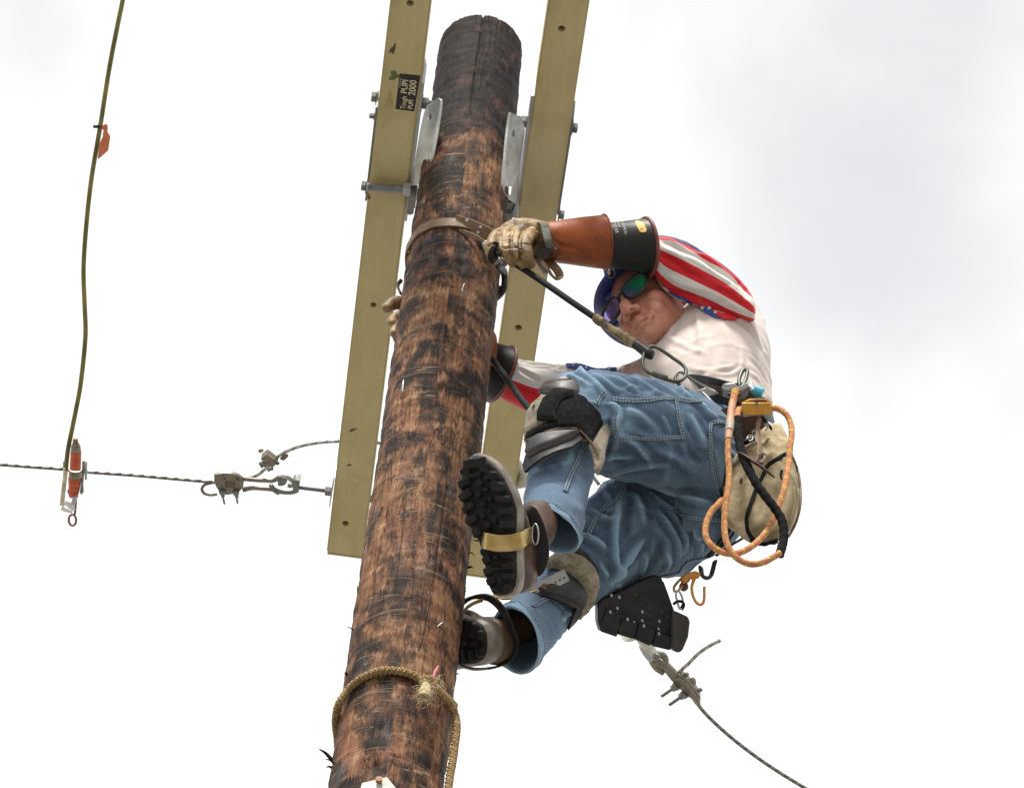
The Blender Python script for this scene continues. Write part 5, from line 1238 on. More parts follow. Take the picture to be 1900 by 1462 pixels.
# ---------------- hard hat with full brim
HT = HU
def hat():
    up = (HU*.97-HF*.16).normalized(); fw = (HF-up*HF.dot(up)).normalized(); lf = up.cross(fw)
    c = HW_(0, -.050, .072)
    def P(a, r, z, fr=1.0): return c+lf*(math.sin(a)*r*.84)+fw*(math.cos(a)*r)+up*z
    n = 72; prof_o = []
    # outer shell bottom->top then the brim
    rings = []
    for t in [i/14 for i in range(15)]:
        q = t*math.pi/2; rings.append((.128*math.cos(q)**.8 if t < 1 else .001, .012+.098*math.sin(q)))
    brim = [(.128, .010), (.122, .000), (.116, .004)]
    v = []; f = []
    def brr(a): return .157+.014*max(0, math.cos(a))**2
    allr = []
    allr.append([P(a, .112, .008) for a in [2*math.pi*i/n for i in range(n)]])       # inner edge under the brim
    allr.append([P(a, .135, -.001) for a in [2*math.pi*i/n for i in range(n)]])
    allr.append([P(a, brr(a)-.004, -.016-.010*math.cos(a)) for a in [2*math.pi*i/n for i in range(n)]])
    allr.append([P(a, brr(a), -.0165-.010*math.cos(a)) for a in [2*math.pi*i/n for i in range(n)]])
    allr.append([P(a, brr(a)-.001, -.0125-.010*math.cos(a)) for a in [2*math.pi*i/n for i in range(n)]])
    allr.append([P(a, .150, .002) for a in [2*math.pi*i/n for i in range(n)]])
    for r, z in rings: allr.append([P(a, r*(1+.02*math.cos(3*a)), z+(.004*math.exp(-(math.sin(a)/.12)**2))) for a in [2*math.pi*i/n for i in range(n)]])
    for k, rg_ in enumerate(allr): v += rg_
    f = [(k*n+i, k*n+(i+1) % n, (k+1)*n+(i+1) % n, (k+1)*n+i) for k in range(len(allr)-1) for i in range(n)]
    o = obj('hard_hat', v, f, NAVY, PER, True)
    # inside shell
    v = []; R2 = [(.113, .006), (.108, .03), (.098, .06), (.07, .085), (.001, .095)]
    for r, z in R2: v += [P(2*math.pi*i/n, r, z) for i in range(n)]
    f = [(k*n+i, (k+1)*n+i, (k+1)*n+(i+1) % n, k*n+(i+1) % n) for k in range(len(R2)-1) for i in range(n)]
    obj('inner_shell', v, f, HATIN, o, True)
    v = []
    for r, z in ((.1005, -.004), (.104, -.004), (.104, .030), (.1005, .030)): v += [P(2*math.pi*i/n, r, z) for i in range(n)]
    f = [(k*n+i, k*n+(i+1) % n, ((k+1) % 4)*n+(i+1) % n, ((k+1) % 4)*n+i) for k in range(4) for i in range(n)]
    obj('headband', v, f, HATIN, o, True)
    mb = MB()
    for a in (.5, -.5, 1.3, -1.3): mb2 = MB(); mb2.box(P(a, .122, -.004), lf, fw, up, .010, .005, .004, .001); mb2.build('suspension_clip', NAVY, o, auto=40)
    return o, P, (c, up, fw, lf)
HAT, HP, HB = hat()
me_ = HAT.data; hv = np.array([list(p.co) for p in me_.vertices])+np.array(wloc(HAT)); HATt = bvh(hv, [tuple(p.vertices) for p in me_.polygons])
def ellp(cx, cy, a, b, rot, n=28): return [(cx+a*math.cos(t)*math.cos(rot)-b*math.sin(t)*math.sin(rot), cy+a*math.cos(t)*math.sin(rot)+b*math.sin(t)*math.cos(rot)) for t in [2*math.pi*i/n for i in range(n)]]
emb = patch('emblem', qq(q8, *ellp(310, 262, 92, 72, 1.0)), WHITE, HATt, .0006, .0008, 1.2, par=HAT)
patch('emblem_mark', qq(q8, *ellp(308, 262, 76, 58, 1.0)), simple('emblem_black', (.012, .012, .015), (.02, .02, .024), 50, .4), HATt, .0016, .0006, 1.2, par=HAT)
patch('emblem_mark', qq(q8, (246, 268), (262, 248), (290, 262), (298, 300), (284, 328), (258, 318)), simple('emblem_blue', (.03, .12, .32), (.05, .17, .4), 50, .4), HATt, .0024, .0006, 1.0, par=HAT)
patch('emblem_mark', qq(q8, (276, 240), (290, 236), (300, 280), (318, 238), (330, 240), (322, 262), (308, 300), (294, 300)), WHITE, HATt, .003, .0006, 1.0, par=HAT)

# collar and lettering on the neckband
def surf_pts(tree, q, pts): return [hit(tree, *p)[0] for p in qq(q, *pts)]
for i, (x, y, w_, h_) in enumerate(((652, 640, 9, 8), (662, 655, 8, 7), (648, 662, 8, 6), (600, 768, 6, 14), (586, 800, 10, 4), (556, 846, 6, 13), (540, 872, 6, 14), (524, 888, 8, 6))):
    c_, n_ = hit(St, *q3(x, y)); mb = MB(); mb.prism([atd(*q3(*p), dep(c_)-.004) for p in [(x-w_/2, y-h_/2+3), (x, y-h_/2), (x+w_/2, y-h_/2), (x+w_/2-2, y+h_/2), (x-w_/2, y+h_/2)]], IC, .002); mb.build('collar_lettering', BUTTON if i in (3, 5) else STICK, shirt)

# ================================================================== gloves
def qgs(*pts, off): return [at(*qg(x, y), off) for x, y in pts]
def finger(st, n=20):     # st: (x,y,off,r m)
    st = [(a, b, c, r*.95) for a, b, c, r in st]
    m2 = MB(); P = [at(*qg(x, y), o) for x, y, o, r in st]; m2.tube(P, [r for *_, r in st], n=n, sub=5); e = []
    m2.ball(P[-1], st[-1][3]*1.0, 8); m2.ball(P[0], st[0][3], 8); return [(m2.v[:], m2.f[:])]
gs = []
go = .155
gs += finger([(420, 430, go, .0150), (330, 470, go+.012, .0150), (262, 620, go+.018, .0148), (262, 760, go+.008, .0140), (300, 840, go-.012, .0115)])
gs += finger([(560, 400, go+.004, .0160), (475, 470, go+.022, .0155), (478, 640, go+.032, .0150), (520, 790, go+.022, .0140), (590, 880, go+.000, .0120)])
gs += finger([(700, 400, go+.004, .0155), (632, 480, go+.026, .0150), (628, 660, go+.038, .0145), (672, 810, go+.028, .0138), (750, 910, go+.006, .0118)])
gs += finger([(880, 430, go+.004, .0150), (790, 530, go+.030, .0150), (775, 680, go+.042, .0148), (800, 810, go+.034, .0145), (850, 900, go+.016, .0125)])
m2 = MB(); m2.tube([at(*qg(430, 520), go-.02), at(*qg(600, 420), go-.012), at(*qg(780, 420), go-.01), at(*qg(980, 440), go-.01), at(*qg(1100, 470), go-.01)], [.020, .026, .029, .026, .026], n=28, flat=1.15, sub=4); gs.append((m2.v, m2.f))
m2 = MB(); m2.tube([at(*qg(620, 320), go-.01), at(*qg(800, 330), go-.01), at(*qg(960, 390), go-.01)], [.013, .016, .020], n=20, sub=4); gs.append((m2.v, m2.f))
m2 = MB(); m2.tube([at(*qg(980, 520), go-.03), at(*qg(880, 660), go-.03), at(*qg(720, 740), go-.02), at(*qg(560, 740), go-.01)], [.022, .020, .016, .013], n=20, sub=4); gs.append((m2.v, m2.f))     # thumb behind the lanyard
Gv, Gf = remesh(gs, .0021, 3); Gt = bvh(Gv, Gf)
gl = []
def G(amp, wd, *pts): gl.append((qq(qg, *pts), amp*1.5, wd))
G(-.004, .003, (400, 450), (395, 560), (405, 680), (420, 790)); G(-.004, .003, (560, 470), (555, 600), (570, 740), (640, 900)); G(-.004, .003, (680, 500), (690, 620), (700, 780), (770, 930)); G(-.003, .003, (900, 500), (900, 620), (890, 720))
G(.0025, .005, (900, 440), (960, 500), (1030, 520)); G(.0022, .004, (860, 380), (950, 430), (1040, 440)); G(.002, .004, (620, 420), (690, 350), (760, 330)); G(.002, .004, (520, 480), (560, 420), (620, 380)); G(.002, .0035, (500, 540), (540, 510), (560, 530))
G(-.002, .003, (700, 600), (780, 590), (870, 610)); G(-.002, .003, (590, 640), (640, 650), (680, 640)); G(-.002, .003, (420, 640), (480, 660), (550, 640)); G(-.002, .003, (200, 640), (260, 600), (330, 610)); G(-.0025, .003, (720, 420), (700, 480), (680, 520)); G(.002, .004, (930, 600), (1000, 560), (1060, 540))
Gv2, _ = folds(Gv, Gf, Gt, gl, npnoise(Gv, 70, 4, 3)*.0016)
gloveL = obj('glove', Gv2, Gf, GLOVEL, PER, True); Gt = bvh(Gv2, Gf)
patch('glove_patch', qq(qg, (290, 560), (335, 568), (372, 600), (380, 690), (376, 760), (335, 820), (280, 890), (235, 850), (205, 790), (225, 700)), BLACKL, Gt, .001, .0012, 1.4, par=gloveL)
patch('glove_patch', qq(qg, (1090, 640), (1150, 660), (1160, 700), (1110, 800), (1040, 830), (960, 780), (920, 730), (1000, 690)), BLACKL, Gt, .001, .002, 1.4, par=gloveL)
patch('glove_stamp', qq(qg, (640, 290), (700, 268), (745, 310), (775, 350), (740, 390), (690, 370)), simple('grey_stamp_ink', (.10, .085, .07), (.24, .20, .15), 300, .7), Gt, .0004, .0003, 1.4, par=gloveL)
# wrist strap
mb = MB()
plate_along([at(*qg(965, 275), go-.005), at(*qg(1000, 268), go+.02), at(*qg(1050, 300), go+.034), at(*qg(1085, 420), go+.040), at(*qg(1110, 540), go+.038), at(*qg(1150, 650), go+.025), at(*qg(1200, 665), go+.02), at(*qg(1240, 662), go+.02)], [.005, .008, .0085, .0085, .0085, .0085, .006, .003], IR, .0025, 'wrist_strap', GREYWEB, gloveL)
# leather protector cuff and rubber cuff: hollow cones
def ringset(st, n=72, thick=.003):
    """st: (ax,ay,bx,by,off, tilt) rings: A/B silhouette, ring plane tilted so that its near side bulges by `tilt` px along the axis"""
    v = []; uv = []
    for k, (ax, ay, bx, by, off, tilt, sc) in enumerate(st):
        c = at((ax+bx)/2, (ay+by)/2, off); d = dep(c); A, B = atd(ax, ay, d), atd(bx, by, d); s_ = (B-A)/2; r = s_.length; pm = pxm(c)
        axd = V((s_.dot(IR), s_.dot(IU))); axp = (IR*(-axd.y)+IU*axd.x).normalized()
        if axp.dot(IR) < 0: axp = -axp
        t = tilt*pm; z = IC*math.sqrt(max(r*r-t*t, 1e-6))*sc+axp*t
        for i in range(n): a = 2*math.pi*i/n; v.append(c+s_*math.cos(a)+z*math.sin(a)); uv.append((i/n, k*.02))
    f = [(k*n+i, k*n+(i+1) % n, (k+1)*n+(i+1) % n, (k+1)*n+i) for k in range(len(st)-1) for i in range(n)]
    return v, f, uv
def rings_dense(keys, sub=6):
    return [tuple(x) for x in crom([np.array(k, float) for k in keys], sub)]
co = rings_dense([(1008, 420, 1012, 480, .150, 3, 1), (1016, 412, 1018, 484, .150, 4, 1), (1030, 410, 1034, 488, .149, 5, 1), (1060, 406, 1062, 492, .147, 7, 1), (1095, 401, 1096, 497, .145, 9, 1), (1120, 398, 1124, 500, .143, 12, 1)], 8)
co += [(1121, 399.5, 1125, 498.5, .143, 12, 1), (1108, 402, 1110, 496, .144, 11, 1)]
v, f, uv = ringset(co); v = np.array([list(p) for p in v]); v += vnormals(v, f)*(npnoise(v, 25, 5, 3)*.0022)[:, None]
ct = bvh(v, f); v2, _ = folds(v, f, ct, [(qq(q2, (1130, 255), (1165, 290), (1230, 310), (1300, 330)), .004, .004), (qq(q2, (1110, 330), (1170, 350), (1230, 340)), -.003, .006), (qq(q2, (1380, 430), (1440, 420), (1490, 440)), .002, .004)])
cuffO = obj('leather_cuff', v2, f, ORANGEL, gloveL, True)
def hollow_rim(name, ax, ay, bx, by, off, tilt, r, m, par):
    v, f, uv = ringset([(ax, ay, bx, by, off, tilt, 1)], 72); mb = MB(); mb.tube([V(p) for p in v][:72], r, n=8, closed=True, sub=1); return mb.build(name, m, par, smooth=True)
hollow_rim('cuff_edge', 1120, 398, 1124, 500, .143, 13, .0022, ORANGEL, gloveL)
rk = rings_dense([(1100, 420, 1104, 490, .144, 8, 1), (1128, 414, 1132, 498, .142, 11, 1), (1150, 411, 1156, 500, .138, 14, 1), (1175, 408, 1180, 505, .134, 16, 1), (1197, 405, 1203, 513, .130, 18, 1)], 8)
rk += [(1197.5, 407, 1203.5, 511, .130, 18, 1), (1170, 411, 1175, 502, .135, 15, 1)]
v, f, uv = ringset(rk); rubL = obj('rubber_cuff', v, f, RUBBER, gloveL, True); Rt_ = bvh(np.array([list(p) for p in v]), f)
hollow_rim('rolled_rim', 1197, 405, 1203, 513.5, .130, 19, .0046, RIM, gloveL)
patch('size_label', qq(q2, (1652, 142), (1668, 138), (1705, 150), (1728, 196), (1722, 210), (1700, 214), (1682, 208), (1662, 172)), YPATCH, Rt_, .0005, .0006, 1.2, par=rubL)
def txt(body, q, p0, ang, size, m, tree, par, off=.0012, name='lettering', squash=1.0):
    """printed words lying on a surface; p0 start (zoom px), ang: reading direction in degrees (image, y down)"""
    cu = bpy.data.curves.new(name, 'FONT'); cu.body = body; cu.size = 1.0
    t = bpy.data.objects.new('tmp', cu); COL.objects.link(t); bpy.context.view_layer.update()
    me = bpy.data.meshes.new_from_object(t.evaluated_get(bpy.context.evaluated_depsgraph_get())); bpy.data.objects.remove(t)
    co = [q_.co.copy() for q_ in me.vertices]; fs = [tuple(p.vertices) for p in me.polygons]; bpy.data.meshes.remove(me)
    a = math.radians(ang); ux, uy = math.cos(a), math.sin(a); v = []
    for c in co:
        x, y = q(p0[0]+(c.x*ux*squash+c.y*uy)*size, p0[1]+(c.x*uy*squash-c.y*ux)*size); h_, n_ = hit(tree, x, y); v.append(h_+n_*off)
    return obj(name, v, fs, m, par, False)
txt('D-120-B MEC.R.A.', q2, (1562, 140), 74, 22, WHITE, Rt_, rubL, squash=.55); txt('CL.2 00/', q2, (1538, 150), 74, 20, WHITE, Rt_, rubL, squash=.5); txt('TEST DUE', q2, (1508, 158), 70, 27, WHITE, Rt_, rubL, squash=.55)
txt('00', q2, (1685, 190), 66, 20, STICK, Rt_, rubL, squash=.6)

# far glove: fingers at the image-left side of the pole, rubber and leather cuff on the other side
fg = []
def ff(st):
    m2 = MB(); P = [at(x, y, o) for x, y, o, r in st]; m2.tube(P, [r for *_, r in st], n=16, sub=5); m2.ball(P[-1], st[-1][3], 8); fg.append((m2.v, m2.f))
fo = -.035
ff([(760, 566, fo-.02, .016), (738, 562, fo, .0165), (724, 566, fo+.002, .015), (718, 572, fo+.01, .012)])
ff([(760, 590, fo-.02, .014), (740, 588, fo, .0145), (729, 594, fo+.002, .0125), (727, 600, fo+.008, .011)])
ff([(762, 612, fo-.02, .013), (744, 606, fo, .0135), (733, 612, fo+.002, .0115), (731, 618, fo+.008, .010)])
ff([(765, 632, fo-.02, .012), (748, 622, fo, .0125), (737, 628, fo+.002, .0105)])
m2 = MB(); m2.tube([at(775, 600, -.09), at(810, 625, -.15), at(860, 650, -.17), at(905, 675, -.165)], [.035, .042, .042, .040], n=24, flat=.7, sub=4); fg.append((m2.v, m2.f))
v, f = remesh(fg, .003, 4); v = v+vnormals(v, f)*(npnoise(v, 70, 9, 3)*.0015)[:, None]; gloveR = obj('glove', v, f, GLOVEL, PER, True)
mb = MB(); mb.tube([at(745, 520, -.05), at(738, 530, -.05), at(744, 546, -.045)], .005, n=8, flat=.5); mb.build('wrist_strap', DKBROWN, gloveR, smooth=True)
co = rings_dense([(880, 610, 860, 705, -.155, 8, 1), (916, 619, 905, 725, -.16, 8, 1), (925, 623, 913, 728, -.16, 10, 1)], 5)
def ringset2(st):
    v, f, uv = ringset(st); return v, f
v, f = ringset2([(868, 612, 850, 700, -.155, 8, 1), (895, 612, 878, 715, -.158, 9, 1), (916, 616, 898, 728, -.16, 12, 1), (917, 618, 899, 726, -.16, 12, 1)]); obj('leather_cuff', v, f, ORANGEL, gloveR, True)
rk = rings_dense([(880, 625, 862, 705, -.158, 8, 1), (910, 632, 882, 722, -.162, 10, 1), (935, 640, 897, 735, -.165, 14, 1), (953, 644, 907, 744, -.168, 17, 1)], 6); rk += [(952, 646, 907, 742, -.168, 17, 1), (925, 640, 892, 728, -.165, 14, 1)]
v, f = ringset2(rk); obj('rubber_cuff', v, f, RUBBER, gloveR, True)
hollow_rim('rolled_rim', 953, 644, 907, 744, -.168, 18, .0044, RIM, gloveR)
# ================================================================== positioning strap and rope round the pole
LAN = thing('positioning_strap', pole_pt(0, pole_hit(840, 410).z), 'brown leather positioning strap looped round the pole with riveted end and black rope', 'safety strap')
sp_ = [pole_az(pole_hit(*q2(x, y), .005)) for x, y in ((690, 205), (600, 170), (510, 150), (400, 150), (320, 172), (250, 218), (205, 288), (180, 350))]
a_e, z_e = sp_[-1]
zr = pole_az(pole_hit(928, 520, .005))[1]
for k in range(1, 7): sp_.append((-math.pi/2-k*math.pi/6.2, z_e+(zr-z_e)*k/6.2))
P = [pole_pt(a, z, .0045) for a, z in sp_]
plate_along(P, .0145, ZZ, .005, 'strap_loop', BROWNL, LAN)
mb = MB(); mb.tube([pole_pt(R(118), zr+.015, .010), pole_pt(R(95), zr+.0, .013), pole_pt(R(82), zr+.03, .012), at(925, 492, .09), at(925, 470, .12)], [.006, .009, .009, .008, .006], n=10, flat=.6); mb.build('strap_tail', BLACKL, LAN, smooth=True)
e1 = [q2(*p) for p in ((505, 97), (520, 103), (600, 128), (690, 168), (757, 202), (742, 236), (730, 262), (690, 250), (600, 212), (520, 178), (494, 166), (500, 130))]
PP = [pole_hit(x, y, .014) for x, y in e1]; c0 = sum(PP, V((0, 0, 0)))/len(PP)
def dplate(name, q, pts, off0, off1, th, m, par, bev=.0008):
    """flat piece facing roughly the camera, its left end at off0 and right end at off1"""
    P_ = qq(q, *pts) if q else pts; xs = [p[0] for p in P_]; x0, x1 = min(xs), max(xs)
    d0, d1 = dep(at(x0, P_[0][1], off0)), dep(at(x1, P_[0][1], off1))
    pts3 = [atd(x, y, d0+(d1-d0)*(x-x0)/max(x1-x0, 1e-6)) for x, y in P_]
    n_ = (pts3[len(pts3)//3]-pts3[0]).cross(pts3[2*len(pts3)//3]-pts3[0]).normalized()
    if n_.dot(IC) < 0: n_ = -n_
    m2 = MB(); m2.prism(pts3, n_, th); o = m2.build(name, m, par, auto=35)
    if bev: b = o.modifiers.new('b', 'BEVEL'); b.width = bev; b.segments = 2; b.limit_method = 'ANGLE'
    return o, (lambda x, y: atd(x, y, d0+(d1-d0)*(x-x0)/max(x1-x0, 1e-6))), n_
rp_, rpf, rpn = dplate('riveted_end', q2, ((505, 97), (520, 103), (600, 128), (690, 168), (757, 202), (742, 236), (730, 262), (690, 250), (600, 212), (520, 178), (494, 166), (500, 130)), .118, .150, .006, BROWNL, LAN)
dplate('strap_underlay', q2, ((518, 190), (560, 196), (640, 230), (695, 266), (688, 280), (620, 258), (522, 208)), .108, .140, .004, BROWNL, LAN)
for x, y in ((577, 135), (562, 170), (664, 178), (648, 213)): c_ = rpf(*q2(x, y)); mb = MB(); mb.ball(c_, 1, 8, ((IR*.0042), (IU*.0030), rpn*.0016)); mb.build('rivet', WHITE, rp_, smooth=True)
mb = MB(); mb.cyl(at(*q2(690, 278), .135), at(*q2(706, 292), .125), .006, n=14, bev=.001); mb.build('buckle_pin', GALV, LAN, auto=40)
# rope out of the fist to the carabiner
def rp(q, pts, r, name, m, par, n=12, sub=6, flat=1.0, bump=None):
    mb = MB(); mb.tube([at(*(q(x, y) if q else (x, y)), o) for x, y, o in pts], r, n=n, sub=sub, flat=flat, bump=bump); return mb.build(name, m, par, smooth=True)
rp(q2, [(860, 400, .150), (945, 452, .155), (1100, 556, .165), (1250, 660, .175), (1405, 765, .185)], .0072, 'rope', BROPE, LAN)
rp(q2, [(1398, 762, .1855), (1440, 788, .188), (1475, 815, .190), (1540, 855, .194), (1600, 895, .197), (1657, 930, .200)], [.0105, .0103, .0085, .0108, .0110, .0115], 'tape_wrap', TAPE, LAN, bump=lambda L, t: .08*math.sin(L*260+2*math.sin(t))+.05*math.sin(L*90))
rp(q2, [(1650, 925, .2), (1700, 960, .203), (1740, 990, .205), (1765, 1000, .206)], [.0100, .0118, .0125, .010], 'rope_end_sleeve', RUBBER, LAN)
# loose tan loop and silver thimble under the fist
rp(qg, [(960, 790, .12), (1060, 880, .13), (1150, 1040, .135), (1240, 1120, .135), (1290, 1080, .13), (1230, 960, .125), (1080, 830, .115), (980, 770, .11)], .0095, 'leather_loop', BROWNL, LAN, flat=.32, n=10)
rp(qg, [(900, 790, .115), (960, 860, .12), (1020, 950, .12), (1080, 1040, .12)], .0048, 'steel_thimble', GALV, LAN)
rp(qg, [(120, 560, .09), (200, 700, .10), (330, 800, .11), (470, 900, .115)], .0065, 'rope_adjuster', DGALV, LAN)
# far leg of the rope coming round the right side of the pole
rp(q2, [(700, 960, -.10), (735, 1020, -.06), (830, 1150, .0), (930, 1290, .06), (1000, 1370, .10), (1040, 1420, .11)], .0072, 'rope', BROPE, LAN)

CAR = thing('carabiner', at(1235, 680, .21), 'large dark steel carabiner joining rope end to belt ring', 'carabiner')
co_ = .208
rp(q3, [(455, 1140, co_), (425, 1115, co_), (411, 1070, co_), (420, 1010, co_), (445, 972, co_), (485, 962, co_), (530, 980, co_), (610, 1035, co_-.004), (680, 1085, co_-.006), (704, 1120, co_-.006), (700, 1165, co_-.006), (665, 1195, co_-.004), (625, 1198, co_-.003)], .0040, 'body', DSTEEL, CAR)
rp(q3, [(452, 1138, co_), (500, 1160, co_), (560, 1180, co_), (628, 1200, co_-.003)], .0040, 'gate', DSTEEL, CAR)
mb = MB(); mb.cyl(at(*q3(480, 1142), co_), at(*q3(575, 1178), co_), .0068, n=20, bev=.001); mb.build('locking_sleeve', DSTEEL, CAR, auto=40)

# ================================================================== belt and its fittings
SJ = np.vstack([Sv2, Jv2]); SJf = [tuple(q) for q in Sf]+[tuple(int(i)+len(Sv2) for i in q) for q in Jf]; BTt = bvh(SJ, SJf)
BELT = thing('tool_belt', at(1350, 740, .12), 'worn dark leather body belt around the waist of the climber', 'tool belt')
def bpatch(name, q, pts, m, off=.003, th=.006, puff=0.0, tree=None, par=None, step=2.2): return patch(name, qq(q, *pts), m, tree or BTt, off, th, step, par=par or BELT, puff=puff)
BP_ = [at(1258, 722, .0), at(1286, 716, .06), at(1325, 722, .105), at(1366, 736, .115), at(1402, 751, .10), at(1422, 760, .05), at(1430, 764, .0)]
plate_along(BP_, .026, IU*.95-IR*.25, .007, 'belt_strap', BLACKL, BELT, sub=8)
plate_along([p+IC*.006 for p in BP_[:5]], .010, IU*.95-IR*.25, .004, 'belt_layer', DKBROWN, BELT, sub=8)
# long ring from the carabiner to the belt
ro_ = .20
rp(q3, [(640, 1150, ro_), (660, 1132, ro_), (690, 1145, ro_), (760, 1195, ro_-.01), (850, 1243, ro_-.02), (905, 1270, ro_-.02)], .0032, 'belt_ring', DGALV, BELT)
rp(q3, [(645, 1145, ro_), (632, 1175, ro_), (655, 1215, ro_), (720, 1262, ro_-.005), (790, 1290, ro_-.01), (850, 1330, ro_-.01), (900, 1390, ro_-.01), (960, 1450, ro_-.01)], .0034, 'belt_ring', DSTEEL, BELT)
dplate('ring_plate', q3, ((775, 1262), (840, 1240), (915, 1268), (925, 1280), (850, 1300), (800, 1290)), .188, .185, .003, GALV, BELT)
dplate('leather_tab', q5, ((400, 350), (470, 325), (545, 330), (560, 380), (520, 410), (500, 520), (440, 500), (450, 430)), .19, .2, .006, DKBROWN, BELT)
dplate('leather_tab', q5, ((520, 395), (640, 385), (700, 400), (720, 440), (640, 500), (560, 540), (520, 500)), .17, .17, .008, DKBROWN, BELT)
rp(q5, [(290, 240, .19), (340, 290, .195), (380, 340, .195), (410, 380, .19)], .004, 'belt_ring', DGALV, BELT)

# rope grab on the belt
GRAB = thing('rope_grab', at(1375, 720, .22), 'dark metal rope adjuster with a bright blue knob clipped to the belt', 'rope grab')
dplate('cam_body', q5, ((412, 205), (430, 180), (520, 170), (590, 168), (596, 200), (580, 260), (545, 285), (470, 282), (420, 262), (425, 232)), .215, .22, .018, DGALV, GRAB, .002)
dplate('side_plate', q5, ((418, 210), (440, 182), (500, 178), (512, 196), (530, 200), (560, 180), (588, 172), (584, 205), (540, 228), (500, 222), (460, 226), (430, 222)), .226, .231, .004, GALV, GRAB, .001)
dplate('cam_slot', q5, ((440, 245), (490, 238), (545, 250), (530, 268), (470, 268)), .229, .231, .003, BLKPL, GRAB, .001)
rp(q5, [(530, 200, .225), (528, 150, .225), (548, 100, .225), (572, 88, .225), (580, 110, .225), (568, 160, .225), (548, 200, .225)], .0042, 'attachment_eye', DSTEEL, GRAB)
c1, c2 = at(*q5(622, 222), .225), at(*q5(682, 240), .225)
mb = MB(); mb.cyl(c1, c2, .0108, n=10, bev=.0015); mb.build('blue_knob', CYAN, GRAB, auto=30)
mb = MB(); mb.cyl(at(*q5(585, 190), .225), c1, .0045, n=12); mb.cyl(at(*q5(600, 175), .225), at(*q5(616, 232), .222), .006, n=12, bev=.001); mb.build('axle', GALV, GRAB, auto=40)

YB = thing('rope_block', at(1405, 757, .22), 'yellow anodised metal block holding the orange rope ends', 'rope block')
f0 = [q5(*p) for p in ((545, 303), (735, 303), (728, 382), (548, 386))]
mb = MB(); dfr = dep(at(1405, 757, .235)); pts = [atd(x, y, dfr) for x, y in f0]; mb.prism(pts, IC, .034); o = mb.build('body', YELLOWP, YB, auto=35); b = o.modifiers.new('b', 'BEVEL'); b.width = .002; b.segments = 3
dplate('top_plate', q5, ((540, 305), (600, 278), (700, 278), (738, 298), (735, 306)), .225, .225, .010, YELLOWP, YB, .001)
dplate('slot', q5, ((604, 292), (640, 284), (700, 286), (712, 296), (640, 298)), .2295, .2295, .002, DKBROWN, YB, .0006)
mb = MB(); mb.cyl(atd(*q5(640, 312), dfr+.004), atd(*q5(640, 312), dfr-.003), .004, n=12); mb.build('rivet', DGALV, YB, auto=40)

ORP = thing('orange_lanyard', at(1370, 900, .23), 'orange braided rope lanyard with yellow flecks looping below the hip', 'rope lanyard')
oo = .232
rp(q5, [(515, 232, oo+.004), (500, 235, oo+.006), (490, 290, oo+.004), (478, 330, oo+.003)], .0078, 'eye_end', OROPE, ORP)
rp(q5, [(484, 300, oo+.004), (474, 380, oo+.002), (466, 460, oo+.002), (458, 545, oo)], [.0078, .0086, .0090, .0076], 'rope_sleeve', OSLEEVE, ORP)
rp(q5, [(471, 430, oo+.0025), (468, 455, oo+.0025), (465, 485, oo+.0025)], .0094, 'label_wrap', simple('grey_print_label', (.30, .25, .19), (.55, .47, .38), 160, .6), ORP)
rp(q5, [(458, 540, oo), (455, 640, oo), (463, 740, oo), (458, 840, oo), (441, 940, oo-.002), (433, 1040, oo-.004), (433, 1130, oo-.006), (448, 1210, oo-.008), (483, 1275, oo-.01), (530, 1318, oo-.012), (600, 1345, oo-.014), (680, 1335, oo-.014), (740, 1305, oo-.014), (792, 1272, oo-.012)], .0066, 'rope', OROPE, ORP)
rp(q5, [(720, 338, .225), (775, 342, .225), (830, 378, .225), (860, 440, .22), (866, 510, .22), (856, 590, .215), (850, 660, .21), (836, 760, .21), (820, 850, .21), (800, 920, .205), (770, 1000, .2), (735, 1080, .2), (700, 1140, .2), (640, 1205, .205), (570, 1255, .21), (500, 1278, .213), (430, 1272, .213), (365, 1238, .21), (322, 1190, .205), (308, 1130, .2), (320, 1060, .19), (350, 1000, .18), (385, 965, .17), (415, 930, .13)], .0066, 'rope', OROPE, ORP)
rp(q5, [(540, 345, .228), (522, 352, .23), (515, 385, .232), (516, 420, .232)], .0068, 'rope', OROPE, ORP)
rp(q5, [(516, 405, .232), (522, 480, .232), (528, 560, .234), (548, 640, .236), (592, 740, .238), (642, 830, .238), (700, 910, .235), (762, 990, .23), (802, 1060, .225), (816, 1130, .22), (812, 1200, .215), (788, 1285, .214)], .0094, 'rope_cover', WEB, ORP, bump=lambda L, t: .07*math.sin(L*330+1.7*math.cos(t+L*20))+.04*math.sin(L*700))

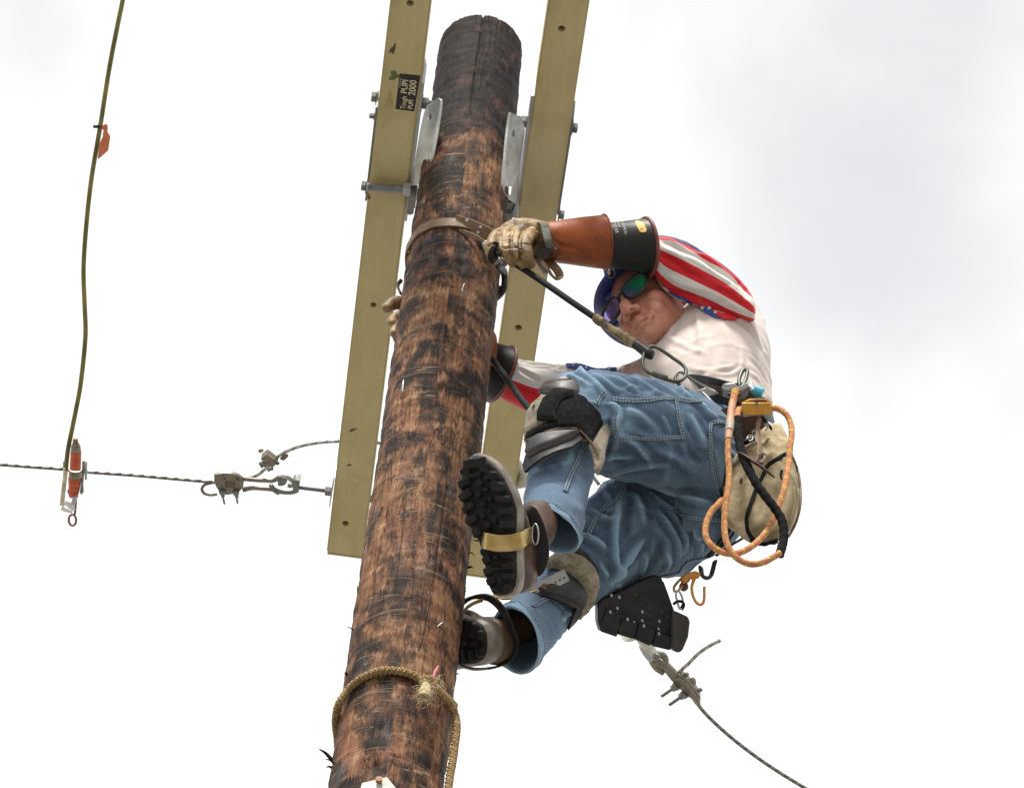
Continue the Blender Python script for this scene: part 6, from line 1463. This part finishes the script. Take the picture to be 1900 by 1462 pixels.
# ---------------- canvas bag
BAG = thing('canvas_bag', at(1415, 900, .12), 'tan canvas tool bag with black trim hanging from the back of the belt', 'tool bag')
bg_ = loft([(1412, 786, 1450, 786, .08, .035, 2.6), (1388, 808, 1456, 800, .09, .05, 2.6), (1370, 838, 1468, 832, .10, .07, 2.8), (1352, 870, 1476, 866, .10, .085, 2.8), (1340, 910, 1483, 905, .10, .09, 3), (1338, 945, 1484, 935, .10, .09, 3), (1350, 975, 1476, 968, .10, .085, 2.8), (1375, 996, 1460, 992, .10, .07, 2.6), (1395, 1008, 1440, 1006, .10, .04, 2.4)], n=80)
bv_, bf_ = remesh([bg_], .004, 3); bt_ = bvh(bv_, bf_)
bl = []
def B(amp, wd, *pts): bl.append((qq(q5, *pts), amp, wd))
B(.006, .009, (700, 480), (720, 560), (790, 600)); B(.006, .009, (740, 470), (790, 540), (840, 640)); B(-.006, .008, (680, 520), (700, 600), (680, 680)); B(.006, .010, (560, 620), (620, 700), (600, 800)); B(-.006, .010, (500, 820), (520, 950), (500, 1040)); B(.006, .010, (600, 850), (570, 950), (590, 1080))
B(.007, .010, (700, 900), (690, 1020), (640, 1130)); B(.006, .010, (860, 760), (870, 900), (840, 1040)); B(-.006, .008, (790, 640), (830, 760), (840, 900)); B(.005, .008, (480, 950), (470, 1050), (540, 1140)); B(.006, .008, (730, 700), (760, 800), (750, 900)); B(-.005, .007, (650, 760), (620, 860), (600, 900))
bv2, _ = folds(bv_, bf_, bt_, bl, npnoise(bv_, 22, 6, 3)*.005); obj('bag_body', bv2, bf_, CANVAS, BAG, True); bt_ = bvh(bv2, bf_)
CANV2 = simple('olive_canvas', (.16, .125, .065), (.36, .295, .17), 14, .9, 0, .5, .004, 60)
patch('side_panel', qq(q5, (825, 652), (768, 688), (722, 732), (684, 800), (636, 900), (606, 980), (592, 1060), (604, 1140), (650, 1190), (720, 1208), (800, 1180), (858, 1100), (898, 980), (904, 860), (880, 720)), CANV2, bt_, .0004, .0012, 3, par=BAG)
def btube(name, q, pts, r, m, par, tree, off=.001): mb = MB(); mb.tube(surf_tube(tree, qq(q, *pts), r, off), r, n=8, sub=1, flat=.9); return mb.build(name, m, par, smooth=True)
btube('bag_trim', q5, [(825, 640), (765, 675), (712, 720), (672, 800), (622, 900), (592, 980), (576, 1060), (590, 1140), (640, 1200)], .0045, WEB, BAG, bt_)
btube('bag_trim', q5, [(560, 575), (600, 555), (625, 545)], .006, WEB, BAG, bt_); btube('bag_trim', q5, [(800, 745), (790, 775), (796, 800)], .003, WEB, BAG, bt_)
btube('bag_trim', q5, [(410, 850), (425, 900), (420, 950)], .005, WEB, BAG, bt_); btube('bag_piping', q5, [(860, 640), (900, 740), (918, 860), (914, 980), (882, 1090), (845, 1160)], .003, BROWNL, BAG, bt_)
btube('bag_seam', q5, [(880, 850), (878, 960), (850, 1070)], .0018, CANVAS, BAG, bt_)
for x, y in ((541, 812), (660, 862), (560, 640)): patch('eyelet', qq(q5, *ellp(x, y, 8, 17, .1, 16)), DKBROWN, bt_, .001, .002, 1.2, par=BAG)
patch('bag_base', qq(q5, (600, 1180), (680, 1205), (770, 1175), (770, 1205), (690, 1232), (640, 1215)), WEB, bt_, .002, .004, par=BAG)
rp(q5, [(655, 400, .205), (648, 460, .205), (655, 540, .21), (662, 600, .215), (655, 650, .22)], .0075, 'leather_thong', BROWNL, BAG, flat=.3)
rp(q5, [(512, 622, .232), (560, 645, .245), (630, 690, .252), (700, 740, .25), (758, 788, .24)], [.003, .008, .0085, .008, .003], 'leather_toggle', DKBROWN, BAG, flat=.4)
rp(q5, [(640, 690, .25), (650, 655, .245), (685, 640, .24), (690, 665, .24), (665, 695, .25)], .0055, 'leather_knot', DKBROWN, BAG, flat=.6)
for pts in ([(575, 540), (590, 515), (615, 520), (610, 545), (590, 550)], [(610, 500), (625, 480), (635, 500), (620, 520)], [(690, 450), (705, 440), (712, 465), (700, 480)]): rp(q5, [(x, y, .2) for x, y in pts], .002, 'snap_hook', GALV, BAG)
rp(q5, [(680, 395, .19), (710, 440, .19), (735, 470, .18)], .007, 'bag_strap', WEB, BAG, flat=.35)
for pts in ([(470, 1120), (440, 1180), (400, 1230)], [(500, 1130), (450, 1200), (330, 1300)], [(540, 1150), (560, 1170), (480, 1220), (380, 1290)], [(430, 1160), (370, 1240), (310, 1300)]): rp(q5, [(x, y, .03) for x, y in pts], .0028, 'cord_end', BLACKL, BAG)

# ---------------- snaps and hook under the seat
HK = thing('tool_hook', at(1290, 1085, -.02), 'orange coated steel hook hanging under the seat of the climber', 'hook')
rp(q7, [(1700, 300, -.02), (1730, 265, -.02), (1790, 240, -.02), (1775, 290, -.02), (1762, 340, -.02), (1770, 400, -.02), (1795, 448, -.02), (1828, 462, -.02), (1848, 430, -.02), (1850, 340, -.02)], [.006, .0055, .0045, .0038, .0032, .003, .003, .003, .003, .003], 'hook_body', ORANGEH, HK)
dplate('hook_plate', q7, ((1745, 240), (1790, 225), (1825, 240), (1815, 275), (1765, 290), (1745, 270)), -.012, -.012, .006, ORANGEH, HK)
SN = thing('snap_clip', at(1265, 1085, -.03), 'small brass snap clip with steel ring beside the orange hook', 'snap clip')
rp(q7, [(1640, 370, -.03), (1636, 340, -.03), (1665, 300, -.03), (1700, 270, -.03), (1745, 250, -.03), (1740, 290, -.03), (1700, 325, -.03), (1670, 360, -.03), (1645, 372, -.03)], .0028, 'clip_body', BRASS, SN)
rp(q7, [(1655, 365, -.03), (1650, 400, -.03), (1660, 440, -.03), (1675, 490, -.03), (1695, 480, -.03), (1698, 430, -.03), (1685, 390, -.03), (1665, 360, -.03)], .0022, 'ring', GALV, SN)
rp(q7, [(1630, 460, -.035), (1660, 440, -.03), (1690, 440, -.03), (1704, 460, -.03), (1690, 490, -.03)], .0052, 'strap_end', WEB, SN, flat=.6)
KB = thing('leather_keeper', at(1310, 1055, -.02), 'curled dark leather keeper strap under the belt beside the hook', 'leather strap')
rp(q5, [(280, 1370, -.03), (290, 1420, -.02), (320, 1435, -.02), (345, 1420, -.02), (360, 1370, -.02), (370, 1330, -.02)], .008, 'strap', GREYL, KB, flat=.5)
mb = MB(); mb.ball(at(*q7(1705, 335), -.035), .010, 10); mb.build('leather_knob', DKBROWN, KB, smooth=True)

# ---------------- black punched leather pouch
PO = thing('leather_pouch', at(1190, 1150, -.14), 'black punched leather holster with rows of rivets below the thigh', 'leather pouch')
po = -.13
main, mf, mn = dplate('front_panel', q7, ((1098, 470), (1120, 425), (1215, 385), (1400, 300), (1500, 255), (1545, 262), (1590, 380), (1638, 500), (1622, 640), (1615, 782), (1560, 770), (1490, 752), (1430, 735), (1360, 705), (1300, 690), (1240, 672), (1170, 668), (1118, 648), (1100, 580)), po, po, .045, BLACKL, PO, .003)
loops = [((1165, 486), (1265, 528), (1262, 560), (1232, 690), (1120, 652), (1118, 600)), ((1268, 566), (1380, 590), (1372, 640), (1345, 704), (1240, 668), (1244, 620)), ((1390, 590), (1505, 632), (1500, 690), (1462, 752), (1362, 706), (1372, 650)), ((1510, 650), (1622, 690), (1618, 740), (1606, 784), (1482, 754), (1496, 700))]
for k, lp in enumerate(loops):
    d_ = dep(mf(*q7(*lp[0])))-.006; m2 = MB(); pts3 = [atd(*q7(x, y), d_) for x, y in lp]; m2.prism(pts3, IC, .007); o = m2.build('strap_loop', BLACKL, PO, auto=35); b = o.modifiers.new('b', 'BEVEL'); b.width = .0018; b.segments = 2; b.limit_method = 'ANGLE'
for x, y in ((1187, 513), (1235, 527), (1308, 564), (1355, 588), (1424, 610), (1468, 636), (1530, 665), (1577, 688)):
    c_ = atd(*q7(x, y), dep(mf(*q7(x, y)))-.0065); mb = MB(); mb.ball(c_, 1, 8, ((IR*.0033-IU*.001), (IU*.0040), IC*.0018)); mb.build('rivet', GALV, PO, smooth=True)
for x, y in ((1250, 408), (1236, 488), (1413, 512), (1412, 575), (1533, 578), (1528, 634), (1195, 395)):
    c_ = mf(*q7(x, y)); mb = MB(); mb.ball(c_, 1, 8, ((IR*.0033-IU*.001), (IU*.0040), IC*.0018)); mb.build('rivet', GALV, PO, smooth=True)
for x, y in ((1421, 420), (1453, 434), (1410, 456), (1466, 484), (1468, 535), (1478, 605), (1558, 490), (1590, 500), (1550, 522), (1598, 540), (1598, 612), (1365, 387), (1155, 462)):
    c_ = mf(*q7(x, y)); mb = MB(); mb.tube([c_+IR*.0034*math.cos(a)+IU*.0034*math.sin(a) for a in [k*math.pi/3 for k in range(6)]], .0010, n=6, closed=True, sub=2); mb.build('grommet', DSTEEL, PO, smooth=True)
for pts in (((1285, 372), (1286, 450), (1283, 530)), ((1378, 402), (1382, 480), (1385, 575)), ((1560, 300), (1590, 380), (1625, 480)), ((1130, 450), (1128, 520), (1140, 560))):
    mb = MB(); mb.tube([mf(*q7(*p)) for p in pts], .0009, n=6, sub=3); mb.build('stitching', GREYL, PO, smooth=True)
dplate('end_block', q7, ((1622, 500), (1660, 512), (1738, 548), (1750, 585), (1738, 690), (1700, 780), (1678, 800), (1650, 798), (1618, 770), (1618, 640)), po+.01, po+.01, .05, GREYL, PO, .004)
mb = MB(); mb.tube([atd(*q7(*p), dep(mf(*q7(*p)))-.012) for p in ((1648, 520), (1640, 600), (1638, 690), (1655, 730))], .0011, n=6, sub=3); mb.build('stitching', DGALV, PO, smooth=True)
# ================================================================== line hardware
qd, qc, qt, qr, qb = Q(350, 780, 4.75), Q(0, 780, 4.524), Q(90, 0, 4.567), Q(1100, 1120, 4.275), Q(580, 1060, 3.6375)
ZD = ZA+.045
TWI = lambda L, t: .06*math.cos(3*t+L*2*math.pi/.0125)
TWH = lambda L, t: .13*math.cos(3*t+L*2*math.pi/.0105)+.02*math.sin(L*160)
def tz(q, pts, r, name, m, par, z=ZD, n=12, sub=5, flat=1.0, bump=None, closed=False):
    mb = MB(); mb.tube([atz(*(q(x, y) if q else (x, y)), z+(e[0] if e else 0)) for x, y, *e in pts], r, n=n, sub=sub, flat=flat, bump=bump, closed=closed); return mb.build(name, m, par, smooth=True)
def zplate(name, q, pts, z0, z1, m, par, bev=.0015):
    """piece between heights z0 (under) and z1 (top), outline given as seen from below"""
    P_ = [atz(*q(x, y), z0) for x, y in pts]; mb = MB(); mb.prism(P_, -ZZ, z1-z0); o = mb.build(name, m, par, auto=35)
    if bev: b = o.modifiers.new('b', 'BEVEL'); b.width = bev; b.segments = 2; b.limit_method = 'ANGLE'
    return o
# --- left dead-end
LD = thing('dead_end_clamp', atz(*qd(700, 570), ZD), 'cast dead end clamp pulling on the left crossarm beside its lower end', 'line clamp', 'wire dead end clamps')
zplate('square_washer', qd, ((1282, 505), (1288, 505), (1246, 765), (1238, 762), (1250, 640)), ZD-.03, ZD+.03, GALV, LD, 0)
a_, b_ = atz(*qd(1202, 622), ZD), atz(*qd(1252, 628), ZD); mb = MB(); mb.cyl(a_, b_, .0125, hexa=True, bev=.0015); mb.build('nut', DGALV, LD, auto=30)
threaded(atz(*qd(960, 590), ZD), atz(*qd(1210, 620), ZD), .0052).build('eye_bolt', DGALV, LD, auto=60)
zplate('clevis_block', qd, ((918, 540), (940, 528), (982, 536), (966, 640), (925, 632), (910, 580)), ZD-.012, ZD+.014, DGALV, LD)
mb = MB(); mb.cyl(atz(*qd(872, 572), ZD), atz(*qd(912, 578), ZD), .006, hexa=True, bev=.001); mb.build('nut', DGALV, LD, auto=30)
tz(qd, [(852, 495), (880, 506), (925, 540), (950, 555)], .0060, 'clevis_fork', GALV, LD); tz(qd, [(725, 568), (745, 600), (790, 622), (850, 632), (920, 630), (960, 612)], .0062, 'clevis_fork', DGALV, LD)
tz(qd, [(465, 512), (560, 522), (650, 528), (745, 530), (790, 505), (830, 495), (850, 520), (835, 552), (790, 560)], [.0060, .0055, .0055, .0055, .0060, .0055, .0055, .0060, .0055], 'clamp_arm', CAST, LD)
tz(qd, [(480, 610), (560, 596), (650, 600), (740, 608), (780, 630), (800, 640)], [.0070, .0055, .0055, .0060, .0065, .0060], 'clamp_arm', CAST, LD)
a_, b_ = atz(*qd(800, 520), ZD-.020), atz(*qd(815, 500), ZD+.004); mb = MB(); mb.cyl(a_, b_, .0088, hexa=True, bev=.0012); mb.build('pin', DGALV, LD, auto=30)
tz(qd, [(838, 492, -.018), (850, 498, -.018), (842, 506, -.018), (832, 498, -.018)], .0012, 'cotter', WHITE, LD); tz(qd, [(725, 538, -.02), (755, 520, -.02), (790, 530, -.02)], .0014, 'cotter', DGALV, LD)
zplate('clamp_body', qd, ((224, 500), (240, 488), (400, 488), (470, 508), (486, 545), (478, 600), (440, 640), (340, 662), (275, 645), (240, 590), (222, 540)), ZD-.012, ZD+.000, CAST, LD, .003)
zplate('clamp_cap', qd, ((222, 482), (310, 466), (395, 472), (452, 496), (455, 505), (400, 498), (300, 492), (225, 500)), ZD-.014, ZD-.004, CAST, LD, .001)
for x in ((318, 515, 312, 605), (425, 515, 418, 610)): tz(qd, [(x[0], x[1], -.013), (x[2], x[3], -.013)], .0030, 'clamp_rib', CAST, LD, sub=3)
zplate('clamp_pocket_shade', qd, ((330, 545), (405, 548), (402, 592), (328, 590)), ZD-.0135, ZD-.010, simple('shaded_cast', (.10, .085, .06), (.16, .14, .10), 40, .5, .4), LD, .001)  # thin dark plate: shade of a recess painted onto the casting
tz(qd, [(228, 545), (190, 552), (140, 568), (117, 605), (138, 642), (190, 655), (250, 650)], .0040, 'wire_guide', CAST, LD)
for (x, y, x2, y2) in ((292, 612, 316, 736), (414, 618, 431, 728)):
    mb = MB(); mb.cyl(atz(*qd(x, y), ZD-.016), atz(*qd(x+6, y+30), ZD-.016), .0085, n=16, bev=.0015); mb.cyl(atz(*qd(x+6, y+30), ZD-.016), atz(*qd(x+10, y+55), ZD-.016), .0058, hexa=True); mb.build('nut', DGALV, LD, auto=35)
    threaded(atz(*qd(x+8, y+50), ZD-.016), atz(*qd(x2, y2), ZD-.016), .0028).build('bolt', DGALV, LD, auto=60)
zplate('washer_plate', qd, ((1610, 560), (1616, 560), (1578, 815), (1570, 815)), ZD-.02, ZD+.03, GALV, LD, 0); a_, b_ = atz(*qd(1598, 690), ZD), atz(*qd(1622, 693), ZD); mb = MB(); mb.cyl(a_, b_, .0105, hexa=True, bev=.001); mb.build('nut', DGALV, LD, auto=30)

W1_ = thing('conductor_wire', atz(200, 880, ZD), 'stranded conductor wire running left from the crossarm clamp under the orange clamp', 'wire')
tz(None, [(-900, 792), (-500, 824), (-60, 858), (0, 862), (60, 866.5), (110, 870), (165, 876), (250, 882), (330, 889), (400, 895), (430, 898)], .0042, 'strand', STRAND, W1_, sub=60, bump=TWI)
W2_ = thing('jumper_wire', atz(560, 835, ZD), 'short curved jumper wire rising behind the left crossarm', 'wire')
tz(qd, [(480, 520), (560, 500), (610, 480), (660, 440), (700, 408), (760, 350), (800, 310), (860, 275), (950, 238), (1050, 212), (1180, 192), (1315, 184), (1480, 186), (1655, 198), (1720, 208), (1900, 240), (2200, 300), (2500, 380)], .0042, 'strand', STRANDL, W2_, z=ZD+.02, sub=40, bump=TWI)
CB = thing('connector_block', atz(*qd(720, 340), ZD), 'small grey bolted connector block on the jumper wire', 'connector')
ux = (atz(*qd(820, 345), ZD)-atz(*qd(685, 245), ZD)).normalized(); uy = ZZ.cross(ux).normalized()
c_ = atz(*qd(715, 335), ZD+.01); mb = MB(); mb.box(c_, ux, uy, ZZ, .019, .0115, .012, .0015); mb.build('block', CAST, CB, auto=35)
tz(qd, [(625, 275, .0), (640, 262, .0), (650, 270, .0)], .0045, 'bolt_head', CAST, CB); tz(qd, [(780, 385, -.008), (792, 372, -.008)], .0035, 'bolt_hole', BLKPL, CB, sub=2)
tz(qd, [(625, 385), (650, 375), (680, 385), (700, 372)], .0045, 'bolt', DGALV, CB); tz(qd, [(640, 410), (655, 398), (690, 400)], .004, 'bolt', DGALV, CB); tz(qd, [(700, 440), (720, 430), (745, 425)], .004, 'bolt', DGALV, CB); tz(qd, [(815, 340, .02), (850, 305, .02), (868, 312, .02), (830, 345, .02)], .0035, 'wire_stub', CAST, CB)

# --- orange grounding clamp with its cable
GC = thing('grounding_clamp', atz(*qc(628, 450), ZD), 'orange and grey grounding clamp hung on the wire with a rusty screw ring', 'grounding clamp')
def lz(q, a, b, prof_px, name, m, par, n=28, z=ZD):      # lathe with the profile in zoom px (t 0..1, radius px)
    A, B_ = at(*q(*a), 0), at(*q(*b), 0); A = atz(*q(*a), z); B_ = atd(*q(*b), dep(A)+.01); k = pxm(A)/4.524; L = (B_-A).length
    mb = MB(); mb.lathe(A, B_, [(t*L, r*k) for t, r in prof_px], n); return mb.build(name, m, par, auto=35)
zg = ZD-.07
lz(qc, (632, 150), (634, 200), [(0, 0), (.02, 14), (.25, 22), (1, 23), (1, 0)], 'end_cap', RUST, GC, z=zg)
lz(qc, (634, 182), (638, 255), [(0, 0), (0, 24), (.15, 28), (.45, 40), (1, 43), (1, 0)], 'clamp_head', CAST, GC, z=zg)
lz(qc, (638, 252), (632, 415), [(0, 0), (0, 46), (.98, 47), (1, 44), (1, 0)], 'clamp_barrel', ORANGEP, GC, z=zg)
lz(qc, (632, 412), (630, 476), [(0, 0), (0, 50), (.12, 53), (.85, 54), (1, 50), (1, 0)], 'collar', CAST, GC, z=zg)
rb = [(0, 0), (0, 56)]
for k in range(4): rb += [(k*.25+.02, 58-k*5), (k*.25+.22, 55-k*5), (k*.25+.235, 49-k*5), (k*.25+.25, 53-k*5)]
lz(qc, (630, 474), (616, 645), rb+[(1, 36), (1, 0)], 'ribbed_barrel', ORANGEP, GC, z=zg)
zz_ = dep(atz(*qc(632, 450), zg))
def td(q, pts, r, name, m, par, d, **k):
    mb = MB(); mb.tube([atd(*q(x, y), d+(e[0] if e else 0)) for x, y, *e in pts], r, sub=5, **k); return mb.build(name, m, par, smooth=True)
def pd_(name, q, pts, d, th, m, par, bev=.001):
    mb = MB(); mb.prism([atd(*q(x, y), d) for x, y in pts], IC, th); o = mb.build(name, m, par, auto=35)
    if bev: b = o.modifiers.new('b', 'BEVEL'); b.width = bev; b.segments = 2; b.limit_method = 'ANGLE'
    return o
pd_('jaw', qc, ((690, 340), (708, 340), (708, 420), (700, 470), (695, 540), (700, 600), (680, 625), (668, 600), (684, 500)), zz_+.002, .018, DGALV, GC); pd_('jaw', qc, ((716, 345), (730, 345), (728, 500), (710, 500), (712, 430)), zz_+.004, .014, GALV, GC)
pd_('jaw', qc, ((527, 340), (540, 340), (540, 420), (527, 420)), zz_+.012, .014, GALV, GC); pd_('jaw', qc, ((562, 590), (580, 560), (590, 640), (575, 625)), zz_+.01, .01, DGALV, GC)
td(qc, [(622, 640), (624, 665), (612, 700), (600, 722)], .0058, 'elbow', GALV, GC, zz_); td(qc, [(640, 655, .01), (636, 700, .01), (632, 750, .01), (628, 790, .01)], .0030, 'screw', RUST, GC, zz_, bump=lambda L, t: .18*math.sin(L*1500))
td(qc, [(608+30*math.cos(a)*1.0+8*math.sin(a), 836+45*math.sin(a)-10*math.cos(a), .01) for a in [2*math.pi*k/10 for k in range(10)]], .0030, 'screw_ring', RUST, GC, zz_, closed=True, n=10)
td(qc, [(545, 690), (570, 700), (600, 730), (612, 755)], .0066, 'cable_ferrule', simple('clear_ferrule', (.55, .55, .52), (.75, .75, .72), 60, .3), GC, zz_-.004)
CA = thing('grounding_cable', atd(160, 500, zz_), 'yellow green jacketed cable hanging down to the orange clamp', 'cable')
td(lambda x, y: (x, y), [(330, -420), (275, -200), (234, -30), (228, 0), (205, 115), (186, 235), (170, 330), (160, 420), (155, 500), (157, 565), (158.5, 625), (150, 710), (141, 760), (133, 800), (126, 835), (122, 873)], .0058, 'cable_jacket', CABLE, CA, zz_-.03, n=14)
td(lambda x, y: (x, y), [(122.4, 868), (119.5, 895), (116.5, 921), (115, 938)], [.0058, .0056, .0058, .0062], 'cable_end', simple('worn_cable_end', (.40, .37, .22), (.66, .63, .48), 60, .5), CA, zz_-.03, n=14)
td(qc, [(518, 735), (545, 745), (580, 758), (608, 768)], [.0062, .0058, .0052, .004], 'end_tape', simple('white_tape', (.62, .61, .55), (.76, .75, .70), 60, .5), CA, zz_-.028)
TG = thing('cable_tag', atd(192, 262, zz_-.03), 'orange plastic tag tied on the grounding cable', 'tag')
pd_('tag_plate', qt, ((436, 1068), (468, 1062), (484, 1052), (498, 1060), (502, 1082), (500, 1120), (524, 1160), (506, 1276), (421, 1353), (417, 1330), (432, 1215), (458, 1165), (466, 1102), (438, 1094)), zz_-.040, .002, TAGP, TG, .0005)
td(qt, [(380, 1072), (410, 1074), (450, 1076)], [.0045, .0045, .0030], 'zip_tie', BLKPL, TG, zz_-.038); td(qt, [(418, 1060), (430, 1076), (424, 1092)], .0030, 'zip_tie', BLKPL, TG, zz_-.041)
for k, (y, w_) in enumerate(((1165, 40), (1185, 46), (1210, 44), (1235, 26), (1250, 20))): pd_('tag_lettering', qt, ((452-k*3, y+8), (452-k*3+w_*.8, y-6), (452-k*3+w_*.8, y-3), (452-k*3, y+11)), zz_-.0402, .0004, simple('faded_ink_%d' % k, (.22, .07, .03), (.34, .10, .05), 300, .7), TG, 0)

# --- right hand string of insulator, clamp and wire
IN = thing('polymer_insulator', atz(1080, 1040, ZD), 'pale grey shed insulator hanging off the right crossarm behind the legs', 'insulator')
i0, i1 = atz(948, 842, ZD), atz(*qr(480, 395), ZD-.02); dI = (i1-i0).normalized(); LI = (i1-i0).length
pr = [(0, 0), (0, .010)]; s0_ = .06
while s0_ < LI-.10:
    pr += [(s0_, .010), (s0_+.010, .018), (s0_+.016, .043), (s0_+.019, .0435), (s0_+.022, .012)]; s0_ += .056
pr += [(LI-.09, .010), (LI-.075, .016), (LI-.03, .016), (LI, .012), (LI, 0)]
mb = MB(); mb.lathe(i0, i1, pr, 40); mb.build('sheds', PORC, IN, auto=40)
RD_ = thing('dead_end_clamp', atz(*qr(700, 640), ZD-.02), 'cast dead end clamp with two bolts below the black leather pouch', 'line clamp', 'wire dead end clamps')
ZR = ZD-.02
def t3(pts, r, name, m, **k): return tz(qr, pts, r, name, m, RD_, z=ZR, **k)
t3([(395, 330), (430, 385), (470, 430)], [.011, .013, .0135], 'socket', GALV)
mb = MB(); c_ = atz(*qr(505, 415), ZR); mb.ball(c_, 1, 12, (BX*.016, BD*.018, ZZ*.012)); mb.build('clevis_eye', CAST, RD_, smooth=True)
t3([(440, 400), (470, 460), (500, 505), (535, 530), (560, 545)], .0085, 'clevis_fork', CAST); t3([(520, 395), (560, 405), (580, 440), (575, 480)], .0075, 'clevis_fork', CAST)
mb = MB(); mb.cyl(atz(*qr(505, 425), ZR-.022), atz(*qr(510, 405), ZR), .0085, n=16, bev=.001); mb.build('pin', DGALV, RD_, auto=35)
t3([(515, 430, -.022), (540, 440, -.022), (556, 448, -.022)], .0014, 'cotter', WHITE); t3([(470, 385, -.02), (480, 378, -.02), (490, 388, -.02), (480, 396, -.02)], .0014, 'cotter', WHITE)
zplate('clamp_arm', qr, ((470, 470), (540, 450), (575, 460), (700, 590), (650, 640), (620, 610), (540, 510), (500, 500)), ZR-.010, ZR+.004, CAST, RD_, .003)
zplate('clamp_body', qr, ((640, 600), (690, 568), (740, 600), (800, 660), (850, 740), (855, 790), (830, 806), (790, 760), (740, 735), (700, 690), (650, 650)), ZR-.012, ZR+.014, CAST, RD_, .004)
t3([(665, 590, -.012), (720, 620, -.013), (780, 690, -.013), (825, 760, -.012), (840, 800, -.010)], .0055, 'clamp_rib', CAST)
for k, (a, b) in enumerate((((665, 650), (545, 732)), ((730, 715), (607, 800)))):
    threaded(atz(*qr(*a), ZR-.014), atz(*qr(*b), ZR-.014), .0048).build('bolt', DGALV, RD_, auto=60)
    m_ = lambda t: (a[0]+(b[0]-a[0])*t, a[1]+(b[1]-a[1])*t); mb = MB(); mb.cyl(atz(*qr(*m_(.12)), ZR-.014), atz(*qr(*m_(.30)), ZR-.014), .0095, hexa=True, bev=.001); mb.cyl(atz(*qr(*m_(-.05)), ZR-.014), atz(*qr(*m_(.12)), ZR-.014), .0115, n=16, bev=.001); mb.build('nut', DGALV, RD_, auto=35)
mb = MB(); mb.ball(atz(*qr(778, 622), ZR+.006), 1, 12, (BX*.014, BD*.018, ZZ*.012)); mb.build('keeper', CAST, RD_, smooth=True); mb = MB(); mb.ball(atz(*qr(815, 700), ZR+.008), 1, 10, (BX*.012, BD*.016, ZZ*.012)); mb.build('keeper', DGALV, RD_, smooth=True)
t3([(690, 590, .0), (720, 575, .0), (752, 552, .0)], .006, 'bolt_head', DGALV); t3([(800, 700, .0), (830, 690, .0), (862, 676, .0)], .006, 'bolt_head', DGALV)
W3_ = thing('conductor_wire', atz(1400, 1380, ZR), 'stranded wire running down right from the clamp out of the picture', 'wire')
tz(qr, [(760, 700), (835, 800), (905, 882), (1000, 974), (1100, 1061), (1200, 1141), (1340, 1243), (1480, 1336), (1600, 1410), (1720, 1482), (1850, 1560), (2300, 1800)], .0048, 'strand', STRAND, W3_, z=ZR, sub=50, bump=TWI)
W4_ = thing('wire_tail', atz(1290, 1220, ZR), 'short cut wire tail sticking up right from the lower clamp', 'wire')
tz(qr, [(720, 620), (680, 560), (715, 512), (765, 468), (820, 410), (880, 362), (940, 325), (1012, 290)], .0048, 'strand', STRANDL, W4_, z=ZR+.005, sub=20, bump=TWI)
# odd dark rod ends seen between the legs
RT = thing('rope_tail', at(1104, 890, -.2), 'dark rope tail dangling in the gap between the legs', 'rope'); rp(None, [(1098, 880, -.2), (1104, 889, -.2), (1111, 898, -.2)], .004, 'rope', DGALV, RT); rp(None, [(1082, 930, -.2), (1080, 945, -.2), (1086, 952, -.2)], .004, 'rope_knot', BLACKL, RT)

# --- rope tied round the foot of the visible pole
HR = thing('hemp_rope', pole_pt(0, pole_hit(740, 1245).z), 'thick manila rope tied round the lower pole with a frayed knot', 'rope')
r_ = .0078
fr_ = [pole_az(pole_hit(*qb(x, y), .014)) for x, y in ((760, 725), (740, 718), (640, 672), (520, 655), (430, 665), (320, 712), (232, 785))]
P = [pole_pt(a, z, .009) for a, z in fr_]
lf_ = [(180, 890), (158, 990), (165, 1100)]
P += [at(*qb(x, y), o) for (x, y), o in zip(lf_, (.06, .02, -.03))]
zb = P[-1].z; zf = pole_az(pole_hit(*qb(880, 850), .012))[1]
for k in range(1, 5): t_ = k/5; P.append(pole_pt(-R(105)-R(150)*t_, zb+(zf-.10-zb)*t_, .022))
P += [at(*qb(940, 960), .0), at(*qb(945, 900), .05), at(*qb(880, 828), .09), at(*qb(810, 765), .118)]
mb = MB(); mb.tube(P, r_, n=16, sub=24, bump=TWH); mb.build('rope_loop', HEMP, HR, smooth=True)
rp(qb, [(800, 765, .13), (870, 825, .10), (925, 890, .07), (962, 970, .05), (972, 1060, .05), (962, 1150, .05), (948, 1260, .05), (928, 1370, .05), (915, 1470, .05), (905, 1560, .05)], r_, 'rope_tail', HEMP, HR, n=16, sub=24, bump=TWH)
rp(qb, [(740, 735, .125), (780, 725, .135), (820, 745, .13), (800, 790, .13), (765, 785, .135), (760, 745, .135)], .0085, 'knot', HEMP, HR)
kn = rp(qb, [(765, 770, .135), (758, 810, .138), (752, 850, .138)], [.009, .0115, .0125], 'frayed_end', FRAY, HR)
mb = MB(); rs = random.Random(9)
for k in range(420):
    x, y = rs.gauss(758, 30), rs.gauss(815, 38)
    if k > 300: x, y = rs.gauss(800, 50), rs.gauss(745, 30)
    p = at(*qb(x, y), .14); d = V((rs.gauss(0, 1), rs.gauss(0, .6), rs.gauss(0, 1)-.8)).normalized()*rs.uniform(.006, .016); s_ = d.cross(IC).normalized()*.0005; mb.add([p-s_, p+s_, p+d*.6+V((0, 0, -.001)), p+d], [(0, 1, 2), (1, 3, 2)])
o = mb.build('frayed_fibres', FRAY, HR); o['kind'] = 'stuff'
rp(qb, [(815, 715, .135), (825, 680, .135), (838, 655, .133), (848, 635, .13)], [.0028, .0030, .0024, .0015], 'red_thread', RED, HR)
